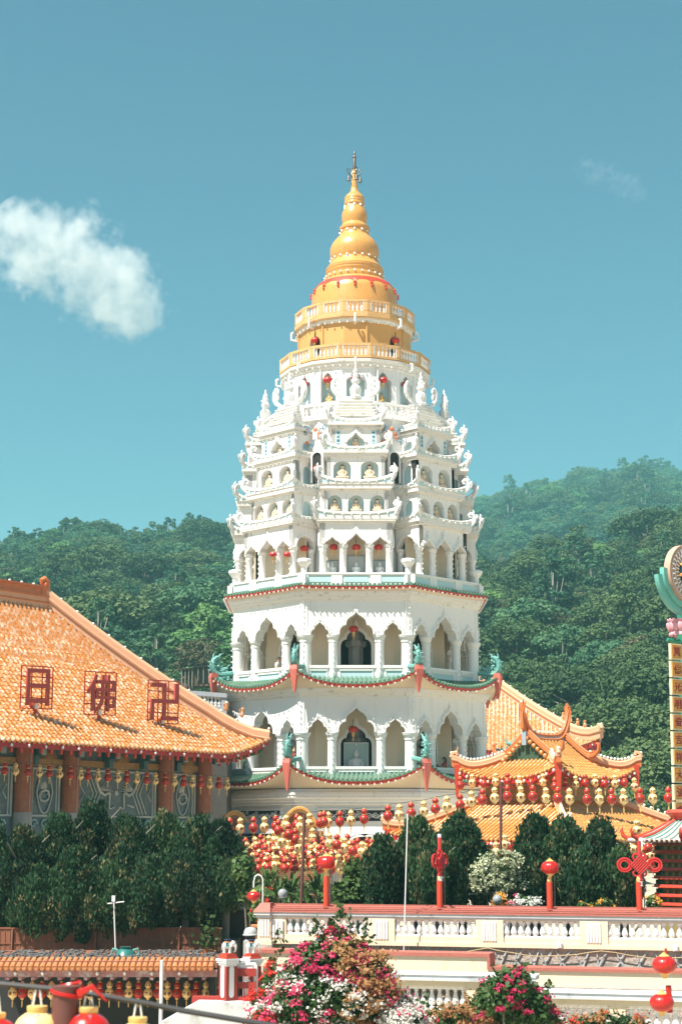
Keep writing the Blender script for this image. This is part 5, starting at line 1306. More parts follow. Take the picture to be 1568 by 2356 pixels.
for i in range(6): m.tube([(-.22+.09*i,-.14,z1-.11+.01*i),(-.22+.09*i,.14,z1-.11+.01*i)], .012, 4)
m.box(-.12,-.02,-.04,.04,z1-.05,z1+.12); m.obj('antenna', [MT['pipe']], t)
# gate with elephant topped posts
gw = mat('white_gate_paint', (.78,.79,.80), .5, .04, 3); gred = mat('gate_red', (.36,.035,.025), .5, .12, 2)
gate = thing('red_gate', 'red gate with two white panelled posts and a white carved plaque between them', 'gate', tuple(at(524,2304,40.0)), 0)
def gpost(px, D, nm, hid=False):
    x, y = X(px,2250,D)-gate.location.x, D-gate.location.y; zb = 0; zt_ = H(2223,D)-gate.location.z; w_ = .145
    t_ = MB(); k = t_.mark(); t_.box(-w_,w_,-w_,w_,zb-.3,zt_,0)
    for sg in (-1,1): t_.box(-w_*1.12 if sg < 0 else w_*.82,-w_*.82 if sg < 0 else w_*1.12,-w_*1.12,-w_*.82,zb,zt_,0)
    t_.box(w_*.82,w_*1.12,w_*.82,w_*1.12,zb,zt_,0)
    M_ = Matrix.Translation((x,y,0)) @ Matrix.Rotation(R_(40),4,'Z'); t_.move(k, M_); post = t_.obj(nm, [gred], gate)
    for rot_ in (0, -pi/2):
        p = MB(); zc = (zb+zt_)/2+.05; L_ = (zt_-zb)*.36; P = [(.07*cos(a), .07*sin(a)+L_) for a in [i*pi/8 for i in range(9)]]+[(.07*cos(a), .07*sin(a)-L_) for a in [pi+i*pi/8 for i in range(9)]]
        p.plate([(a, zc+b) for a, b in P], -w_-.012, -w_+.01); p.move(0, M_ @ Matrix.Rotation(rot_,4,'Z')); p.obj('white_panel', [gw], post)
    c_ = MB(); k = c_.mark()
    for i, (a, b) in enumerate(((.70,.06),(.80,.05),(.92,.05),(1.02,.05))):
        ww = .205*a; c_.box(-ww,ww,-ww,ww,zt_+i*.05-.02,zt_+(i+1)*.05-.02-.006)
    c_.move(k, M_); c_.obj('capital', [gw], post)
    c_ = MB(); k = c_.mark(); zc = zt_+.18; c_.box(-.165,.165,-.165,.165,zc,zc+.05); c_.box(-.14,.14,-.14,.14,zc+.05,zc+.10); c_.box(-.10,.10,-.10,.10,zc+.10,zc+.125); c_.move(k, M_); c_.obj('stepped_top', [MT['red']], post)
    return Vector((x,y,zc+.125))+gate.location
e1 = gpost(524,40.0,'post'); e2 = gpost(579,40.6,'post')
gx1 = X(590,2250,40.4)-gate.location.x
m = MB(); zt_ = H(2225,40.3)-gate.location.z; m.box(.15,gx1,.15,.30,zt_-.20,zt_-.02); m.box(.15,gx1,.15,.30,.28,.42); m.box(-.85,gx1+.4,.0,.35,-.06,.10); m.obj('rail', [gred], gate)
m = MB(); zc = .72; cx0 = .42
m.plate([(cx0-.21,zc-.15),(cx0-.06,zc-.15),(cx0-.03,zc-.22),(cx0-.10,zc-.28),(cx0+.10,zc-.28),(cx0+.03,zc-.22),(cx0+.06,zc-.15),(cx0+.21,zc-.15),(cx0+.25,zc-.09),(cx0+.25,zc+.09),(cx0+.21,zc+.15),(cx0+.06,zc+.15),(cx0+.03,zc+.2),(cx0+.10,zc+.28),(cx0-.10,zc+.28),(cx0-.03,zc+.2),(cx0-.06,zc+.15),(cx0-.21,zc+.15),(cx0-.25,zc+.09),(cx0-.25,zc-.09)], .18, .24)
m.tube([(cx0+.20*cos(a*pi/2+pi/4)*1.1,.17,zc+.15*sin(a*pi/2+pi/4)) for a in range(4)], .015, 4, 0, True); m.obj('carved_plaque', [gw], gate)
elw = mat('elephant_white', (.66,.66,.64), .45, .08, 5); eln = mat('navy_saddle', (.015,.02,.09), .5, .2, 5); elt = mat('teal_cloth', (.10,.42,.40), .5, .2, 5); elo = mat('orange_trim', (.75,.33,.12), .5, .1, 5)
def elephant(loc, label):
    t = thing('elephant_statue', label, 'statue', tuple(loc), R_(-6), None, .56)
    m = MB(); prof = [(-.24,.0,.02),(-.235,.0,.10),(-.19,.0,.145),(-.10,.0,.155),(0,0,.15),(.08,.0,.15),(.12,0,.12)]
    vs = []
    m.lathe([(.02,-.25),(.10,-.24),(.145,-.18),(.155,-.08),(.15,.04),(.13,.10),(.06,.15),(.02,.16)], 14, 0); m.move(0, Matrix.Translation((-.0,0,.30)) @ Matrix.Rotation(pi/2,4,'Y'))
    for sx_, sy_ in ((-.15,-.075),(-.15,.075),(.08,-.075),(.08,.075)): m.lathe([(.066,0),(.062,.03),(.055,.12),(.075,.28)], 10, 0, (sx_,sy_,0))
    m.ball((.20,0,.37), (.115,.105,.125), 12, 9); m.ball((.20,0,.45), (.08,.07,.06), 10, 7)
    m.tube([(.29,0,.36),(.325,0,.27),(.32,0,.16),(.30,0,.07),(.25,0,.04),(.22,0,.07)], [.07,.058,.045,.036,.03,.022], 9)
    for sg in (-1,1):
        m.tube([(.27,sg*.06,.30),(.31,sg*.075,.22),(.35,sg*.075,.19)], [.02,.017,.004], 6)
    m.tube([(-.245,0,.36),(-.27,0,.25),(-.265,0,.14)], [.02,.014,.018], 6)
    m.obj('body', [elw], t, 60)
    for sg in (-1,1):
        m = MB(); k = m.mark(); m.plate([(0,.08),(.05,.10),(.09,.05),(.085,-.06),(.04,-.12),(0,-.05)], -.012, .012); m.move(k, Matrix.Translation((.11,sg*.125,.36)) @ Matrix.Rotation(sg*.35,4,'Z')); m.obj('ear', [elw], t)
        m = MB(); m.ball((.27,sg*.085,.40), (.016,.01,.01), 6, 4); m.obj('eye', [MT['dark']], t)
    m = MB(); m.plate([(-.09,.0),(.05,.0),(.03,-.16),(-.02,-.22),(-.07,-.16)], -.172, -.158, 0); m.plate([(-.09,.0),(.05,.0),(.03,-.16),(-.02,-.22),(-.07,-.16)], .158, .172, 0); m.move(0, Matrix.Translation((0,0,.42))); m.obj('side_cloth', [elt], t)
    m = MB(); m.plate([(-.06,.0),(.02,.0),(.005,-.12),(-.02,-.16),(-.045,-.12)], -.178, -.172, 0); m.plate([(-.06,.0),(.02,.0),(.005,-.12),(-.02,-.16),(-.045,-.12)], .172, .178, 0); m.move(0, Matrix.Translation((0,0,.42))); m.obj('cloth_centre', [eln], t)
    m = MB(); m.lathe([(.15,0),(.16,.03),(.12,.05)], 14, 0, (-.02,0,.425)); m.obj('trim', [elo], t, 40)
    m = MB(); m.lathe([(.10,0),(.11,.03),(.16,.07),(.17,.08),(.17,.095)], 14, 0, (-.03,0,.468)); m.obj('saddle_tray', [eln], t, 40)
    return t
elephant(e1, 'white elephant statue with navy saddle tray on the gate post nearer the fence')
elephant(e2, 'white elephant statue with navy saddle tray on the gate post nearer the cream wall')
# white stair parapet below the gate
m = MB(); D = 39.6; Z = lambda y: H(y,D); XX = lambda x: X(x,2300,D)
m.plate([(XX(330),Z(2420)),(XX(366),Z(2356)),(XX(455),Z(2304)),(XX(604),Z(2307)),(XX(660),Z(2330)),(XX(700),Z(2420))], D, D+.5); tag(m.obj('stair_parapet', [mat('white_parapet', (.62,.62,.61), .7, .08, 1, dirt_glint=.8, dcol=(.30,.28,.25), dscale=2.2, dth=.52)]), 'pale stained stair parapet sloping down below the red gate', 'wall')
# grey pillar with helmet shaped cap, brick pier behind
t = thing('stone_lantern', 'grey stone lantern pillar with helmet shaped cap behind the elephant posts', 'stone lantern', (X(576,2180,44), 44, H(2215,44)))
hb = H(2152,44)-H(2215,44); m = MB(); m.lathe([(.19,-3),(.19,.55),(.15,hb-.12),(.15,hb-.1)], 14, 0); m.obj('pillar', [MT['grey']], t, 40)
m = MB(); m.lathe([(.12,hb-.1),(.12,hb)], 12, 0); m.obj('neck', [MT['dark']], t)
m = MB(); m.lathe([(.205,hb),(.205,hb+.025),(.18,hb+.04),(.175,hb+.10),(.14,hb+.17),(.07,hb+.205),(0,hb+.21)], 18, 0); m.obj('cap', [mat('pale_grey_cap', (.38,.40,.42), .55, .15, 5)], t, 40)
brk = bpy.data.materials.new('red_brick'); brk.use_nodes = True; nt = brk.node_tree; bt = nt.nodes.new('ShaderNodeTexBrick'); g = nt.nodes.new('ShaderNodeNewGeometry'); mp = nt.nodes.new('ShaderNodeMapping'); mp.inputs['Rotation'].default_value = (pi/2,0,0); mp.inputs['Scale'].default_value = (1,1,1)
nt.links.new(g.outputs['Position'], mp.inputs[0]); nt.links.new(mp.outputs[0], bt.inputs[0]); bt.inputs['Scale'].default_value = 3.2; bt.inputs['Color1'].default_value = (.34,.12,.06,1); bt.inputs['Color2'].default_value = (.26,.085,.045,1); bt.inputs['Mortar'].default_value = (.07,.04,.03,1); bt.inputs['Mortar Size'].default_value = .035; bt.inputs['Row Height'].default_value = .28
nt.links.new(bt.outputs[0], nt.nodes['Principled BSDF'].inputs[0]); nt.nodes['Principled BSDF'].inputs['Roughness'].default_value = .85
t = thing('brick_planter', 'red brick planter pier against the end of the cream wall', 'planter', (X(598,2150,44.5), 44.5, H(2190,44.5)))
m = MB(); m.box(-.18,.28,-.2,.3,-2.5,H(2133,44.5)-H(2190,44.5)); m.obj('pier', [brk], t); m = MB(); m.box(-.24,.33,-.25,.35,H(2133,44.5)-H(2190,44.5),H(2128,44.5)-H(2190,44.5)); m.obj('cap', [terr], t)
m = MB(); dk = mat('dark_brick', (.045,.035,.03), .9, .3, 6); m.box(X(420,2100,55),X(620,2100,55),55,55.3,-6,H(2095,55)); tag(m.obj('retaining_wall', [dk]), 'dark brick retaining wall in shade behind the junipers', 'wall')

# ------------------------------------------------------------------ grey balustrade terrace and gate house behind
t = thing('grey_terrace', 'grey painted balustrade terrace with a dark sloping roof between hall and pagoda', 'terrace', (X(470,1620,86), 86, GZ)); lz = lambda y, D=86: H(y,D)-GZ
xa_, xb_ = X(395,1620,86)-t.location.x, X(522,1620,86)-t.location.x
grp = mat('grey_paint', (.36,.38,.41), .7, .1, 2)
sl_ = lambda x: -(x-xa_)*.075
def sbox(mb, a, b, y0, y1, z0, z1, mi=0):
    mb.add([(a,y0,z0+sl_(a)),(b,y0,z0+sl_(b)),(b,y1,z0+sl_(b)),(a,y1,z0+sl_(a)),(a,y0,z1+sl_(a)),(b,y0,z1+sl_(b)),(b,y1,z1+sl_(b)),(a,y1,z1+sl_(a))], [(3,2,1,0),(4,5,6,7),(0,1,5,4),(1,2,6,5),(2,3,7,6),(3,0,4,7)], mi)
m = MB(); sbox(m,xa_,xb_,-.1,.25,lz(1596),lz(1586)); sbox(m,xa_,xb_,-.05,.2,lz(1642),lz(1617)); sbox(m,xb_-.3,xb_,-.04,.19,lz(1617),lz(1596)); m.obj('frame', [grp], t)
for i in range(13):
    m = MB(); x = xa_+.1+(xb_-.5-xa_)*i/12; balu(m, x, .08, lz(1617)+sl_(x), lz(1596)+sl_(x), .10, 8); m.obj('baluster', [MT['white']], t, 40)
m = MB(); sbox(m,xa_,xb_,.3,3,0,lz(1600)); m.obj('terrace_block', [MT['dark']], t)
m = MB(); m.add([(xa_,-.1,lz(1648)),(xb_+.3,-.1,lz(1655)),(xb_+.3,-3.6,lz(1702)),(xa_,-3.6,lz(1702)),(xa_,-.1,0),(xb_+.3,-.1,0),(xb_+.3,-3.6,0),(xa_,-3.6,0)], [(0,3,2,1),(0,1,5,4),(1,2,6,5),(2,3,7,6),(3,0,4,7)]); m.obj('sloping_roof', [mat('dark_felt_roof', (.075,.068,.06), .95, .3, 3, bump=.4)], t)
# brick gate house with curved gold-edged gables at the pagoda's foot
D = 72.0; t = thing('gate_house', 'brick gate house with curved gold edged gables at the foot of the pagoda', 'building', (X(620,1920,D), D, GZ)); lz = lambda y: H(y,D)-GZ; lx = lambda x: X(x,1920,D)-t.location.x
def gable(px0, px1, ytop, ybase, dd, nm='gable'):
    a, b = lx(px0), lx(px1); c = (a+b)/2; w_ = (b-a)/2; z0, z1 = lz(ybase), lz(ytop)
    P = [(c+w_*u, z0+(z1-z0)*(1-abs(u)**2.1)) for u in [i/10-1 for i in range(21)]]
    m = MB(); m.plate([(a,0)]+P+[(b,0)], dd, dd+.3); o = m.obj(nm, [brk], t)
    m = MB(); 
    for k in range(2): m.tube([(x,dd-.05-.05*k,z+.03+.10*k) for x, z in P], .075, 6)
    for e, sg in ((P[0],-1),(P[-1],1)): m.tube([(e[0],dd-.08,e[1]+.05),(e[0]+sg*.3,dd-.08,e[1]+.0),(e[0]+sg*.42,dd-.08,e[1]+.12),(e[0]+sg*.3,dd-.08,e[1]+.2)], .06, 6)
    m.obj('gable_edge', [MT['gold']], o, 50)
gable(500,575,1874,1912,.6); gable(652,728,1867,1903,-1.2)
m = MB(); m.box(lx(556),lx(655),.8,3,0,lz(1886)); m.add([(lx(556),.75,lz(1884)),(lx(656),.75,lz(1884)),(lx(656),-.5,lz(1918)),(lx(548),-.5,lz(1918))], [(3,2,1,0)]); m.obj('grey_roof', [MT['grey']], t)
m = MB(); m.box(lx(480),lx(560),1.2,3,0,lz(1905)); m.box(lx(628),lx(742),-.6,2,0,lz(1912)); m.obj('wall', [brk], t)
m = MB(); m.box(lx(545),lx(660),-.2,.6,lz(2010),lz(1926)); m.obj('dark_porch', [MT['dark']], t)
# white arched doorway right of it
D = 74.0; t = thing('arched_doorway', 'white moulded archway with a dark opening behind the lantern bunch', 'doorway', (X(838,1960,D), D, GZ)); lz = lambda y: H(y,D)-GZ
w_ = X(898,1960,D)-X(838,1960,D); zs_ = lz(1955); P = [(w_*.86*cos(pi-i*pi/16), zs_+(lz(1918)-zs_)*sin(i*pi/16)) for i in range(17)]
m = MB(); arch_wall(m, -w_*1.6, w_*1.6, 0, lz(1902), [[(P[0][0],0)]+P+[(P[-1][0],0)]], .2, -.3); m.obj('wall', [MT['white']], t)
m = MB(); trim(m, P, .28, .2, .08, tip=-.42); trim(m, [(x*.9,z-.12) for x, z in P], .1, .2, .14, tip=-.15); m.obj('arch_moulding', [MT['white']], t, 40)
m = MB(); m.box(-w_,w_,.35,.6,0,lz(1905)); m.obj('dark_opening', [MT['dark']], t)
# ------------------------------------------------------------------ little many-shelved tower at the right edge
D = 46.0; tx = X(1600,1990,D); t = thing('lamp_tower', 'little tower of many red shelves with arched niches and a pale tiled roof', 'tower', (tx, D, GZ)); lz = lambda y: H(y,D)-GZ
bw = mat('olive_tower_body', (.30,.22,.08), .6, .2, 4); rb = 1.20
m = MB(); m.lathe([(rb-.16,-.3),(rb-.16,lz(1933))], 8, 0, a0=pi/8); m.obj('body', [bw], t)
ysh = [2077,2057,2036.5,2017,1997.5,1978.5,1958.5,1939]
nc = mat('dark_niche', (.10,.075,.045), .7, .5, 6); gcol = mat('green_colonnette', (.02,.12,.06), .35, .3, 6)
for i, y in enumerate(ysh):
    z = lz(y); z1 = lz(y-19.5)
    m = MB(); m.lathe([(rb-.02,z-.055),(rb+.05,z-.05),(rb+.05,z-.035),(rb-.01,z-.03),(rb-.03,z+.03),(rb-.1,z+.03)], 8, 0, a0=pi/8); m.obj('red_shelf', [MT['red']], t)
    a_ = (rb-.12)*cos(pi/8); e_ = a_*tan(pi/8)
    for f in range(8):
        m = MB(); ar = [arch_pts(-e_+2*e_*(k+.5)/4, e_/4*.82, z+.10, .09, ROUND, z+.03) for k in range(4)]
        arch_wall(m, -e_, e_, z+.03, z1-.05, ar, a_, a_-.09, 0); m.box(-e_,e_,-a_+.09,-a_+.10,z+.03,z1-.05,1)
        for k in range(5): x = -e_+2*e_*k/4; m.lathe([(.022,0),(.022,.11)], 6, 2, (x,-a_-.03,z+.03))
        for k in range(4): m.ball((-e_+2*e_*(k+.5)/4,-a_+.05,z+.08), (.035,.03,.05), 6, 4, 3)
        o = m.obj('niche_row', [bw, nc, gcol, MT['gold']], t); o.rotation_euler = (0,0,f*pi/4)
zr0, zr1 = lz(1932), lz(1888); prs = [(1.88-1.28*f, zr0+(zr1-zr0)*f**1.75) for f in [i/7 for i in range(8)]]
pal = mat('pale_pink_tile', (.60,.46,.40), .5, .12, 3)
m = MB(); m.lathe(prs, 8, 0, a0=pi/8); m.lathe([(1.86,zr0-.03),(rb,zr0-.10)], 8, 0, a0=pi/8, cap=False); m.obj('roof', [pal], t)
m = MB()
for f in range(8):
    for k in range(-2,3):
        P = []
        for r, z in prs:
            a_ = r*cos(pi/8); x = k*.28*(a_*tan(pi/8))*1.55; 
            v = Vector((x,-a_-.01,z+.015)); v.rotate(Matrix.Rotation(f*pi/4,3,'Z')); P.append(v)
        m.tube(P, .022, 5)
m.obj('tile_joint', [MT['turq']], t)
m = MB()
for f in range(8):
    an = pi/8+f*pi/4; P = [(r*sin(an)*1.0,-r*cos(an),z+.04) for r, z in prs[::-1]]; e = P[-1]; P += [(e[0]*1.06,e[1]*1.06,e[2]+.06),(e[0]*1.09,e[1]*1.09,e[2]+.22),(e[0]*1.07,e[1]*1.07,e[2]+.30)]
    m.tube(P, [.055]*len(prs)+[.06,.045,.015], 6)
m.obj('hip_ridge', [MT['red']], t, 50)
m = MB()
for f in range(8):
    for k in range(9):
        a_ = 1.86*cos(pi/8); x = (-1+2*(k+.5)/9)*a_*tan(pi/8); v = Vector((x,-a_,zr0-.02)); v.rotate(Matrix.Rotation(f*pi/4,3,'Z')); m.ball(v, (.05,.05,.07), 5, 4)
m.obj('eave_tile_ends', [pal], t, 50)
m = MB(); m.lathe([(.60,zr1),(.64,zr1+.06),(.66,zr1+.10),(.8,zr1+.22),(.74,zr1+.30),(.5,zr1+.30)], 8, 0, a0=pi/8); m.obj('top_block', [MT['red']], t)
# ------------------------------------------------------------------ the tall sign with the wheel
D = 52.0; sx_ = X(1576,1600,D); t = thing('wheel_sign', 'tall green sign pole with gold character boards, pink lotus and big spoked wheel', 'sign', (sx_, D, GZ)); lz = lambda y: H(y,D)-GZ; lx = lambda x, y=1600: X(x,y,D)-sx_
tg = mat('sign_turquoise', (.16,.47,.40), .45, .1, 2); tgd = mat('sign_green', (.02,.24,.15), .4, .1, 2); sgold = mat('sign_gold_face', (.74,.43,.07), .4, .08, 3); scrm = mat('sign_cream_edge', (.70,.60,.42), .5, .1, 3); whl = mat('wheel_tan', (.52,.33,.24), .6, .1, 4); lot = mat('lotus_pink', (.78,.38,.43), .5, .25, 3)
m = MB(); m.tube([(0,.25,-.2),(0,.25,lz(1400))], .13, 12); m.obj('pole', [tgd], t, 60)
for i, ch in enumerate('萬佛光明燈吉祥大法會'):
    y0 = 1483+40.25*i; z0, z1 = lz(y0+36.5), lz(y0); s2 = (z1-z0)/2; xc = lx(1546.5+i*.9, y0)
    m = MB(); m.box(-s2,s2,-.10,.0,-s2,s2,0); m.box(-s2*.86,s2*.86,-.112,-.10,-s2*.86,s2*.86,1)
    o = m.obj('character_board', [scrm, sgold], t); o.location = (xc,-.15,(z0+z1)/2); o.rotation_euler = (0,0,R_(36))
    m = MB()
    for a, b, c, d in ((-.78,.78,-.78,-.74),(-.78,.78,.74,.78),(-.78,-.74,-.74,.74),(.74,.78,-.74,.74)): m.box(s2*a,s2*b,-.118,-.112,s2*c,s2*d)
    m.obj('board_border', [MT['redlac']], o)
    gl = glyph(ch, s2*1.35, .02, 'character', sgn_red, o, .006); gl.location = (0,-.122,0)
    m = MB(); m.box(s2*.2,s2*.8,.0,.12,-.03,.03); m.obj('bracket', [tgd], o)
wh = bpy.data.objects.new('wheel', None); COL.objects.link(wh); wh.parent = t; wr = .93; wh.location = (lx(1571,1322),-.1,lz(1322)); wh.rotation_euler = (0,0,R_(42))
def disc(prof, mats, nm, smooth=40, n=64):
    m = MB(); m.lathe(prof, n, 0); m.move(0, Matrix.Rotation(pi/2,4,'X')); return m.obj(nm, mats, wh, smooth)
disc([(0,-.1),(wr,-.1),(wr,.14),(wr*.95,.14),(wr*.95,.10),(0,.10)], [whl], 'rim')
disc([(wr*.44,.10),(wr*.44,.17),(wr*.36,.22),(wr*.30,.22),(wr*.30,.10)], [mat('dark_teal_hub', (.02,.07,.09), .4, .2, 4)], 'hub')
disc([(0,.10),(wr*.3,.10),(wr*.3,.13),(0,.16)], [MT['dark']], 'hub_centre')
m = MB()
for k in range(30):
    a = 2*pi*k/30
    for r0, r1 in ((.50,.66),(.70,.84)):
        aa = a+(.1 if r0 > .6 else 0); m.tube([(wr*r0*cos(aa),-.14,wr*r0*sin(aa)),(wr*r1*cos(aa),-.14,wr*r1*sin(aa))], .022, 5)
for r0 in (.68,.87): m.tube([(wr*r0*cos(2*pi*k/40),-.115,wr*r0*sin(2*pi*k/40)) for k in range(40)], .014, 4, 0, True)
m.obj('light_tubes', [MT['pipe']], wh)
m = MB()
for k in range(24): a = 2*pi*k/24; m.ball((wr*.37*cos(a),-.23,wr*.37*sin(a)), .038, 6, 4)
m.obj('hub_beads', [mat('pale_teal_bead', (.25,.42,.45), .3, .2, 4)], wh)
m = MB()
for k in range(8): a = 2*pi*k/8+.2; m.tube([(wr*.42*cos(a),-.2,wr*.42*sin(a)),(wr*.52*cos(a),-.2,wr*.52*sin(a))], .05, 6)
m.obj('hub_studs', [MT['gold']], wh)
m = MB()
for k in range(9): m.tube([(-.22,-.19,-.2+.05*k),(.22,-.19,-.2+.05*k)], .022, 5)
for k in range(4): m.tube([(-.18+.12*k,-.2,-.24),(-.18+.12*k,-.2,.22)], .02, 5)
m.obj('hub_lettering', [MT['red']], wh)
for (r0, r1, y_, a0, a1) in ((1.0,1.20,.02,pi*.97,pi*1.62),(1.20,1.42,.10,pi*1.03,pi*1.58)):
    m = MB(); n = 20; out = [(wr*r1*cos(a0+(a1-a0)*i/n), wr*r1*sin(a0+(a1-a0)*i/n)) for i in range(n+1)]; inn_ = [(wr*(r0+(r1-r0)*.0)*cos(a0+(a1-a0)*i/n), wr*r0*sin(a0+(a1-a0)*i/n)) for i in range(n+1)]
    for i in range(n): m.plate([inn_[i],inn_[i+1],out[i+1],out[i]], y_-.06, y_+.10)
    m.obj('crescent', [tg], wh)
m = MB()
for ring_, (rr, dz, n, up) in enumerate(((.40,.20,16,.2),(.46,.05,18,.08),(.38,-.11,16,-.14))):
    for k in range(n):
        a = 2*pi*(k+.5*ring_)/n; k0 = m.mark(); m.ball((0,0,0), (.095,.035,.145), 8, 6); m.move(k0, Matrix.Translation((rr*cos(a), rr*sin(a), dz)) @ Matrix.Rotation(a+pi/2,4,'Z') @ Matrix.Rotation(up*3,4,'X'))
o = m.obj('lotus', [lot], t, 60); o.location = (lx(1570,1445),.1,lz(1446))
for k in range(2):
    m = MB(); m.ball((0,0,0), (.15,.12,.17), 10, 7); o = m.obj('lotus_bud', [lot], t, 60); o.location = (lx(1572+6*k,1400),-.15,lz(1386+16*k))
m = MB(); m.tube([(lx(1533,1478),-.1,lz(1472)),(0,.2,lz(1478))], .06, 8); m.obj('arm', [tgd], t, 50)
# ------------------------------------------------------------------ lanterns
lred = mat('lantern_red', (.52,.014,.010), .32, .10, 3, spec=.5, coat=.15); lyel = mat('lantern_gold', (.90,.64,.27), .4, .08, 3, spec=.6, coat=.3); lcap = mat('lantern_cap_gold', (.78,.50,.16), .35, .1, 5); lchr = mat('lantern_characters', (.20,.05,.02), .6, .1, 5); wire = mat('black_cable', (.03,.03,.03), .5, .1, 5); pole_m = mat('rusty_brown_pole', (.14,.05,.04), .6, .25, 3)
ORD = ['first','second','third','fourth','fifth','sixth','seventh','eighth','ninth','tenth','eleventh','twelfth','thirteenth','fourteenth','fifteenth','sixteenth','seventeenth','eighteenth','nineteenth','twentieth']+['twenty-'+a for a in ('first','second','third','fourth','fifth','sixth','seventh','eighth','ninth')]+['thirtieth']
PARK = []
def wrap_text(txt, R, zc, size, ang, rz_=1.0):
    """a character laid on the lantern's round side"""
    o = glyph(txt, size, .0, 'lettering', lchr, None, .012); me = o.data
    co = np.zeros(len(me.vertices)*3); me.vertices.foreach_get('co', co); co = co.reshape(-1,3)
    a = ang+co[:,0]/R; b = co[:,2]/(R*rz_); r = (R+.006)*np.cos(b)
    V = np.stack([r*np.sin(a), -r*np.cos(a), zc+(R*rz_+.006)*np.sin(b)], 1)
    F = [tuple(p.vertices) for p in me.polygons]; bpy.data.objects.remove(o); bpy.data.meshes.remove(me); return V, F
def gourd(colr, chars):
    """hanging point at z = 0"""
    nm = 'red' if colr is lred else 'gold'
    t = thing('gourd_lantern', 'x', 'lantern', (0,0,-500))
    def ribbed(R, rz, zc):
        m = MB(); nu, nv = 20, 8; G = []
        for j in range(nv+1):
            b = -pi/2*.88+pi*.88*j/nv; G.append([(R*cos(b)*(1+(.025 if i % 2 else -.01))*sin(2*pi*i/nu), -R*cos(b)*(1+(.025 if i % 2 else -.01))*cos(2*pi*i/nu), zc+rz*sin(b)) for i in range(nu+1)])
        m.grid(G, 0); return m
    m = ribbed(.155,.165,-.385); u = ribbed(.105,.10,-.135); m.add(u.v, u.f); m.obj('shade', [colr], t, 50)
    m = MB(); m.lathe([(.05,-.045),(.05,-.02),(.012,-.015),(.012,.0)], 10, 0); m.obj('cap', [lcap], t, 40)
    m = MB(); m.lathe([(.07,-.245),(.075,-.225),(.07,-.205)], 12, 0); m.obj('waist_band', [lcap], t, 40)
    m = MB(); m.lathe([(.045,-.585),(.055,-.555),(.06,-.53)], 10, 0); m.obj('base_cap', [lcap], t, 40)
    m = MB(); m.lathe([(.012,-.585),(.012,-.62),(.022,-.64),(.016,-.80),(.020,-.82)], 6, 0); m.obj('tassel', [lcap], t)
    m = MB()
    for k, ch in enumerate(chars):
        V, F = wrap_text(ch, .158, -.385, .125, -.95+.95*k, 1.05); m.add([tuple(v) for v in V], F)
    for k in range(3):
        V, F = wrap_text('光', .108, -.135, .07, -.8+.8*k, .95); m.add([tuple(v) for v in V], F)
    m.obj('lettering', [lchr], t); PARK.append(t); return t
G_RED = [gourd(lred, c) for c in ('寶燈明','光佛法')]; G_GOLD = [gourd(lyel, c) for c in ('萬佛光','寶燈明','金光會','法佛明')]
def round_lantern():
    t = thing('round_lantern', 'x', 'lantern', (0,0,-500)); m = MB(); nu, nv = 48, 10; G = []
    for j in range(nv+1):
        b = -pi/2*.86+pi*.86*j/nv; G.append([((.25*cos(b)**.8)*(1+.05*abs(cos(i*pi*8/24))-.02)*sin(2*pi*i/nu), -(.25*cos(b)**.8)*(1+.05*abs(cos(i*pi*8/24))-.02)*cos(2*pi*i/nu), -.27+.185*sin(b)) for i in range(nu+1)])
    m.grid(G, 0); m.obj('shade', [lred], t, 60)
    m = MB(); m.lathe([(.11,-.115),(.115,-.085),(.07,-.06),(.05,-.05),(.05,-.03),(.015,-.025),(.012,0)], 16, 0); m.obj('cap', [lcap], t, 40)
    m = MB(); m.lathe([(.05,-.545),(.055,-.50),(.075,-.49),(.075,-.475),(.11,-.455),(.115,-.43)], 16, 0); m.obj('base_cap', [lcap], t, 40)
    PARK.append(t); return t
def hall_lantern():
    """small round lantern with a fat gold tassel, for the pagoda's arches"""
    t = thing('palace_lantern', 'x', 'lantern', (0,0,-500)); m = MB(); nu, nv = 32, 8; G = []
    for j in range(nv+1):
        b = -pi/2*.84+pi*.84*j/nv; G.append([((.235*cos(b)**.8)*(1+.06*abs(cos(i*pi/4)))*sin(2*pi*i/nu), -(.235*cos(b)**.8)*(1+.06*abs(cos(i*pi/4)))*cos(2*pi*i/nu), -.50+.17*sin(b)) for i in range(nu+1)])
    m.grid(G, 0); m.obj('shade', [lred], t, 60)
    m = MB(); m.lathe([(.09,-.355),(.095,-.325),(.03,-.30)], 12, 0); m.obj('cap', [lcap], t, 40)
    m = MB(); m.lathe([(.07,-.70),(.09,-.66),(.095,-.64)], 12, 0); m.obj('base_cap', [lcap], t, 40)
    m = MB(); m.tube([(0,0,-.32),(0,0,.0)], .012, 4); m.obj('cord', [wire], t)
    m = MB(); m.lathe([(.05,-.90),(.045,-.86),(.07,-.70)], 8, 0); m.lathe([(.018,-1.06),(.03,-1.02),(.015,-.90)], 6, 0)
    for k in range(5): a = k*1.25; m.tube([(.06*sin(a),-.06*cos(a),-.68),(.075*sin(a),-.075*cos(a),-.84)], .014, 4)
    m.obj('tassel', [lcap], t); PARK.append(t); return t
RL, PL = round_lantern(), hall_lantern()
USED = set()
def put(src, loc, rz, label, group, scale=1.0):
    if src.name in USED: return dup(src, loc, rz, label, group, scale)
    USED.add(src.name); src.location = loc; src.rotation_euler = (0,0,rz); src.scale = (scale,)*3; src['label'] = label
    if group: src['group'] = group
    return src
gcount = [0]
def hang(colr, loc, label, group, scale=1.0):
    gcount[0] += 1; src = (G_RED if colr == 'red' else G_GOLD)
    return put(src[gcount[0] % len(src)], loc, random.uniform(-.5,.5), label, group, scale)
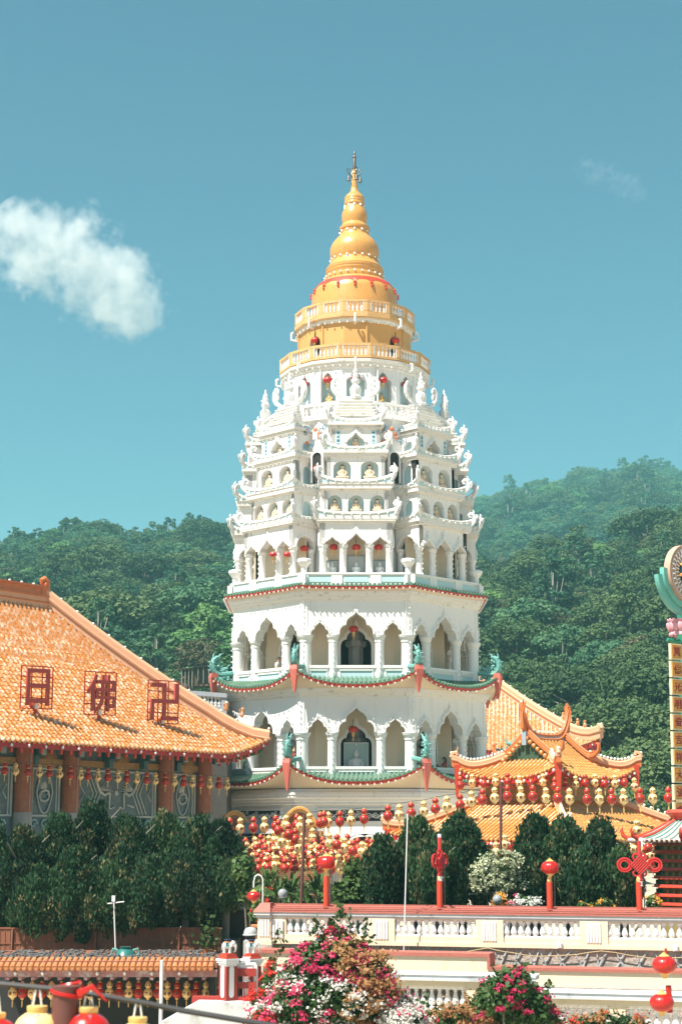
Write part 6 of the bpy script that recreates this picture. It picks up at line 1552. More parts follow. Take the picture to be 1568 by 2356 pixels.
def gl_at(px, py, Y, hpx):
    """hanging point for a gourd whose two balls are centred at picture row py and span hpx rows"""
    s = hpx/FPX*sqrt(Y*Y+4)/.56*1.1
    p = at(px, py, Y); return Vector((p.x, p.y, p.z+.30*s)), s
def cable(pts_, label, r=.010, sag=True):
    m = MB(); P = []
    for a, b in zip(pts_, pts_[1:]):
        for i in range(6): v = Vector(a).lerp(Vector(b), i/6); v.z -= (.05*(a-b).length*4*(i/6)*(1-i/6)*.25 if sag else 0); P.append(v)
    P.append(pts_[-1]); c = P[0].copy(); m.tube([p-c for p in P], r, 4); o = m.obj('lantern_cable', [wire]); o.location = c; tag(o, label, 'cable'); return o
def string(P, Yf, hpx, first, tail, cab, group, step=1):
    pts_ = []
    for i, (x, y) in enumerate(P):
        c = 'red' if (i % 2 == 0) == (first == 'red') else 'gold'
        loc, s = gl_at(x, y, Yf(x), hpx); hang(c, loc, tail(i, c), group, s); pts_.append(loc+Vector((0,0,.0)))
    if cab: cable(pts_, cab)
    return pts_
# string across the pavilion front (largest balls), running down to the brown pole
zx = lambda u, v: ((1500+u/1.279)*.5752, (2650+v/1.279)*.5752)
S1 = [zx(*q) for q in [(65,772),(123,767),(183,757),(248,750),(307,735),(365,725),(433,715),(490,700),(548,690),(610,680),(675,672),(743,676),(805,672),(872,682),(932,682),(992,686),(1082,687),(1145,687),(1207,687),(1268,687),(1353,684),(1418,682),(1497,680),(1555,682)]]
string(S1, lambda x: 56.5, 35, 'red', lambda i, c: '%s gourd lantern, %s from its left end on the long string before the pavilion' % (c, ORD[i]), 'black cable carrying the long string of lanterns before the pavilion', 'gourd lanterns on the long string before the pavilion')
zq = lambda u, v: ((900+u/2.376)*.5752, (3200+v/2.376)*.5752)
S2 = [zq(*q) for q in [(-55,262),(45,250),(145,248),(270,240),(375,235),(480,225),(580,220),(680,212),(800,200),(905,193),(980,190),(1090,182),(1195,172),(1320,158)]]
string(S2, lambda x: 57.5, 34, 'gold', lambda i, c: '%s gourd lantern, %s from its left end on the string over the gate house' % (c, ORD[i]), 'black cable carrying the string of lanterns over the gate house', 'gourd lanterns on the string over the gate house')
# under the pavilion's upper eave
n = 0
for (x0, x1, y, Y) in ((1058,1275,1797,62.5),(1300,1458,1799,62.8)):
    k = 9 if x0 < 1200 else 8
    for i in range(k):
        x = x0+(x1-x0)*i/(k-1); loc, s = gl_at(x, y+random.uniform(-3,3)+(8 if i in (0,k-1) else 0), Y+1.4*abs(x-1287)/200, 29); c = 'red' if i % 2 == 0 else 'gold'
        hang(c, loc, '%s gourd lantern, %s from %s of the upper pavilion eave' % (c, ORD[i], 'the pagoda on the left side' if x0 < 1200 else 'the corner on the right side'), 'gourd lanterns under the upper pavilion eave', s)
# dense bunch between the brown pole and the junipers, in seven slack rows
rows = [(1953,545,862,59.5),(1966,548,856,58.8),(1978,554,846,58.1),(1988,560,836,57.4),(1998,572,822,56.7),(1948,600,800,60.2),(1936,628,720,60.8),(1963,548,855,59.2),(1975,556,842,58.4),(1990,570,800,57.0)]
rown = ['third','fourth','fifth','sixth','front','second','rear','hidden fourth','hidden fifth','nearest']
for r, (y, x0, x1, Y) in enumerate(rows):
    k = int((x1-x0)/19.5); pl = []
    for i in range(k+1):
        x = x0+(x1-x0)*i/k+random.uniform(-2.5,2.5); yy = y-10*abs(2*i/k-1)**2+random.uniform(-4,4); c = 'red' if (i*3+r) % 7 in (0,2,3,5) else 'gold'
        if 700 < x < 745 and r < 2 and y < 1960: yy += 4
        loc, s = gl_at(x, yy, Y+random.uniform(-.2,.2), 33); pl.append(loc)
        hang(c, loc, '%s gourd lantern in the dense bunch, %s from the left in the %s row' % (c, ORD[i], rown[r]), 'gourd lanterns in the dense bunch', s)
    cable(pl, 'sagging black cable of the %s row in the dense lantern bunch' % rown[r], .008)
for nm_, P in (('left of the brown pole', [(640,1905),(648,1932),(664,1914),(690,1897),(679,1925),(686,1945)]), ('right of the brown pole', [(745,1885),(757,1935),(775,1938),(792,1945),(812,1952),(832,1955),(852,1965)])):
    for i, (x, y) in enumerate(P):
        c = 'red' if i % 2 == 0 else 'gold'; loc, s = gl_at(x, y, 56.2, 34); hang(c, loc, '%s gourd lantern, %s of the loose ones above the bunch, %s' % (c, ORD[i], nm_), 'loose gourd lanterns above the bunch', s)
# along the hall's eave
hx = [28,88,157,220,275,333,392,448,490,545,600,655,705,760,815,863,918,968,1020,1068,1114,1164,1216,1260]
pl = []
for i, u in enumerate(hx):
    x = u/1.3876*.5752; y = (2250+1142+.068*u+(6 if i % 3 == 1 else 0))/1.0; y = (2250+(1142+.068*u)/1.3876)*.5752
    best = min(((abs(784+FPX*w_.x/(w_.y*cos(TILT)+3*sin(TILT))-x), w_) for w_ in (ctr+dvec*(-spn+2.2*spn*j/1200)-n_*(s_-.75) for j in range(1200))), key=lambda q: q[0])[1]
    loc, s = gl_at(x, y, best.y, 27); pl.append(loc); c = 'red' if i % 2 == 0 else 'gold'
    hang(c, loc, '%s gourd lantern, %s from the left of those along the temple hall eave' % (c, ORD[i]), 'gourd lanterns along the temple hall eave', s)
cable(pl, 'thin black cable of the lanterns along the temple hall eave', .008, False)
# under the lean-to
for i in range(22):
    x = 30+i*22.2; y = 2279+.0*i; loc, s = gl_at(x, y, 47.4, 35); c = 'red' if i % 2 else 'gold'
    hang(c, loc, '%s gourd lantern, %s from the left under the pink edged lean-to' % (c, ORD[i]), 'gourd lanterns under the lean-to', s)
# bunch beside the little tower
for i, (x, y) in enumerate([(1462,1927),(1470,1952),(1490,1945),(1456,1948),(1480,1968),(1496,1962),(1470,1975),(1488,1980),(1500,1978),(1464,1905)]):
    c = 'red' if i % 2 == 0 else 'gold'; loc, s = gl_at(x, y, 50.5, 34); hang(c, loc, '%s gourd lantern, %s in the little bunch beside the many-shelved tower' % (c, ORD[i]), 'gourd lanterns beside the little tower', s)
for i, (x, y) in enumerate([(1160,1938),(1170,1962),(1140,1955),(1122,1957)]):
    c = 'gold' if i % 2 == 0 else 'red'; loc, s = gl_at(x, y, 53, 33); hang(c, loc, '%s gourd lantern, %s of those glimpsed between the junipers under the pavilion' % (c, ORD[i]), 'gourd lanterns between the junipers', s)
for i, x in enumerate((1208,1218,1229)):
    loc, s = gl_at(x, 1708, 100, 20); c = 'red' if i == 1 else 'gold'; hang(c, loc, '%s gourd lantern, %s of three under the rear temple hall eave' % (c, ORD[i]), 'gourd lanterns under the rear hall', s)
# the pagoda's own lanterns: hung in its arches
def plant_(px, py, a, label, sc=1.0, Y=None):
    p = at(px, py, (PY-a) if Y is None else Y); put(PL, (p.x, p.y, p.z+.5*sc), random.uniform(-.3,.3), label, 'red lanterns hung in the pagoda', sc)
plant_(812,1678,A1-1.0,'red lantern hung in the lowest great arch of the pagoda, above the white panel')
plant_(813,1447,A2-1.0,'red lantern hung in the great arch of the second storey of the pagoda')
for px, nm_ in ((767,'arch nearest the left front'),(819,'middle arch'),(870,'arch nearest the right front')): plant_(px,1259,6.56-.55,'red lantern hung in the %s of the front bay arcade' % nm_, .95)
for px, Y, nm_ in ((628,84.6,'middle arch'),(660,84.1,'arch nearest the front')): plant_(px,1276,0,'red lantern hung in the %s of the left front bay arcade' % nm_, .8, Y)
plant_(700,1262,0,'red lantern hung in the side arch between front and left front bay',.95,84.9)
for k, nm_ in ((-2,'far left'),(-1,'left'),(0,'middle'),(1,'right'),(2,'far right')):
    an = k*pi/8; r = R7*C16-.02; put(PL, (PX+r*sin(an), PY-r*cos(an), h(868,3.9)+ZB+.30+ .1), 0, 'red lantern hung in the %s niche of the white round storey' % nm_, 'red lanterns hung in the pagoda', 1.0)
for k, nm_ in ((-2,'left'),(2,'right')):
    an = k*pi/8; r = R8*C16+.02; put(PL, (PX+r*sin(an), PY-r*cos(an), h(772,3.0)+ZB+.42), 0, 'red lantern hung in the %s arch of the ochre round storey' % nm_, 'red lanterns hung in the pagoda', .95)
for sg, nm_ in ((-1,'left'),(1,'right')):
    an = sg*pi/8; r = 5.4; put(PL, (PX+r*sin(an), PY-r*cos(an), h(1080,4.8)+ZB+.45), 0, 'red lantern before the dark opening %s of the front bay' % nm_, 'red lanterns hung in the pagoda', .9)
# lantern and knot posts along the cream wall
def fat_post(px, ytop, label, Yp, w=.072):
    t = thing('lantern_post', label, 'lamp post', (X(px,2085,Yp), Yp, H(2096,Yp))); m = MB(); z1 = H(ytop,Yp)-H(2096,Yp); m.lathe([(w,-.05),(w,z1-.05),(w*.7,z1-.03)], 14, 0); m.obj('shaft', [MT['red']], t, 40)
    m = MB(); m.lathe([(w*.72,z1-.03),(w*.8,z1),(w*.6,z1+.08),(.03,z1+.10)], 12, 0); m.obj('collar', [lcap], t, 40)
    m = MB(); m.tube([(w+.05,.05,0),(w+.06,.05,z1+.35)], .014, 5); m.obj('cable_pipe', [MT['metal']], t); return t, z1
def wy(px): 
    p = WL+wd_*wx(px); return p.y-.02+.10
for px, ytop, yc in ((750,2012,1984),(1264,2025,1996)):
    Yp = wy(px); nm_ = 'nearer the brown pole' if px < 1000 else 'nearer the little tower'
    t, z1 = fat_post(px, ytop, 'thick red post carrying a round lantern on the cream wall, %s' % nm_, Yp)
    s = 42/FPX*Yp/.53; put(RL, (X(px,yc,Yp), Yp, H(yc,Yp)+.27*s), 0, 'big round red lantern on the thick red post %s' % nm_, 'round red lanterns', s)
kn = mat('knot_red', (.55,.02,.02), .25, .1, 4, spec=.7, coat=.4)
def knot(px, ytop, yc, rot, label):
    Yp = wy(px); t, z1 = fat_post(px, ytop, 'thick red post carrying a knot ornament on the cream wall, %s' % label[1], Yp); 
    k = thing('knot_ornament', label[0], 'ornament', (X(px,yc,Yp), Yp, H(yc,Yp)), rot)
    m = MB(); s = .22
    for i in range(7):
        for j in (0,1):
            f = -1+2*i/6; a, b = (f*.5*s+.5*s, f*.5*s-.5*s), (f*.5*s-.5*s, f*.5*s+.5*s)
            if j: a, b = (-a[0], a[1]), (-b[0], b[1])
            m.tube([(a[0],-.05-.012*j,a[1]),(b[0],-.05-.012*j,b[1])], .016, 5)
    m.plate([(0,-s),(s,0),(0,s),(-s,0)], -.04, .04); m.obj('lattice', [kn], k, 40)
    m = MB()
    for sg in (-1,1):
        for rr in (.17,.115): m.tube([(sg*(s*.85+.17+rr*cos(q*pi/10)), 0, rr*.9*sin(q*pi/10)) for q in range(20)], .026, 6, 0, True)
        for zz in (-1,1): m.tube([(sg*.09+.07*cos(q*pi/6), 0, zz*s*.85+.07*sin(q*pi/6)) for q in range(12)], .022, 6, 0, True)
    m.obj('loops', [kn], k, 50)
    m = MB(); m.tube([(0,0,s),(0,0,s+.34)], .05, 8); m.lathe([(.05,-s-.16),(.07,-s-.12),(.05,-s-.08),(.07,-s-.04),(.04,-s)], 10, 0); m.obj('stem', [kn], k, 50)
    m = MB(); m.lathe([(.065,-s-.27),(.055,-s-.22),(.07,-s-.16)], 10, 0); m.box(.02,.09,-.02,.06,s+.2,s+.42); m.obj('collar', [MT['pipe']], k, 50)
knot(1011,2022,1980,R_(66),('red endless knot ornament turned edgewise before the junipers','nearest the middle junipers'))
knot(1470,2025,1990,R_(2),('red endless knot ornament with wide side loops beside the little tower','right beside the little tower'))
# lantern on a bent pipe left of the wall's end post
Yp = 43.2; t = thing('bent_lamp_post', 'thin white pipe bent over at its top, behind the end of the cream wall', 'lamp post', (X(604,2100,Yp), Yp, H(2170,Yp)))
m = MB(); b0 = H(2170,Yp); m.tube([(0,0,-.3),(0,0,H(2024,Yp)-b0),(-.04,0,H(2016,Yp)-b0),(-.12,0,H(2012,Yp)-b0),(-.20,0,H(2016,Yp)-b0),(-.235,0,H(2028,Yp)-b0),(-.235,0,H(2042,Yp)-b0)], .018, 6); m.obj('pipe', [MT['pipe']], t, 50)
s = 31/FPX*Yp/.53; put(RL, (X(583,2062,Yp), Yp, H(2062,Yp)+.27*s), 0, 'small round red lantern hanging from the bent white pipe', 'round red lanterns', s)
# two big round lanterns one above the other near the right edge, close to the viewer
Yp = 26.0; prev = None
for px, yc, nm_ in ((1527,2220,'upper'),(1521,2307,'lower')):
    s = 56/FPX*Yp/.53; put(RL, (X(px,yc,Yp), Yp, H(yc,Yp)+.27*s), .4, 'big red lantern, %s of the pair on one cord before the cream wall' % nm_, 'round red lanterns', s)
m = MB(); a = at(1530,2182,Yp); m.tube([(0,0,0),(.0,.02,-.25)], .02, 5); m.tube([(.02,.0,-.55),(.03,.0,-.95)], .045, 6); m.tube([(.0,.0,-1.2),(.02,.0,-1.6)], .03, 6); o = m.obj('hanging_cord', [MT['redlac']]); o.location = a; tag(o, 'red wrapped cord joining the pair of big round lanterns', 'cord')
# brown lantern poles and thin white poles
def pole(px0, y0, px1, y1, Y, r, m_, label, nm='pole'):
    a, b = at(px0,y0,Y), at(px1,y1,Y); m = MB(); m.tube([(0,0,0), tuple(a-b)], r, 8); o = m.obj(nm, [m_], None, 60); o.location = b; tag(o, label, 'pole')
pole(700,1872,692,2095,46.5,.045,pole_m,'tall brown pole rising through the dense bunch of lanterns')
pole(1152,1798,1150,2092,49.5,.045,pole_m,'tall brown pole standing before the pavilion roofs')
pole(937,1872,928,2200,40.6,.014,MT['pipe'],'thin white bamboo pole leaning against the cream wall beside the middle junipers')
pole(757,1990,760,2092,44,.02,MT['metal'],'slim dark pole beside the thick red lantern post')
# near lanterns and the cable that swings past the camera
Yn = 12.0
def near(px, py, wpx, colr, label):
    s = wpx/FPX*Yn/.50; t = thing('paper_lantern', label, 'lantern', tuple(at(px, py, Yn)))
    m = MB(); nu, nv = 40, 12; G = []
    for j in range(nv+1):
        b = -pi/2*.82+pi*.82*j/nv; G.append([(.25*s*cos(b)*(1+(.008 if i % 2 else 0))*sin(2*pi*i/nu), -.25*s*cos(b)*(1+(.008 if i % 2 else 0))*cos(2*pi*i/nu), -.20*s+.2*s*sin(b)) for i in range(nu+1)])
    m.grid(G, 0); m.obj('shade', [colr], t, 60)
    m = MB(); m.lathe([(.10*s,-.02*s),(.115*s,.0),(.115*s,.05*s),(.10*s,.055*s)], 20, 0); m.obj('cap', [lcap], t, 40)
    m = MB()
    for k in range(6):
        a = k*pi/3+.3; P = []
        for f in (0,1): b = .95-.35*f; P.append((b, a))
        vs = [(.253*s*cos(b)*sin(a+d), -.253*s*cos(b)*cos(a+d), -.20*s+.202*s*sin(b)) for b, d in ((1.02,-.16),(1.02,.16),(.72,0))]; m.add(vs, [(0,1,2),(2,1,0)])
    m.obj('leaf_mark', [mat('lantern_blue_mark', (.22,.32,.42), .5, .1, 4)] if 'lantern_blue_mark' not in bpy.data.materials else [bpy.data.materials['lantern_blue_mark']], t)
    m = MB()
    for sg in (-1,1): m.tube([(sg*.05*s,0,.05*s),(sg*.02*s,0,.25*s)], .012*s, 5)
    m.obj('hanger', [MT['pipe']], t); return t
near(86,2325,98,lyel,'large pale gold paper lantern close to the camera under the cable')
near(203,2327,98,lred,'large red paper lantern close to the camera beside the brown post')
near(-8,2340,90,lred,'large red paper lantern close to the camera cut by the picture edge')
near(317,2350,90,lyel,'large gold paper lantern close to the camera with only its top showing')
a, b = at(152,2268,Yn), at(150,2500,Yn); m = MB(); m.lathe([(.095,b.z-a.z),(.095,-.04),(.10,0)], 12, 0); m.tube([(.10*cos(q*.6),-.10*sin(q*.6),-.08+.01*q) for q in range(12)], .014, 6, 1); m.tube([(.1,-.05,-.05),(.2,-.08,-.0),(.30,-.06,-.10)], [.03,.02,.006], 6, 1)
o = m.obj('brown_post', [pole_m, lred], None, 50); o.location = a; tag(o, 'brown post with a red ribbon tied round its top close to the camera', 'post')
cable([at(-20,2262,Yn), at(150,2278,Yn), at(318,2305,Yn), at(420,2325,Yn), at(640,2362,Yn)], 'thick dark cable swinging past the camera above the near lanterns', .020, False)
# ------------------------------------------------------------------ junipers, bushes and potted greenery
jun = leafmat('juniper_leaf', (.008,.028,.013), (.022,.066,.027), (.060,.120,.042), .7, 1.2, .08)
jtip = leafmat('juniper_dry_tip', (.10,.095,.04), (.17,.15,.065), (.25,.21,.10), .8, 1.5, .1)
def juniper(px, ytop, hwpx, ybot, Y, label, ncl=90, per=95, zb=None):
    b = at(px, ybot, Y); Hh = H(ytop,Y)-b.z; Rr = hwpx/FPX*Y; z0 = (zb if zb is not None else b.z-.5)
    t = thing('juniper_tree', label, 'tree', (b.x, Y, z0), 0, None); dz = b.z-z0
    V, F, MI = [], [], []; k = 0
    def prof(f): return (sin(pi*min(1,(f*.93+.10)))**.56)*(1-.30*f) if f < .95 else .24
    for i in range(ncl):
        f = rng.uniform(0,1)**.85; a = rng.uniform(0,2*pi); rr = Rr*prof(f)*rng.uniform(.66,1.0)
        c = np.array([rr*cos(a), rr*sin(a), dz+f*Hh*.93]); cr = rng.uniform(.13,.25)*(.8+.5*Rr/1.5); ch = cr*rng.uniform(1.2,2.0)
        if i < 3: c[:2] *= .3; c[2] = dz+Hh*(.90-.03*i); cr *= .8
        d = rng.normal(0,1,(per,3)); d /= np.linalg.norm(d,axis=1)[:,None]; P = c+d*np.array([cr,cr,ch])*rng.uniform(.75,1.08,(per,1))
        n = per; out = d*np.array([1,1,.3])+rng.normal(0,.5,(n,3)); out /= np.linalg.norm(out,axis=1)[:,None]
        up = np.array([0,0,1.0])+d*.45+rng.normal(0,.28,(n,3)); up /= np.linalg.norm(up,axis=1)[:,None]; sd = np.cross(up,out); sd /= np.linalg.norm(sd,axis=1)[:,None]+1e-9
        L = rng.uniform(.035,.085,(n,1)); w_ = L*rng.uniform(.35,.6,(n,1))
        v = np.stack([P-up*L-sd*w_*.5, P+sd*w_-up*L*.1, P+up*L, P-sd*w_-up*L*.0],1).reshape(-1,3); V.append(v); F.append(np.arange(n*4).reshape(n,4)+k); k += n*4
        tipc = (rng.uniform() < .16); MI.append((rng.uniform(0,1,n) < (.55 if tipc else .05)).astype(int))
    o = soup('crown', np.concatenate(V), np.concatenate(F), np.concatenate(MI), [jun, jtip], t)
    m = MB(); m.tube([(0,0,-.3),(.04,.02,dz+Hh*.3),(-.03,0,dz+Hh*.6),(0,0,dz+Hh*.88)], [.14,.11,.07,.02], 7)
    for i in range(9):
        a = i*2.4; f = .1+.08*i; m.tube([(0,0,dz+Hh*f),(Rr*.35*cos(a),Rr*.35*sin(a),dz+Hh*(f+.08)),(Rr*.7*cos(a),Rr*.7*sin(a),dz+Hh*(f+.2))], [.05,.035,.012], 5)
    m.obj('trunk', [bark], t, 60); return t
for px, yt, hw_, yb_, Y, lb in ((-25,1905,85,2160,55.5,'leftmost dark juniper, cut by the picture edge'),(48,1905,82,2165,53.6,'broad juniper second from the left edge before the painted hall wall'),(128,1872,78,2150,55,'juniper with a narrow top beside the tallest one before the hall'),(207,1838,92,2150,56,'tallest dark juniper before the hall, with a pointed top'),(165,1955,75,2152,53.0,'low bulging juniper drooping over the board fence at the left'),(292,1880,86,2150,54,'juniper right of the tallest one, in front of the dragon panel'),(376,1868,84,2145,55,'round topped juniper before the last hall column'),(345,1985,80,2130,53.0,'low dense juniper overhanging the middle of the board fence'),(448,1888,86,2105,54.2,'juniper second from the right end of the row above the fence'),(505,1898,76,2080,55.2,'rightmost juniper of the row above the fence, beside the lantern bunch'),(425,2000,80,2098,53.0,'low juniper in deep shade near the end of the board fence'),(90,2010,80,2128,53.0,'low dark juniper filling the gap at the left of the fence'),(255,2000,80,2125,53.0,'low juniper behind the rooftop aerial'),(518,2000,55,2072,53.6,'small low juniper at the right end of the row, above the gate')):
    juniper(px, yt, hw_, yb_, Y, lb, 130, 190, H(2150,52)-.3)
for px, yt, hw_, Y, lb in ((882,1935,54,46.5,'small juniper at the left end of those behind the cream wall'),(958,1888,66,47.5,'juniper behind the thin bamboo pole on the cream wall'),(1062,1872,74,48.5,'tall juniper left of the brown pole before the pavilion'),(1008,1940,62,46,'low juniper between the bamboo pole and the edgewise knot'),(1238,1884,70,48,'tall pointed juniper behind the right red lantern post'),(1302,1890,66,47.4,'juniper behind the front corner of the pavilion roof'),(1385,1892,70,48,'juniper nearest the wide looped knot, with several pointed tips'),(1432,1965,44,46.5,'smaller juniper beside the little many-shelved tower'),(1345,1970,54,46.3,'low juniper filling in between the right post and the knot'),(1215,1965,44,46.6,'low juniper behind the white variegated shrub')):
    juniper(px, yt, hw_, 2085, Y, lb, 120, 190, -3.05)
def flat_leaves(P, nrm, s): return leaf_quads(P, nrm, s, .8, .7)
mag = leafmat('magenta_blossom', (.42,.018,.075), (.56,.035,.115), (.70,.12,.21), .6, 3, .25); wht = leafmat('white_blossom', (.60,.57,.50), (.74,.72,.66), (.82,.80,.76), .6, 3, .2); redb = leafmat('red_blossom', (.50,.015,.015), (.62,.03,.02), (.72,.08,.05), .6, 3, .2)
dry = leafmat('dry_leaf', (.17,.075,.03), (.30,.14,.055), (.42,.24,.11), .85, 3, .15); bgl = leafmat('bush_leaf', (.018,.05,.012), (.05,.105,.025), (.11,.16,.05), .55, 2, .15); orb = leafmat('orange_blossom', (.55,.20,.02), (.70,.32,.04), (.80,.5,.12), .6, 3, .2)
def bush(name, label, blobs, Y, zb, flowers, lsize=.045, dens=1.0, cat='bush', leaf=None, vines=()):
    """blobs: (px, py, rx, ry) outlines of leafy lumps in the picture, each given real depth"""
    c = at(blobs[0][0], blobs[0][1], Y); t = thing(name, label, cat, (c.x, Y, zb)); o0 = np.array([c.x, Y, zb]); k_ = Y/FPX
    V, F = [], []; k = 0; spots = []; stems = MB()
    for px, py, rx, ry in blobs:
        p = at(px, py, Y); C = np.array([p.x, Y+rng.uniform(-.25,.35), p.z])-o0; R3 = np.array([rx*k_, min(rx,ry)*k_*.85+.1, ry*k_]); n = int(dens*520*(rx*ry)/1600)+60
        d = rng.normal(0,1,(n,3)); d /= np.linalg.norm(d,axis=1)[:,None]; P = C+d*R3*(rng.uniform(.55,1.06,(n,1))+.06*np.sin(d[:,:1]*9+px)); v, f = flat_leaves(P, d+np.array([0,-.2,.5]), lsize); V.append(v); F.append(f+k); k += len(v)
        stems.tube([(C[0]*.25,C[1]*.3,0), tuple(C*np.array([.7,.7,.55])), tuple(C+np.array([0,0,R3[2]*.6]))], [.05,.03,.01], 5); spots.append((C, R3))
    for (a, b, wob_) in vines:                                  # long trailing shoots
        A = np.array(at(a[0],a[1],Y))-o0; B = np.array(at(b[0],b[1],Y))-o0; Q = [tuple(A+(B-A)*f+np.array([wob_*.1*sin(f*9),0,.05*sin(f*7)])) for f in np.linspace(0,1,9)]; stems.tube(Q, .008, 4)
        P = np.array([Q[rng.integers(0,9)] for _ in range(70)])+rng.normal(0,.05,(70,3)); v, f = flat_leaves(P, rng.normal(0,1,(70,3)), lsize); V.append(v); F.append(f+k); k += len(v)
    tag(soup('foliage', np.concatenate(V), np.concatenate(F), None, [leaf or bgl], t), None, None); stems.obj('stem', [bark], t)
    for nm_, mt_, ncl, cr, per, fs, only in flowers:
        V, F = [], []; k = 0
        for i in range(ncl):
          for _ in range(10):                                       # on the outside of the mound, not buried in a neighbouring lump
            C, R3 = spots[rng.integers(0,len(spots))] if only is None else spots[only[rng.integers(0,len(only))]]
            d = rng.normal(0,1,3); d[1] = -abs(d[1])-.15 if rng.uniform() < .8 else d[1]; d[2] += .25; d /= np.linalg.norm(d); P0 = C+d*R3*rng.uniform(.96,1.08)
            if all(np.linalg.norm((P0-c_)/r_) > .93 for c_, r_ in spots): break
          q = cr*rng.uniform(.5,1.3)
          P = P0+rng.normal(0,1,(per,3))*np.array([q,q*.7,q*.62]); v, f = flat_leaves(P, d+np.array([0,-.3,.5]), fs); V.append(v); F.append(f+k); k += len(v)
        soup(nm_, np.concatenate(V), np.concatenate(F), None, [mt_], t)
    return t
bush('bougainvillea', 'big mound of magenta and white bougainvillea with a brown withered flank below the cream wall',
     [(745,2296,82,76),(758,2200,55,46),(720,2225,60,55),(700,2300,70,60),(650,2330,50,40),(690,2360,90,40),(800,2215,55,55),(820,2295,74,56),(880,2325,66,46),(840,2235,50,48),(930,2345,50,30),(770,2163,26,28),(600,2350,30,30),(780,2350,110,50),(870,2270,40,45)], 33.5, H(2480,33.5),
     [('magenta_blossom',mag,105,.075,34,.030,None),('white_blossom',wht,130,.085,34,.030,[0,3,4,5,7,8,10,13,13,8,10,1]),('red_blossom',redb,16,.06,30,.028,[4,12,1,11]),('dry_foliage',dry,60,.10,40,.034,[6,9,14,9,14,7])], vines=[((770,2165),(772,2085),1),((800,2180),(812,2098),-1),((740,2170),(720,2120),1),((830,2200),(850,2120),-1),((655,2300),(632,2150),1),((940,2340),(975,2290),1)])
bush('bougainvillea', 'smaller bougainvillea bush with thin magenta sprays in front of the lower balusters',
     [(1170,2310,75,65),(1130,2330,60,45),(1215,2320,55,50),(1180,2265,45,40),(1100,2350,60,30),(1250,2345,45,30),(1150,2285,40,40)], 34.0, H(2470,34),
     [('magenta_blossom',mag,42,.055,30,.028,None),('dry_foliage',dry,22,.08,34,.032,[1,4,5])], vines=[((1150,2280),(1135,2240),1),((1190,2260),(1215,2225),-1),((1220,2300),(1255,2270),1),((1240,2320),(1262,2290),-1),((1160,2265),(1180,2228),1)])
bush('dry_grass_bush', 'low straw coloured bush between the two bougainvilleas', [(1020,2345,60,32),(985,2352,45,25),(1060,2350,40,24)], 33.8, H(2470,33.8), [('dry_foliage',dry,30,.09,36,.03,None)], .04)
bush('dry_flower_bush', 'low bush with withered flowers at the foot of the lower right balusters', [(1390,2350,45,22),(1450,2354,40,18),(1340,2356,30,14)], 34.2, H(2470,34), [('dry_foliage',dry,22,.07,30,.028,None),('red_blossom',redb,6,.05,20,.024,None)], .04)
bush('creeper', 'straggling green creeper with red flowers beside the gate plaque', [(612,2270,14,26),(622,2235,10,30),(590,2298,22,14)], 38.5, H(2400,38.5), [('red_blossom',redb,16,.06,30,.028,None)], .04)
bush('red_flower_shrub', 'leafy shrub with a few red flowers behind the bent white pipe', [(602,2085,20,26),(592,2105,18,14),(615,2065,14,22)], 45.5, H(2140,45.5), [('red_blossom',redb,7,.05,22,.03,None)], .07)
bush('leafy_shrub', 'bright green leafy shrub behind the wall between lantern post and junipers', [(830,2025,44,42),(800,2055,36,34),(855,2060,30,32),(815,1995,26,24)], 47, -3.05, [], .06, 1.2, leaf=lowgreen)
bush('dark_shrub', 'dark shrub mass filling the garden behind the cream wall and post', [(575,2050,26,40),(640,2070,50,30),(700,2065,60,34),(760,2070,40,26),(560,2000,30,40)], 50.5, -3.3, [], .07, 1.0)
bush('variegated_shrub', 'white leaved variegated shrub shaped like a parasol between the junipers', [(1150,1990,46,28),(1120,2010,32,24),(1180,2015,34,24),(1140,2030,40,18),(1195,2035,26,16),(1115,2040,20,14)], 46.2, -3.05, [('pale_leaves',leafmat('variegated_leaf', (.22,.26,.12), (.50,.52,.34), (.72,.72,.55), .6, 3, .2),170,.085,26,.036,None)], .045, .8)
bush('flower_bed', 'bed of orange and white flowers behind the cream wall coping', [(1165,2078,26,12),(1195,2074,24,16),(1220,2078,22,13),(1150,2072,14,14)], 44.2, -3.05, [('orange_blossom',orb,26,.05,22,.026,[0,3]),('white_blossom',wht,26,.05,22,.026,[1,2]),('magenta_blossom',mag,4,.05,18,.024,[1])], .04)
bush('flower_clump', 'clump of small orange flowers beside the wide looped knot', [(1390,2080,20,12),(1500,2075,18,16),(1345,2084,16,8)], 44.0, -3.05, [('orange_blossom',orb,14,.05,22,.026,None)], .05)
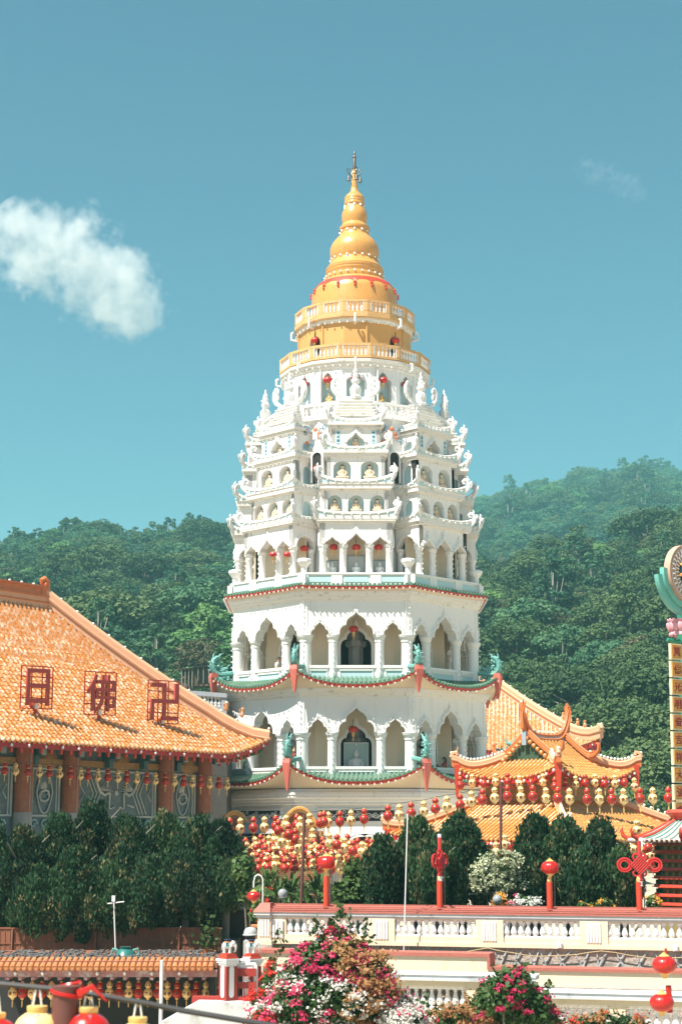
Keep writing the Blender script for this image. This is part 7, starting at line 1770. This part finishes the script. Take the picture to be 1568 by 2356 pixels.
for i, (px, py, lb) in enumerate(((640,2062,'left of the brown pole'),(668,2052,'just left of the brown pole, tallest'),(728,2056,'between the brown pole and red post'),(615,2040,'nearest the dark shrubs'))):
    Y = 47.5+.5*i; t = thing('dracaena_plant', 'spiky long leaved plant behind the wall, '+lb, 'plant', (X(px,py,Y), Y, -3.05)); hh_ = H(py,Y)+3.05
    m = MB(); m.tube([(0,0,0),(.03,0,hh_*.6),(0,0,hh_)], [.06,.05,.04], 6); m.obj('trunk', [bark], t)
    m = MB()
    for j in range(46):
        a = j*2.4; el = random.uniform(-.2,1.3); L_ = random.uniform(.55,.95); d = Vector((cos(a)*cos(el), sin(a)*cos(el), sin(el))); sd_ = Vector((-sin(a),cos(a),0))*.045; P = [Vector((0,0,hh_)), Vector((0,0,hh_))+d*L_*.5+Vector((0,0,.05)), Vector((0,0,hh_))+d*L_*.85-Vector((0,0,.06)), Vector((0,0,hh_))+d*L_-Vector((0,0,.22))]
        m.add([P[0]-sd_*.5,P[0]+sd_*.5,P[1]+sd_,P[1]-sd_,P[2]+sd_*.7,P[2]-sd_*.7,P[3]], [(0,1,2,3),(3,2,4,5),(5,4,6)])
    m.obj('leaves', [bgl], t)
for px, y, lb in ((650,2056,'left of the brown pole'),(1143,2070,'before the variegated shrub')):
    Y = 43.2; t = thing('globe_lamp', 'small glass globe lamp on a stalk '+lb, 'lamp', (X(px,y,Y), Y, -3.05)); m = MB(); z = H(y,Y)+3.05; m.tube([(0,0,0),(0,0,z-.1)], .025, 6); m.lathe([(.05,z-.13),(.06,z-.09)], 8, 0); m.obj('stalk', [MT['metal']], t); m = MB(); m.ball((0,0,z), .125, 14, 10); m.obj('globe', [mat('smoked_globe', (.30,.31,.32), .08, .05, 3, spec=.9)], t, 60)
Y = 51.5; t = thing('white_alcove', 'small white fluted alcove seen under the variegated shrub', 'shrine', (X(1188,2060,Y), Y, -3.05)); lz = lambda y: H(y,Y)+3.05
m = MB(); w_ = .42; arch_wall(m, -w_, w_, 0, lz(2020), [arch_pts(0,.26,lz(2048),.2,ROUND,0)], .15, -.15); m.obj('wall', [MT['pipe']], t); m = MB(); m.box(-w_+.05,w_-.05,.16,.22,0,lz(2022)); m.obj('back_panel', [MT['grey']], t)
m = MB()
for sg in (-1,1):
    for i in range(3): m.lathe([(.03,0),(.03,lz(2035))], 8, 0, (sg*(.30+.05*i),-.17,0))
m.obj('fluting', [MT['pipe']], t)
# ------------------------------------------------------------------ statues in the niches, white panel, people
robe = mat('statue_robe_orange', (.72,.53,.36), .55, .3, 9); face = mat('statue_pale_skin', (.78,.68,.54), .5, .08, 6); wst = mat('white_statue', (.66,.68,.67), .5, .08, 6); gst = mat('gilt_statue', (.62,.38,.13), .35, .15, 6, metal=.2); haloM = mat('halo_orange', (.55,.20,.06), .5, .2, 6)
def seated(mats, label, group, name='buddha_statue', halo=True, lotus=True):
    """cross-legged figure about one metre high"""
    t = thing(name, label, 'statue', (0,0,-600), 0, group)
    m = MB(); m.lathe([(.10,0),(.26,.01),(.36,.05),(.37,.12),(.30,.18),(.21,.22),(.185,.32),(.20,.44),(.215,.52),(.17,.58),(.075,.61),(.06,.64),(.065,.66),(.092,.70),(.102,.76),(.095,.83),(.06,.87),(.048,.89),(.04,.92),(0,.94)], 20, lambda j: 0 if j < 10 else 1 if j < 15 else 2, sy=.72)
    for sg in (-1,1):
        m.tube([(sg*.20,.0,.52),(sg*.26,-.03,.38),(sg*.20,-.12,.25),(sg*.05,-.18,.20)], [.075,.068,.055,.04], 8, 0)
        m.tube([(sg*.14,-.02,.10),(sg*.34,-.10,.10),(sg*.16,-.24,.08),(sg*-.06,-.25,.09)], [.10,.085,.07,.045], 8, 0)
        m.ball((sg*.1,0,.76), (.016,.02,.045), 6, 5, 1); m.ball((sg*.036,-.066,.775), (.014,.008,.006), 5, 4, 2)
    m.ball((0,-.078,.755), (.012,.016,.02), 5, 4, 1); m.ball((0,-.072,.725), (.024,.008,.006), 5, 4, 0)
    m.obj('body', [mats[0], mats[1], mats[2]], t, 55)
    if lotus:
        m = MB(); m.lathe([(.28,-.16),(.36,-.12),(.30,-.08),(.38,-.04),(.40,.0),(.2,.01)], 20, 0, sy=.8)
        for i in range(14): a = i*2*pi/14; m.ball((.36*sin(a),-.29*cos(a),-.05), (.07,.06,.05), 6, 4)
        m.obj('lotus_base', [wst], t, 50)
    if halo:
        m = MB(); m.tube([(.17*cos(i*pi/12), .03, .77+.17*sin(i*pi/12)) for i in range(24)], .022, 6, 0, True); m.obj('halo', [haloM], t, 60)
    return t
BS = seated([robe, face, MT['hair']], 'x', None); WS = seated([wst, wst, wst], 'x', None, halo=False); GS = seated([gst, gst, MT['hair']], 'x', None, 'monk_statue', False, False)
def set_s(src, loc, rz, sc, label, group): put(src, loc, rz, label, group, sc)
for k, bn in ((0,'front bay'),(-1,'left front bay'),(1,'right front bay')):
    for r, (a, zn, nl) in enumerate(niche_seats):
        an = k*pi/4
        for i, (x, q) in enumerate(nl):
            pos = ['only'] if len(nl) == 1 else ['left','right'] if len(nl) == 2 else ['left','middle','right']
            u, n = x, a-.22; sc = (.72,.84,.62)[r]
            set_s(BS, (PX+u*cos(an)+n*sin(an), PY+u*sin(an)-n*cos(an), zn+ZB+.16*sc), an, sc, 'orange robed statue in the %s niche, %s niche row, %s of the pagoda' % (pos[i], ('lowest','middle','top')[r], bn), 'robed statues in the pagoda niches')
glassy = mat('white_marble_plaque', (.50,.52,.50), .35, .1, 3)
a = 6.56
for i, x in enumerate((-1.24,0,1.24)):
    pos = ('left','middle','right')[i]; w_ = .36 if x else .48; hh_ = .95 if x else 1.2
    t = thing('marble_plaque', 'pale plaque behind the %s arch of the front bay arcade' % pos, 'plaque', (PX+x, PY-a+.98, zfl+ZB+.62), 0, 'pale plaques in the front bay arcade')
    m = MB(); m.box(-w_,w_,-.05,.03,-.62,hh_); m.obj('slab', [glassy], t); m = MB()
    for b in ((-w_,w_,-.08,-.05,hh_-.06,hh_),(-w_,-w_+.06,-.08,-.05,-.6,hh_-.06),(w_-.06,w_,-.08,-.05,-.6,hh_-.06)): m.box(*b)
    m.obj('frame', [MT['grey']], t)
    set_s(WS, (PX+x, PY-a+.62, zfl+ZB+.62+.12), 0, .72, 'white seated statue before the %s plaque of the front bay arcade' % pos, 'white seated statues')
    t = thing('statue_plinth', 'low white plinth carrying the %s white statue of the front bay arcade' % pos, 'plinth', (PX+x, PY-a+.62, zfl+ZB), 0, 'white plinths in the front bay arcade'); m = MB(); m.lathe([(.34,0),(.34,.08),(.28,.12),(.28,.52),(.32,.56),(.32,.625)], 8, 0, a0=pi/8); m.obj('block', [MT['whiteup']], t)
for k, nm_ in ((-1,'left'),(1,'right')):
    an = k*pi/8; r = R7*C16-.25; set_s(GS, (PX+r*sin(an), PY-r*cos(an), h(921,4.0)+ZB), an, .62, 'gilt seated monk in the %s niche beside the middle of the white round storey' % nm_, 'gilt monks in the round storey')
# the white panel with a seated figure in the lowest great arch
Yp = PY-(A1-1.75)+.42; t = thing('painted_plaque', 'tall pale glazed panel with a seated figure behind the lowest great arch', 'panel', (PX, Yp, zf1+ZB)); w_ = .60
m = MB(); m.box(-w_,w_,0,.05,.55,2.28); m.obj('board', [mat('pale_teal_panel', (.40,.55,.54), .3, .08, 2)], t)
m = MB()
for b in ((-w_-.04,w_+.04,2.28,2.33),(-w_-.04,-w_,.5,2.28),(w_,w_+.04,.5,2.28)): m.box(b[0],b[1],-.03,.06,b[2],b[3])
m.box(-.05,.05,-.04,0,2.18,2.25); m.obj('frame', [MT['pipe']], t); m = MB(); m.box(-w_-.06,w_+.06,-.5,.06,0,.55); m.obj('plinth', [MT['white']], t)
set_s(WS, (PX, Yp-.24, zf1+ZB+.55+.20), 0, 1.28, 'large white seated statue before the pale panel in the lowest great arch', 'white seated statues')
# lettering on the couplet boards
lb_ = mat('lettering_blue', (.03,.16,.26), .6, .1, 5)
for o, sg, a, tx_ in COUP:
    boards = [o]+[q for q in kids(pag) if q.name.startswith('couplet_board') and q.data == o.data and q != o]
    z0, z1 = h(1037,a), h(990,a); gm_ = MB()
    for i, ch in enumerate(tx_):
        g = glyph(ch, .17, .0, 'couplet_lettering', lb_, None, .004); co = [tuple(v.co) for v in g.data.vertices]
        gm_.add([(x+sg*.93, -a-.024, z+z1-.15-(z1-z0-.26)*i/(len(tx_)-1)) for x, y, z in co], [tuple(p.vertices) for p in g.data.polygons]); me = g.data; bpy.data.objects.remove(g); bpy.data.meshes.remove(me)
    me = gm_.mesh('couplet_lettering', [lb_])
    for b in boards:
        g = bpy.data.objects.new('couplet_lettering', me); COL.objects.link(g); g.parent = b
# ---- people on the galleries
def skinned(name, verts, edges, radii, mt_, parent, root=0, lv=1):
    me = bpy.data.meshes.new(name); me.from_pydata(verts, edges, []); me.materials.append(mt_); o = bpy.data.objects.new(name, me); COL.objects.link(o); o.parent = parent
    md = o.modifiers.new('skin', 'SKIN'); md.use_smooth_shade = True
    for i, r in enumerate(radii):
        sv = me.skin_vertices[0].data[i]; sv.radius = (r, r); sv.use_root = (i == root)
    sb = o.modifiers.new('smooth', 'SUBSURF'); sb.levels = lv; sb.render_levels = lv; return o
def person(loc, rz, label, s, top, low, dress, arms, lean, longhair):
    t = thing('person', label, 'person', loc, rz, scale=s)
    sh, hip_, nk, hd_ = 1.38, .92, 1.46, 1.60; ly = -lean
    V = [(0,0,hip_),(0,ly*.4,1.12),(0,ly*.8,1.30),(0,ly*1.0,nk),(0,ly*1.25-.01,1.53),(0,ly*1.4-.03,1.62),(0,ly*1.4-.02,1.71)]; E = [(0,1),(1,2),(2,3),(3,4),(4,5),(5,6)]; Rr = [.135,.115,.135,.055,.060,.088,.060]
    for sg in (-1,1):
        i = len(V); V += [(sg*.17,ly*.85,sh)]+[(sg*x, y+ly*.8, z) for x, y, z in arms[0 if sg < 0 else 1]]; E += [(2,i),(i,i+1),(i+1,i+2)]; Rr += [.058,.042,.030]
        hx_, hy_, hz_ = V[-1]; e0 = Vector(V[-2]); d = (Vector(V[-1])-e0).normalized(); p = Vector(V[-1])+d*.07; j = len(V); V.append(tuple(p)); E.append((j-1,j)); Rr.append(.030); sd_ = d.cross(Vector((0,0,1))); sd_ = sd_.normalized() if sd_.length > .1 else Vector((1,0,0))
        for f in range(5):
            off = sd_*(-.030+.018*f if f < 4 else .045); ln_ = (.062,.072,.07,.055,.04)[f]; q = p+off*.9+d*(.02 if f < 4 else -.03); r2 = q+d*ln_*.6-Vector((0,0,.006)); r3 = r2+d*ln_*.4-Vector((0,0,.018)); n_i = len(V); V += [tuple(q),tuple(r2),tuple(r3)]; E += [(j,n_i),(n_i,n_i+1),(n_i+1,n_i+2)]; Rr += [.0095,.0085,.007]
        k = len(V); V += [(sg*.09,0,.86),(sg*.10,-.01,.48),(sg*.10,.02,.09),(sg*.10,-.12,.04)]; E += [(0,k),(k,k+1),(k+1,k+2),(k+2,k+3)]; Rr += [.088,.062,.042,.036]
    skinned('body', V, E, Rr, MT['skin'], t)
    hc = Vector((0, ly*1.4-.02, 1.63)); m = MB(); m.ball((hc.x,hc.y-.098,hc.z-.005), (.012,.018,.018), 6, 5, 0)
    for sg in (-1,1): m.ball((hc.x+sg*.034,hc.y-.086,hc.z+.022), (.013,.006,.006), 6, 4, 1); m.ball((hc.x+sg*.088,hc.y,hc.z), (.012,.022,.03), 6, 5, 0)
    m.ball((hc.x,hc.y-.085,hc.z-.047), (.024,.006,.007), 6, 4, 2); m.obj('face', [MT['skin'], MT['hair'], MT['red']], t, 60)
    m = MB(); m.ball((hc.x,hc.y+.018,hc.z+.042), (.098,.105,.088), 14, 10)
    if longhair: m.tube([(hc.x,hc.y+.06,hc.z+.02),(hc.x,hc.y+.09,hc.z-.12),(hc.x,hc.y+.10,hc.z-.30)], [.09,.085,.04], 10)
    m.obj('hair', [MT['hair']], t, 60)
    sv_ = [(0,0,hip_-.02),(0,ly*.4,1.12),(0,ly*.8,1.31),(0,ly*.95,1.43)]; se = [(0,1),(1,2),(2,3)]; sr = [.150,.130,.150,.075]
    for sg in (-1,1):
        i = len(sv_); A_ = arms[0 if sg < 0 else 1][0]; sv_ += [(sg*.175,ly*.85,sh), (sg*(.175+(A_[0]-.175)*.7), ly*.82+A_[1]*.7, sh+(A_[2]-sh)*.7)]; se += [(2,i),(i,i+1)]; sr += [.074,.062]
    skinned('dress' if dress else 'shirt', sv_, se, sr, top, t)
    m = MB()
    if dress: m.lathe([(.155,.95),(.19,.8),(.25,.52),(.24,.51)], 14, 0, sy=.8)
    else:
        for sg in (-1,1): m.lathe([(.066,.06),(.075,.45),(.105,.86),(.11,.93)], 12, 0, (sg*.09,0,0))
    m.obj('skirt' if dress else 'trousers', [low], t, 50)
shirt = mat('white_shirt', (.74,.75,.76), .8, .04, 4); red_d = mat('red_print_dress', (.45,.04,.05), .8, .25, 16, dirt_glint=.5, dcol=(.65,.45,.35), dscale=18, dth=.5); trou = mat('dark_trousers', (.03,.035,.05), .85, .15, 4)
an = -pi/4; u = .62; n = A2-.85
def gal(k, u, n): a_ = k*pi/4; return PX+u*cos(a_)+n*sin(a_), PY+u*sin(a_)-n*cos(a_)
for k, px, zf, A_ in ((-1,637,zf2,A2),):
    best = min((abs(784+FPX*gal(k,u_,A_-.85)[0]/(gal(k,u_,A_-.85)[1]*cos(TILT)+9*sin(TILT))-px), u_) for u_ in [i*.02-2 for i in range(200)])[1]; x, y = gal(k,best,A_-.85)
person((x,y,zf2+ZB), R_(62), 'man in a white shirt looking down from the left side of the second storey gallery', .98, shirt, trou, False, [[(.24,-.10,1.14),(.18,-.28,1.02)],[(.24,-.10,1.14),(.18,-.28,1.02)]], .07, False)
best = min((abs(784+FPX*gal(1,u_,A1-.8)[0]/(gal(1,u_,A1-.8)[1]*cos(TILT)+5*sin(TILT))-1021), u_) for u_ in [i*.02-2 for i in range(200)])[1]; x, y = gal(1,best,A1-.8)
person((x,y,zf1+ZB), R_(-75), 'woman in a red print dress holding up a phone on the lowest gallery', .93, red_d, red_d, True, [[(.23,-.14,1.18),(.10,-.36,1.24)],[(.23,-.14,1.18),(.10,-.36,1.24)]], .0, True)
t = thing('mobile_phone', 'dark phone held out by the woman in the red dress', 'phone', (x+.93*(-.41), y+.11, zf1+ZB+1.18), R_(-75)); m = MB(); m.box(-.04,.04,-.006,.006,-.075,.075); m.box(-.036,.036,-.008,-.006,-.068,.068); m.obj('case', [MT['dark']], t)
# bulbs on the strings are far too many and small to be told apart
for o in bpy.data.objects:
    if o.name.startswith(('light_string','light_tubes')): o['kind'] = 'stuff'
for t in PARK:
    if t.name not in USED:
        for c in kids(t): bpy.data.objects.remove(c)
        bpy.data.objects.remove(t)
# ------------------------------------------------------------------ the air over the valley
hz = MB(); hz.box(-1300, 1300, -30, 2450, -75, 345)
hm = bpy.data.materials.new('haze_air'); hm.use_nodes = True; hm.node_tree.nodes.remove(hm.node_tree.nodes['Principled BSDF'])
hv = hm.node_tree.nodes.new('ShaderNodeVolumePrincipled'); hv.inputs['Color'].default_value = (.38,.90,.95,1); hv.inputs['Density'].default_value = .00026
hm.node_tree.links.new(hv.outputs[0], hm.node_tree.nodes['Material Output'].inputs['Volume'])
tag(hz.obj('haze', [hm]), 'thin blue green haze over the valley', 'haze', kind='stuff')
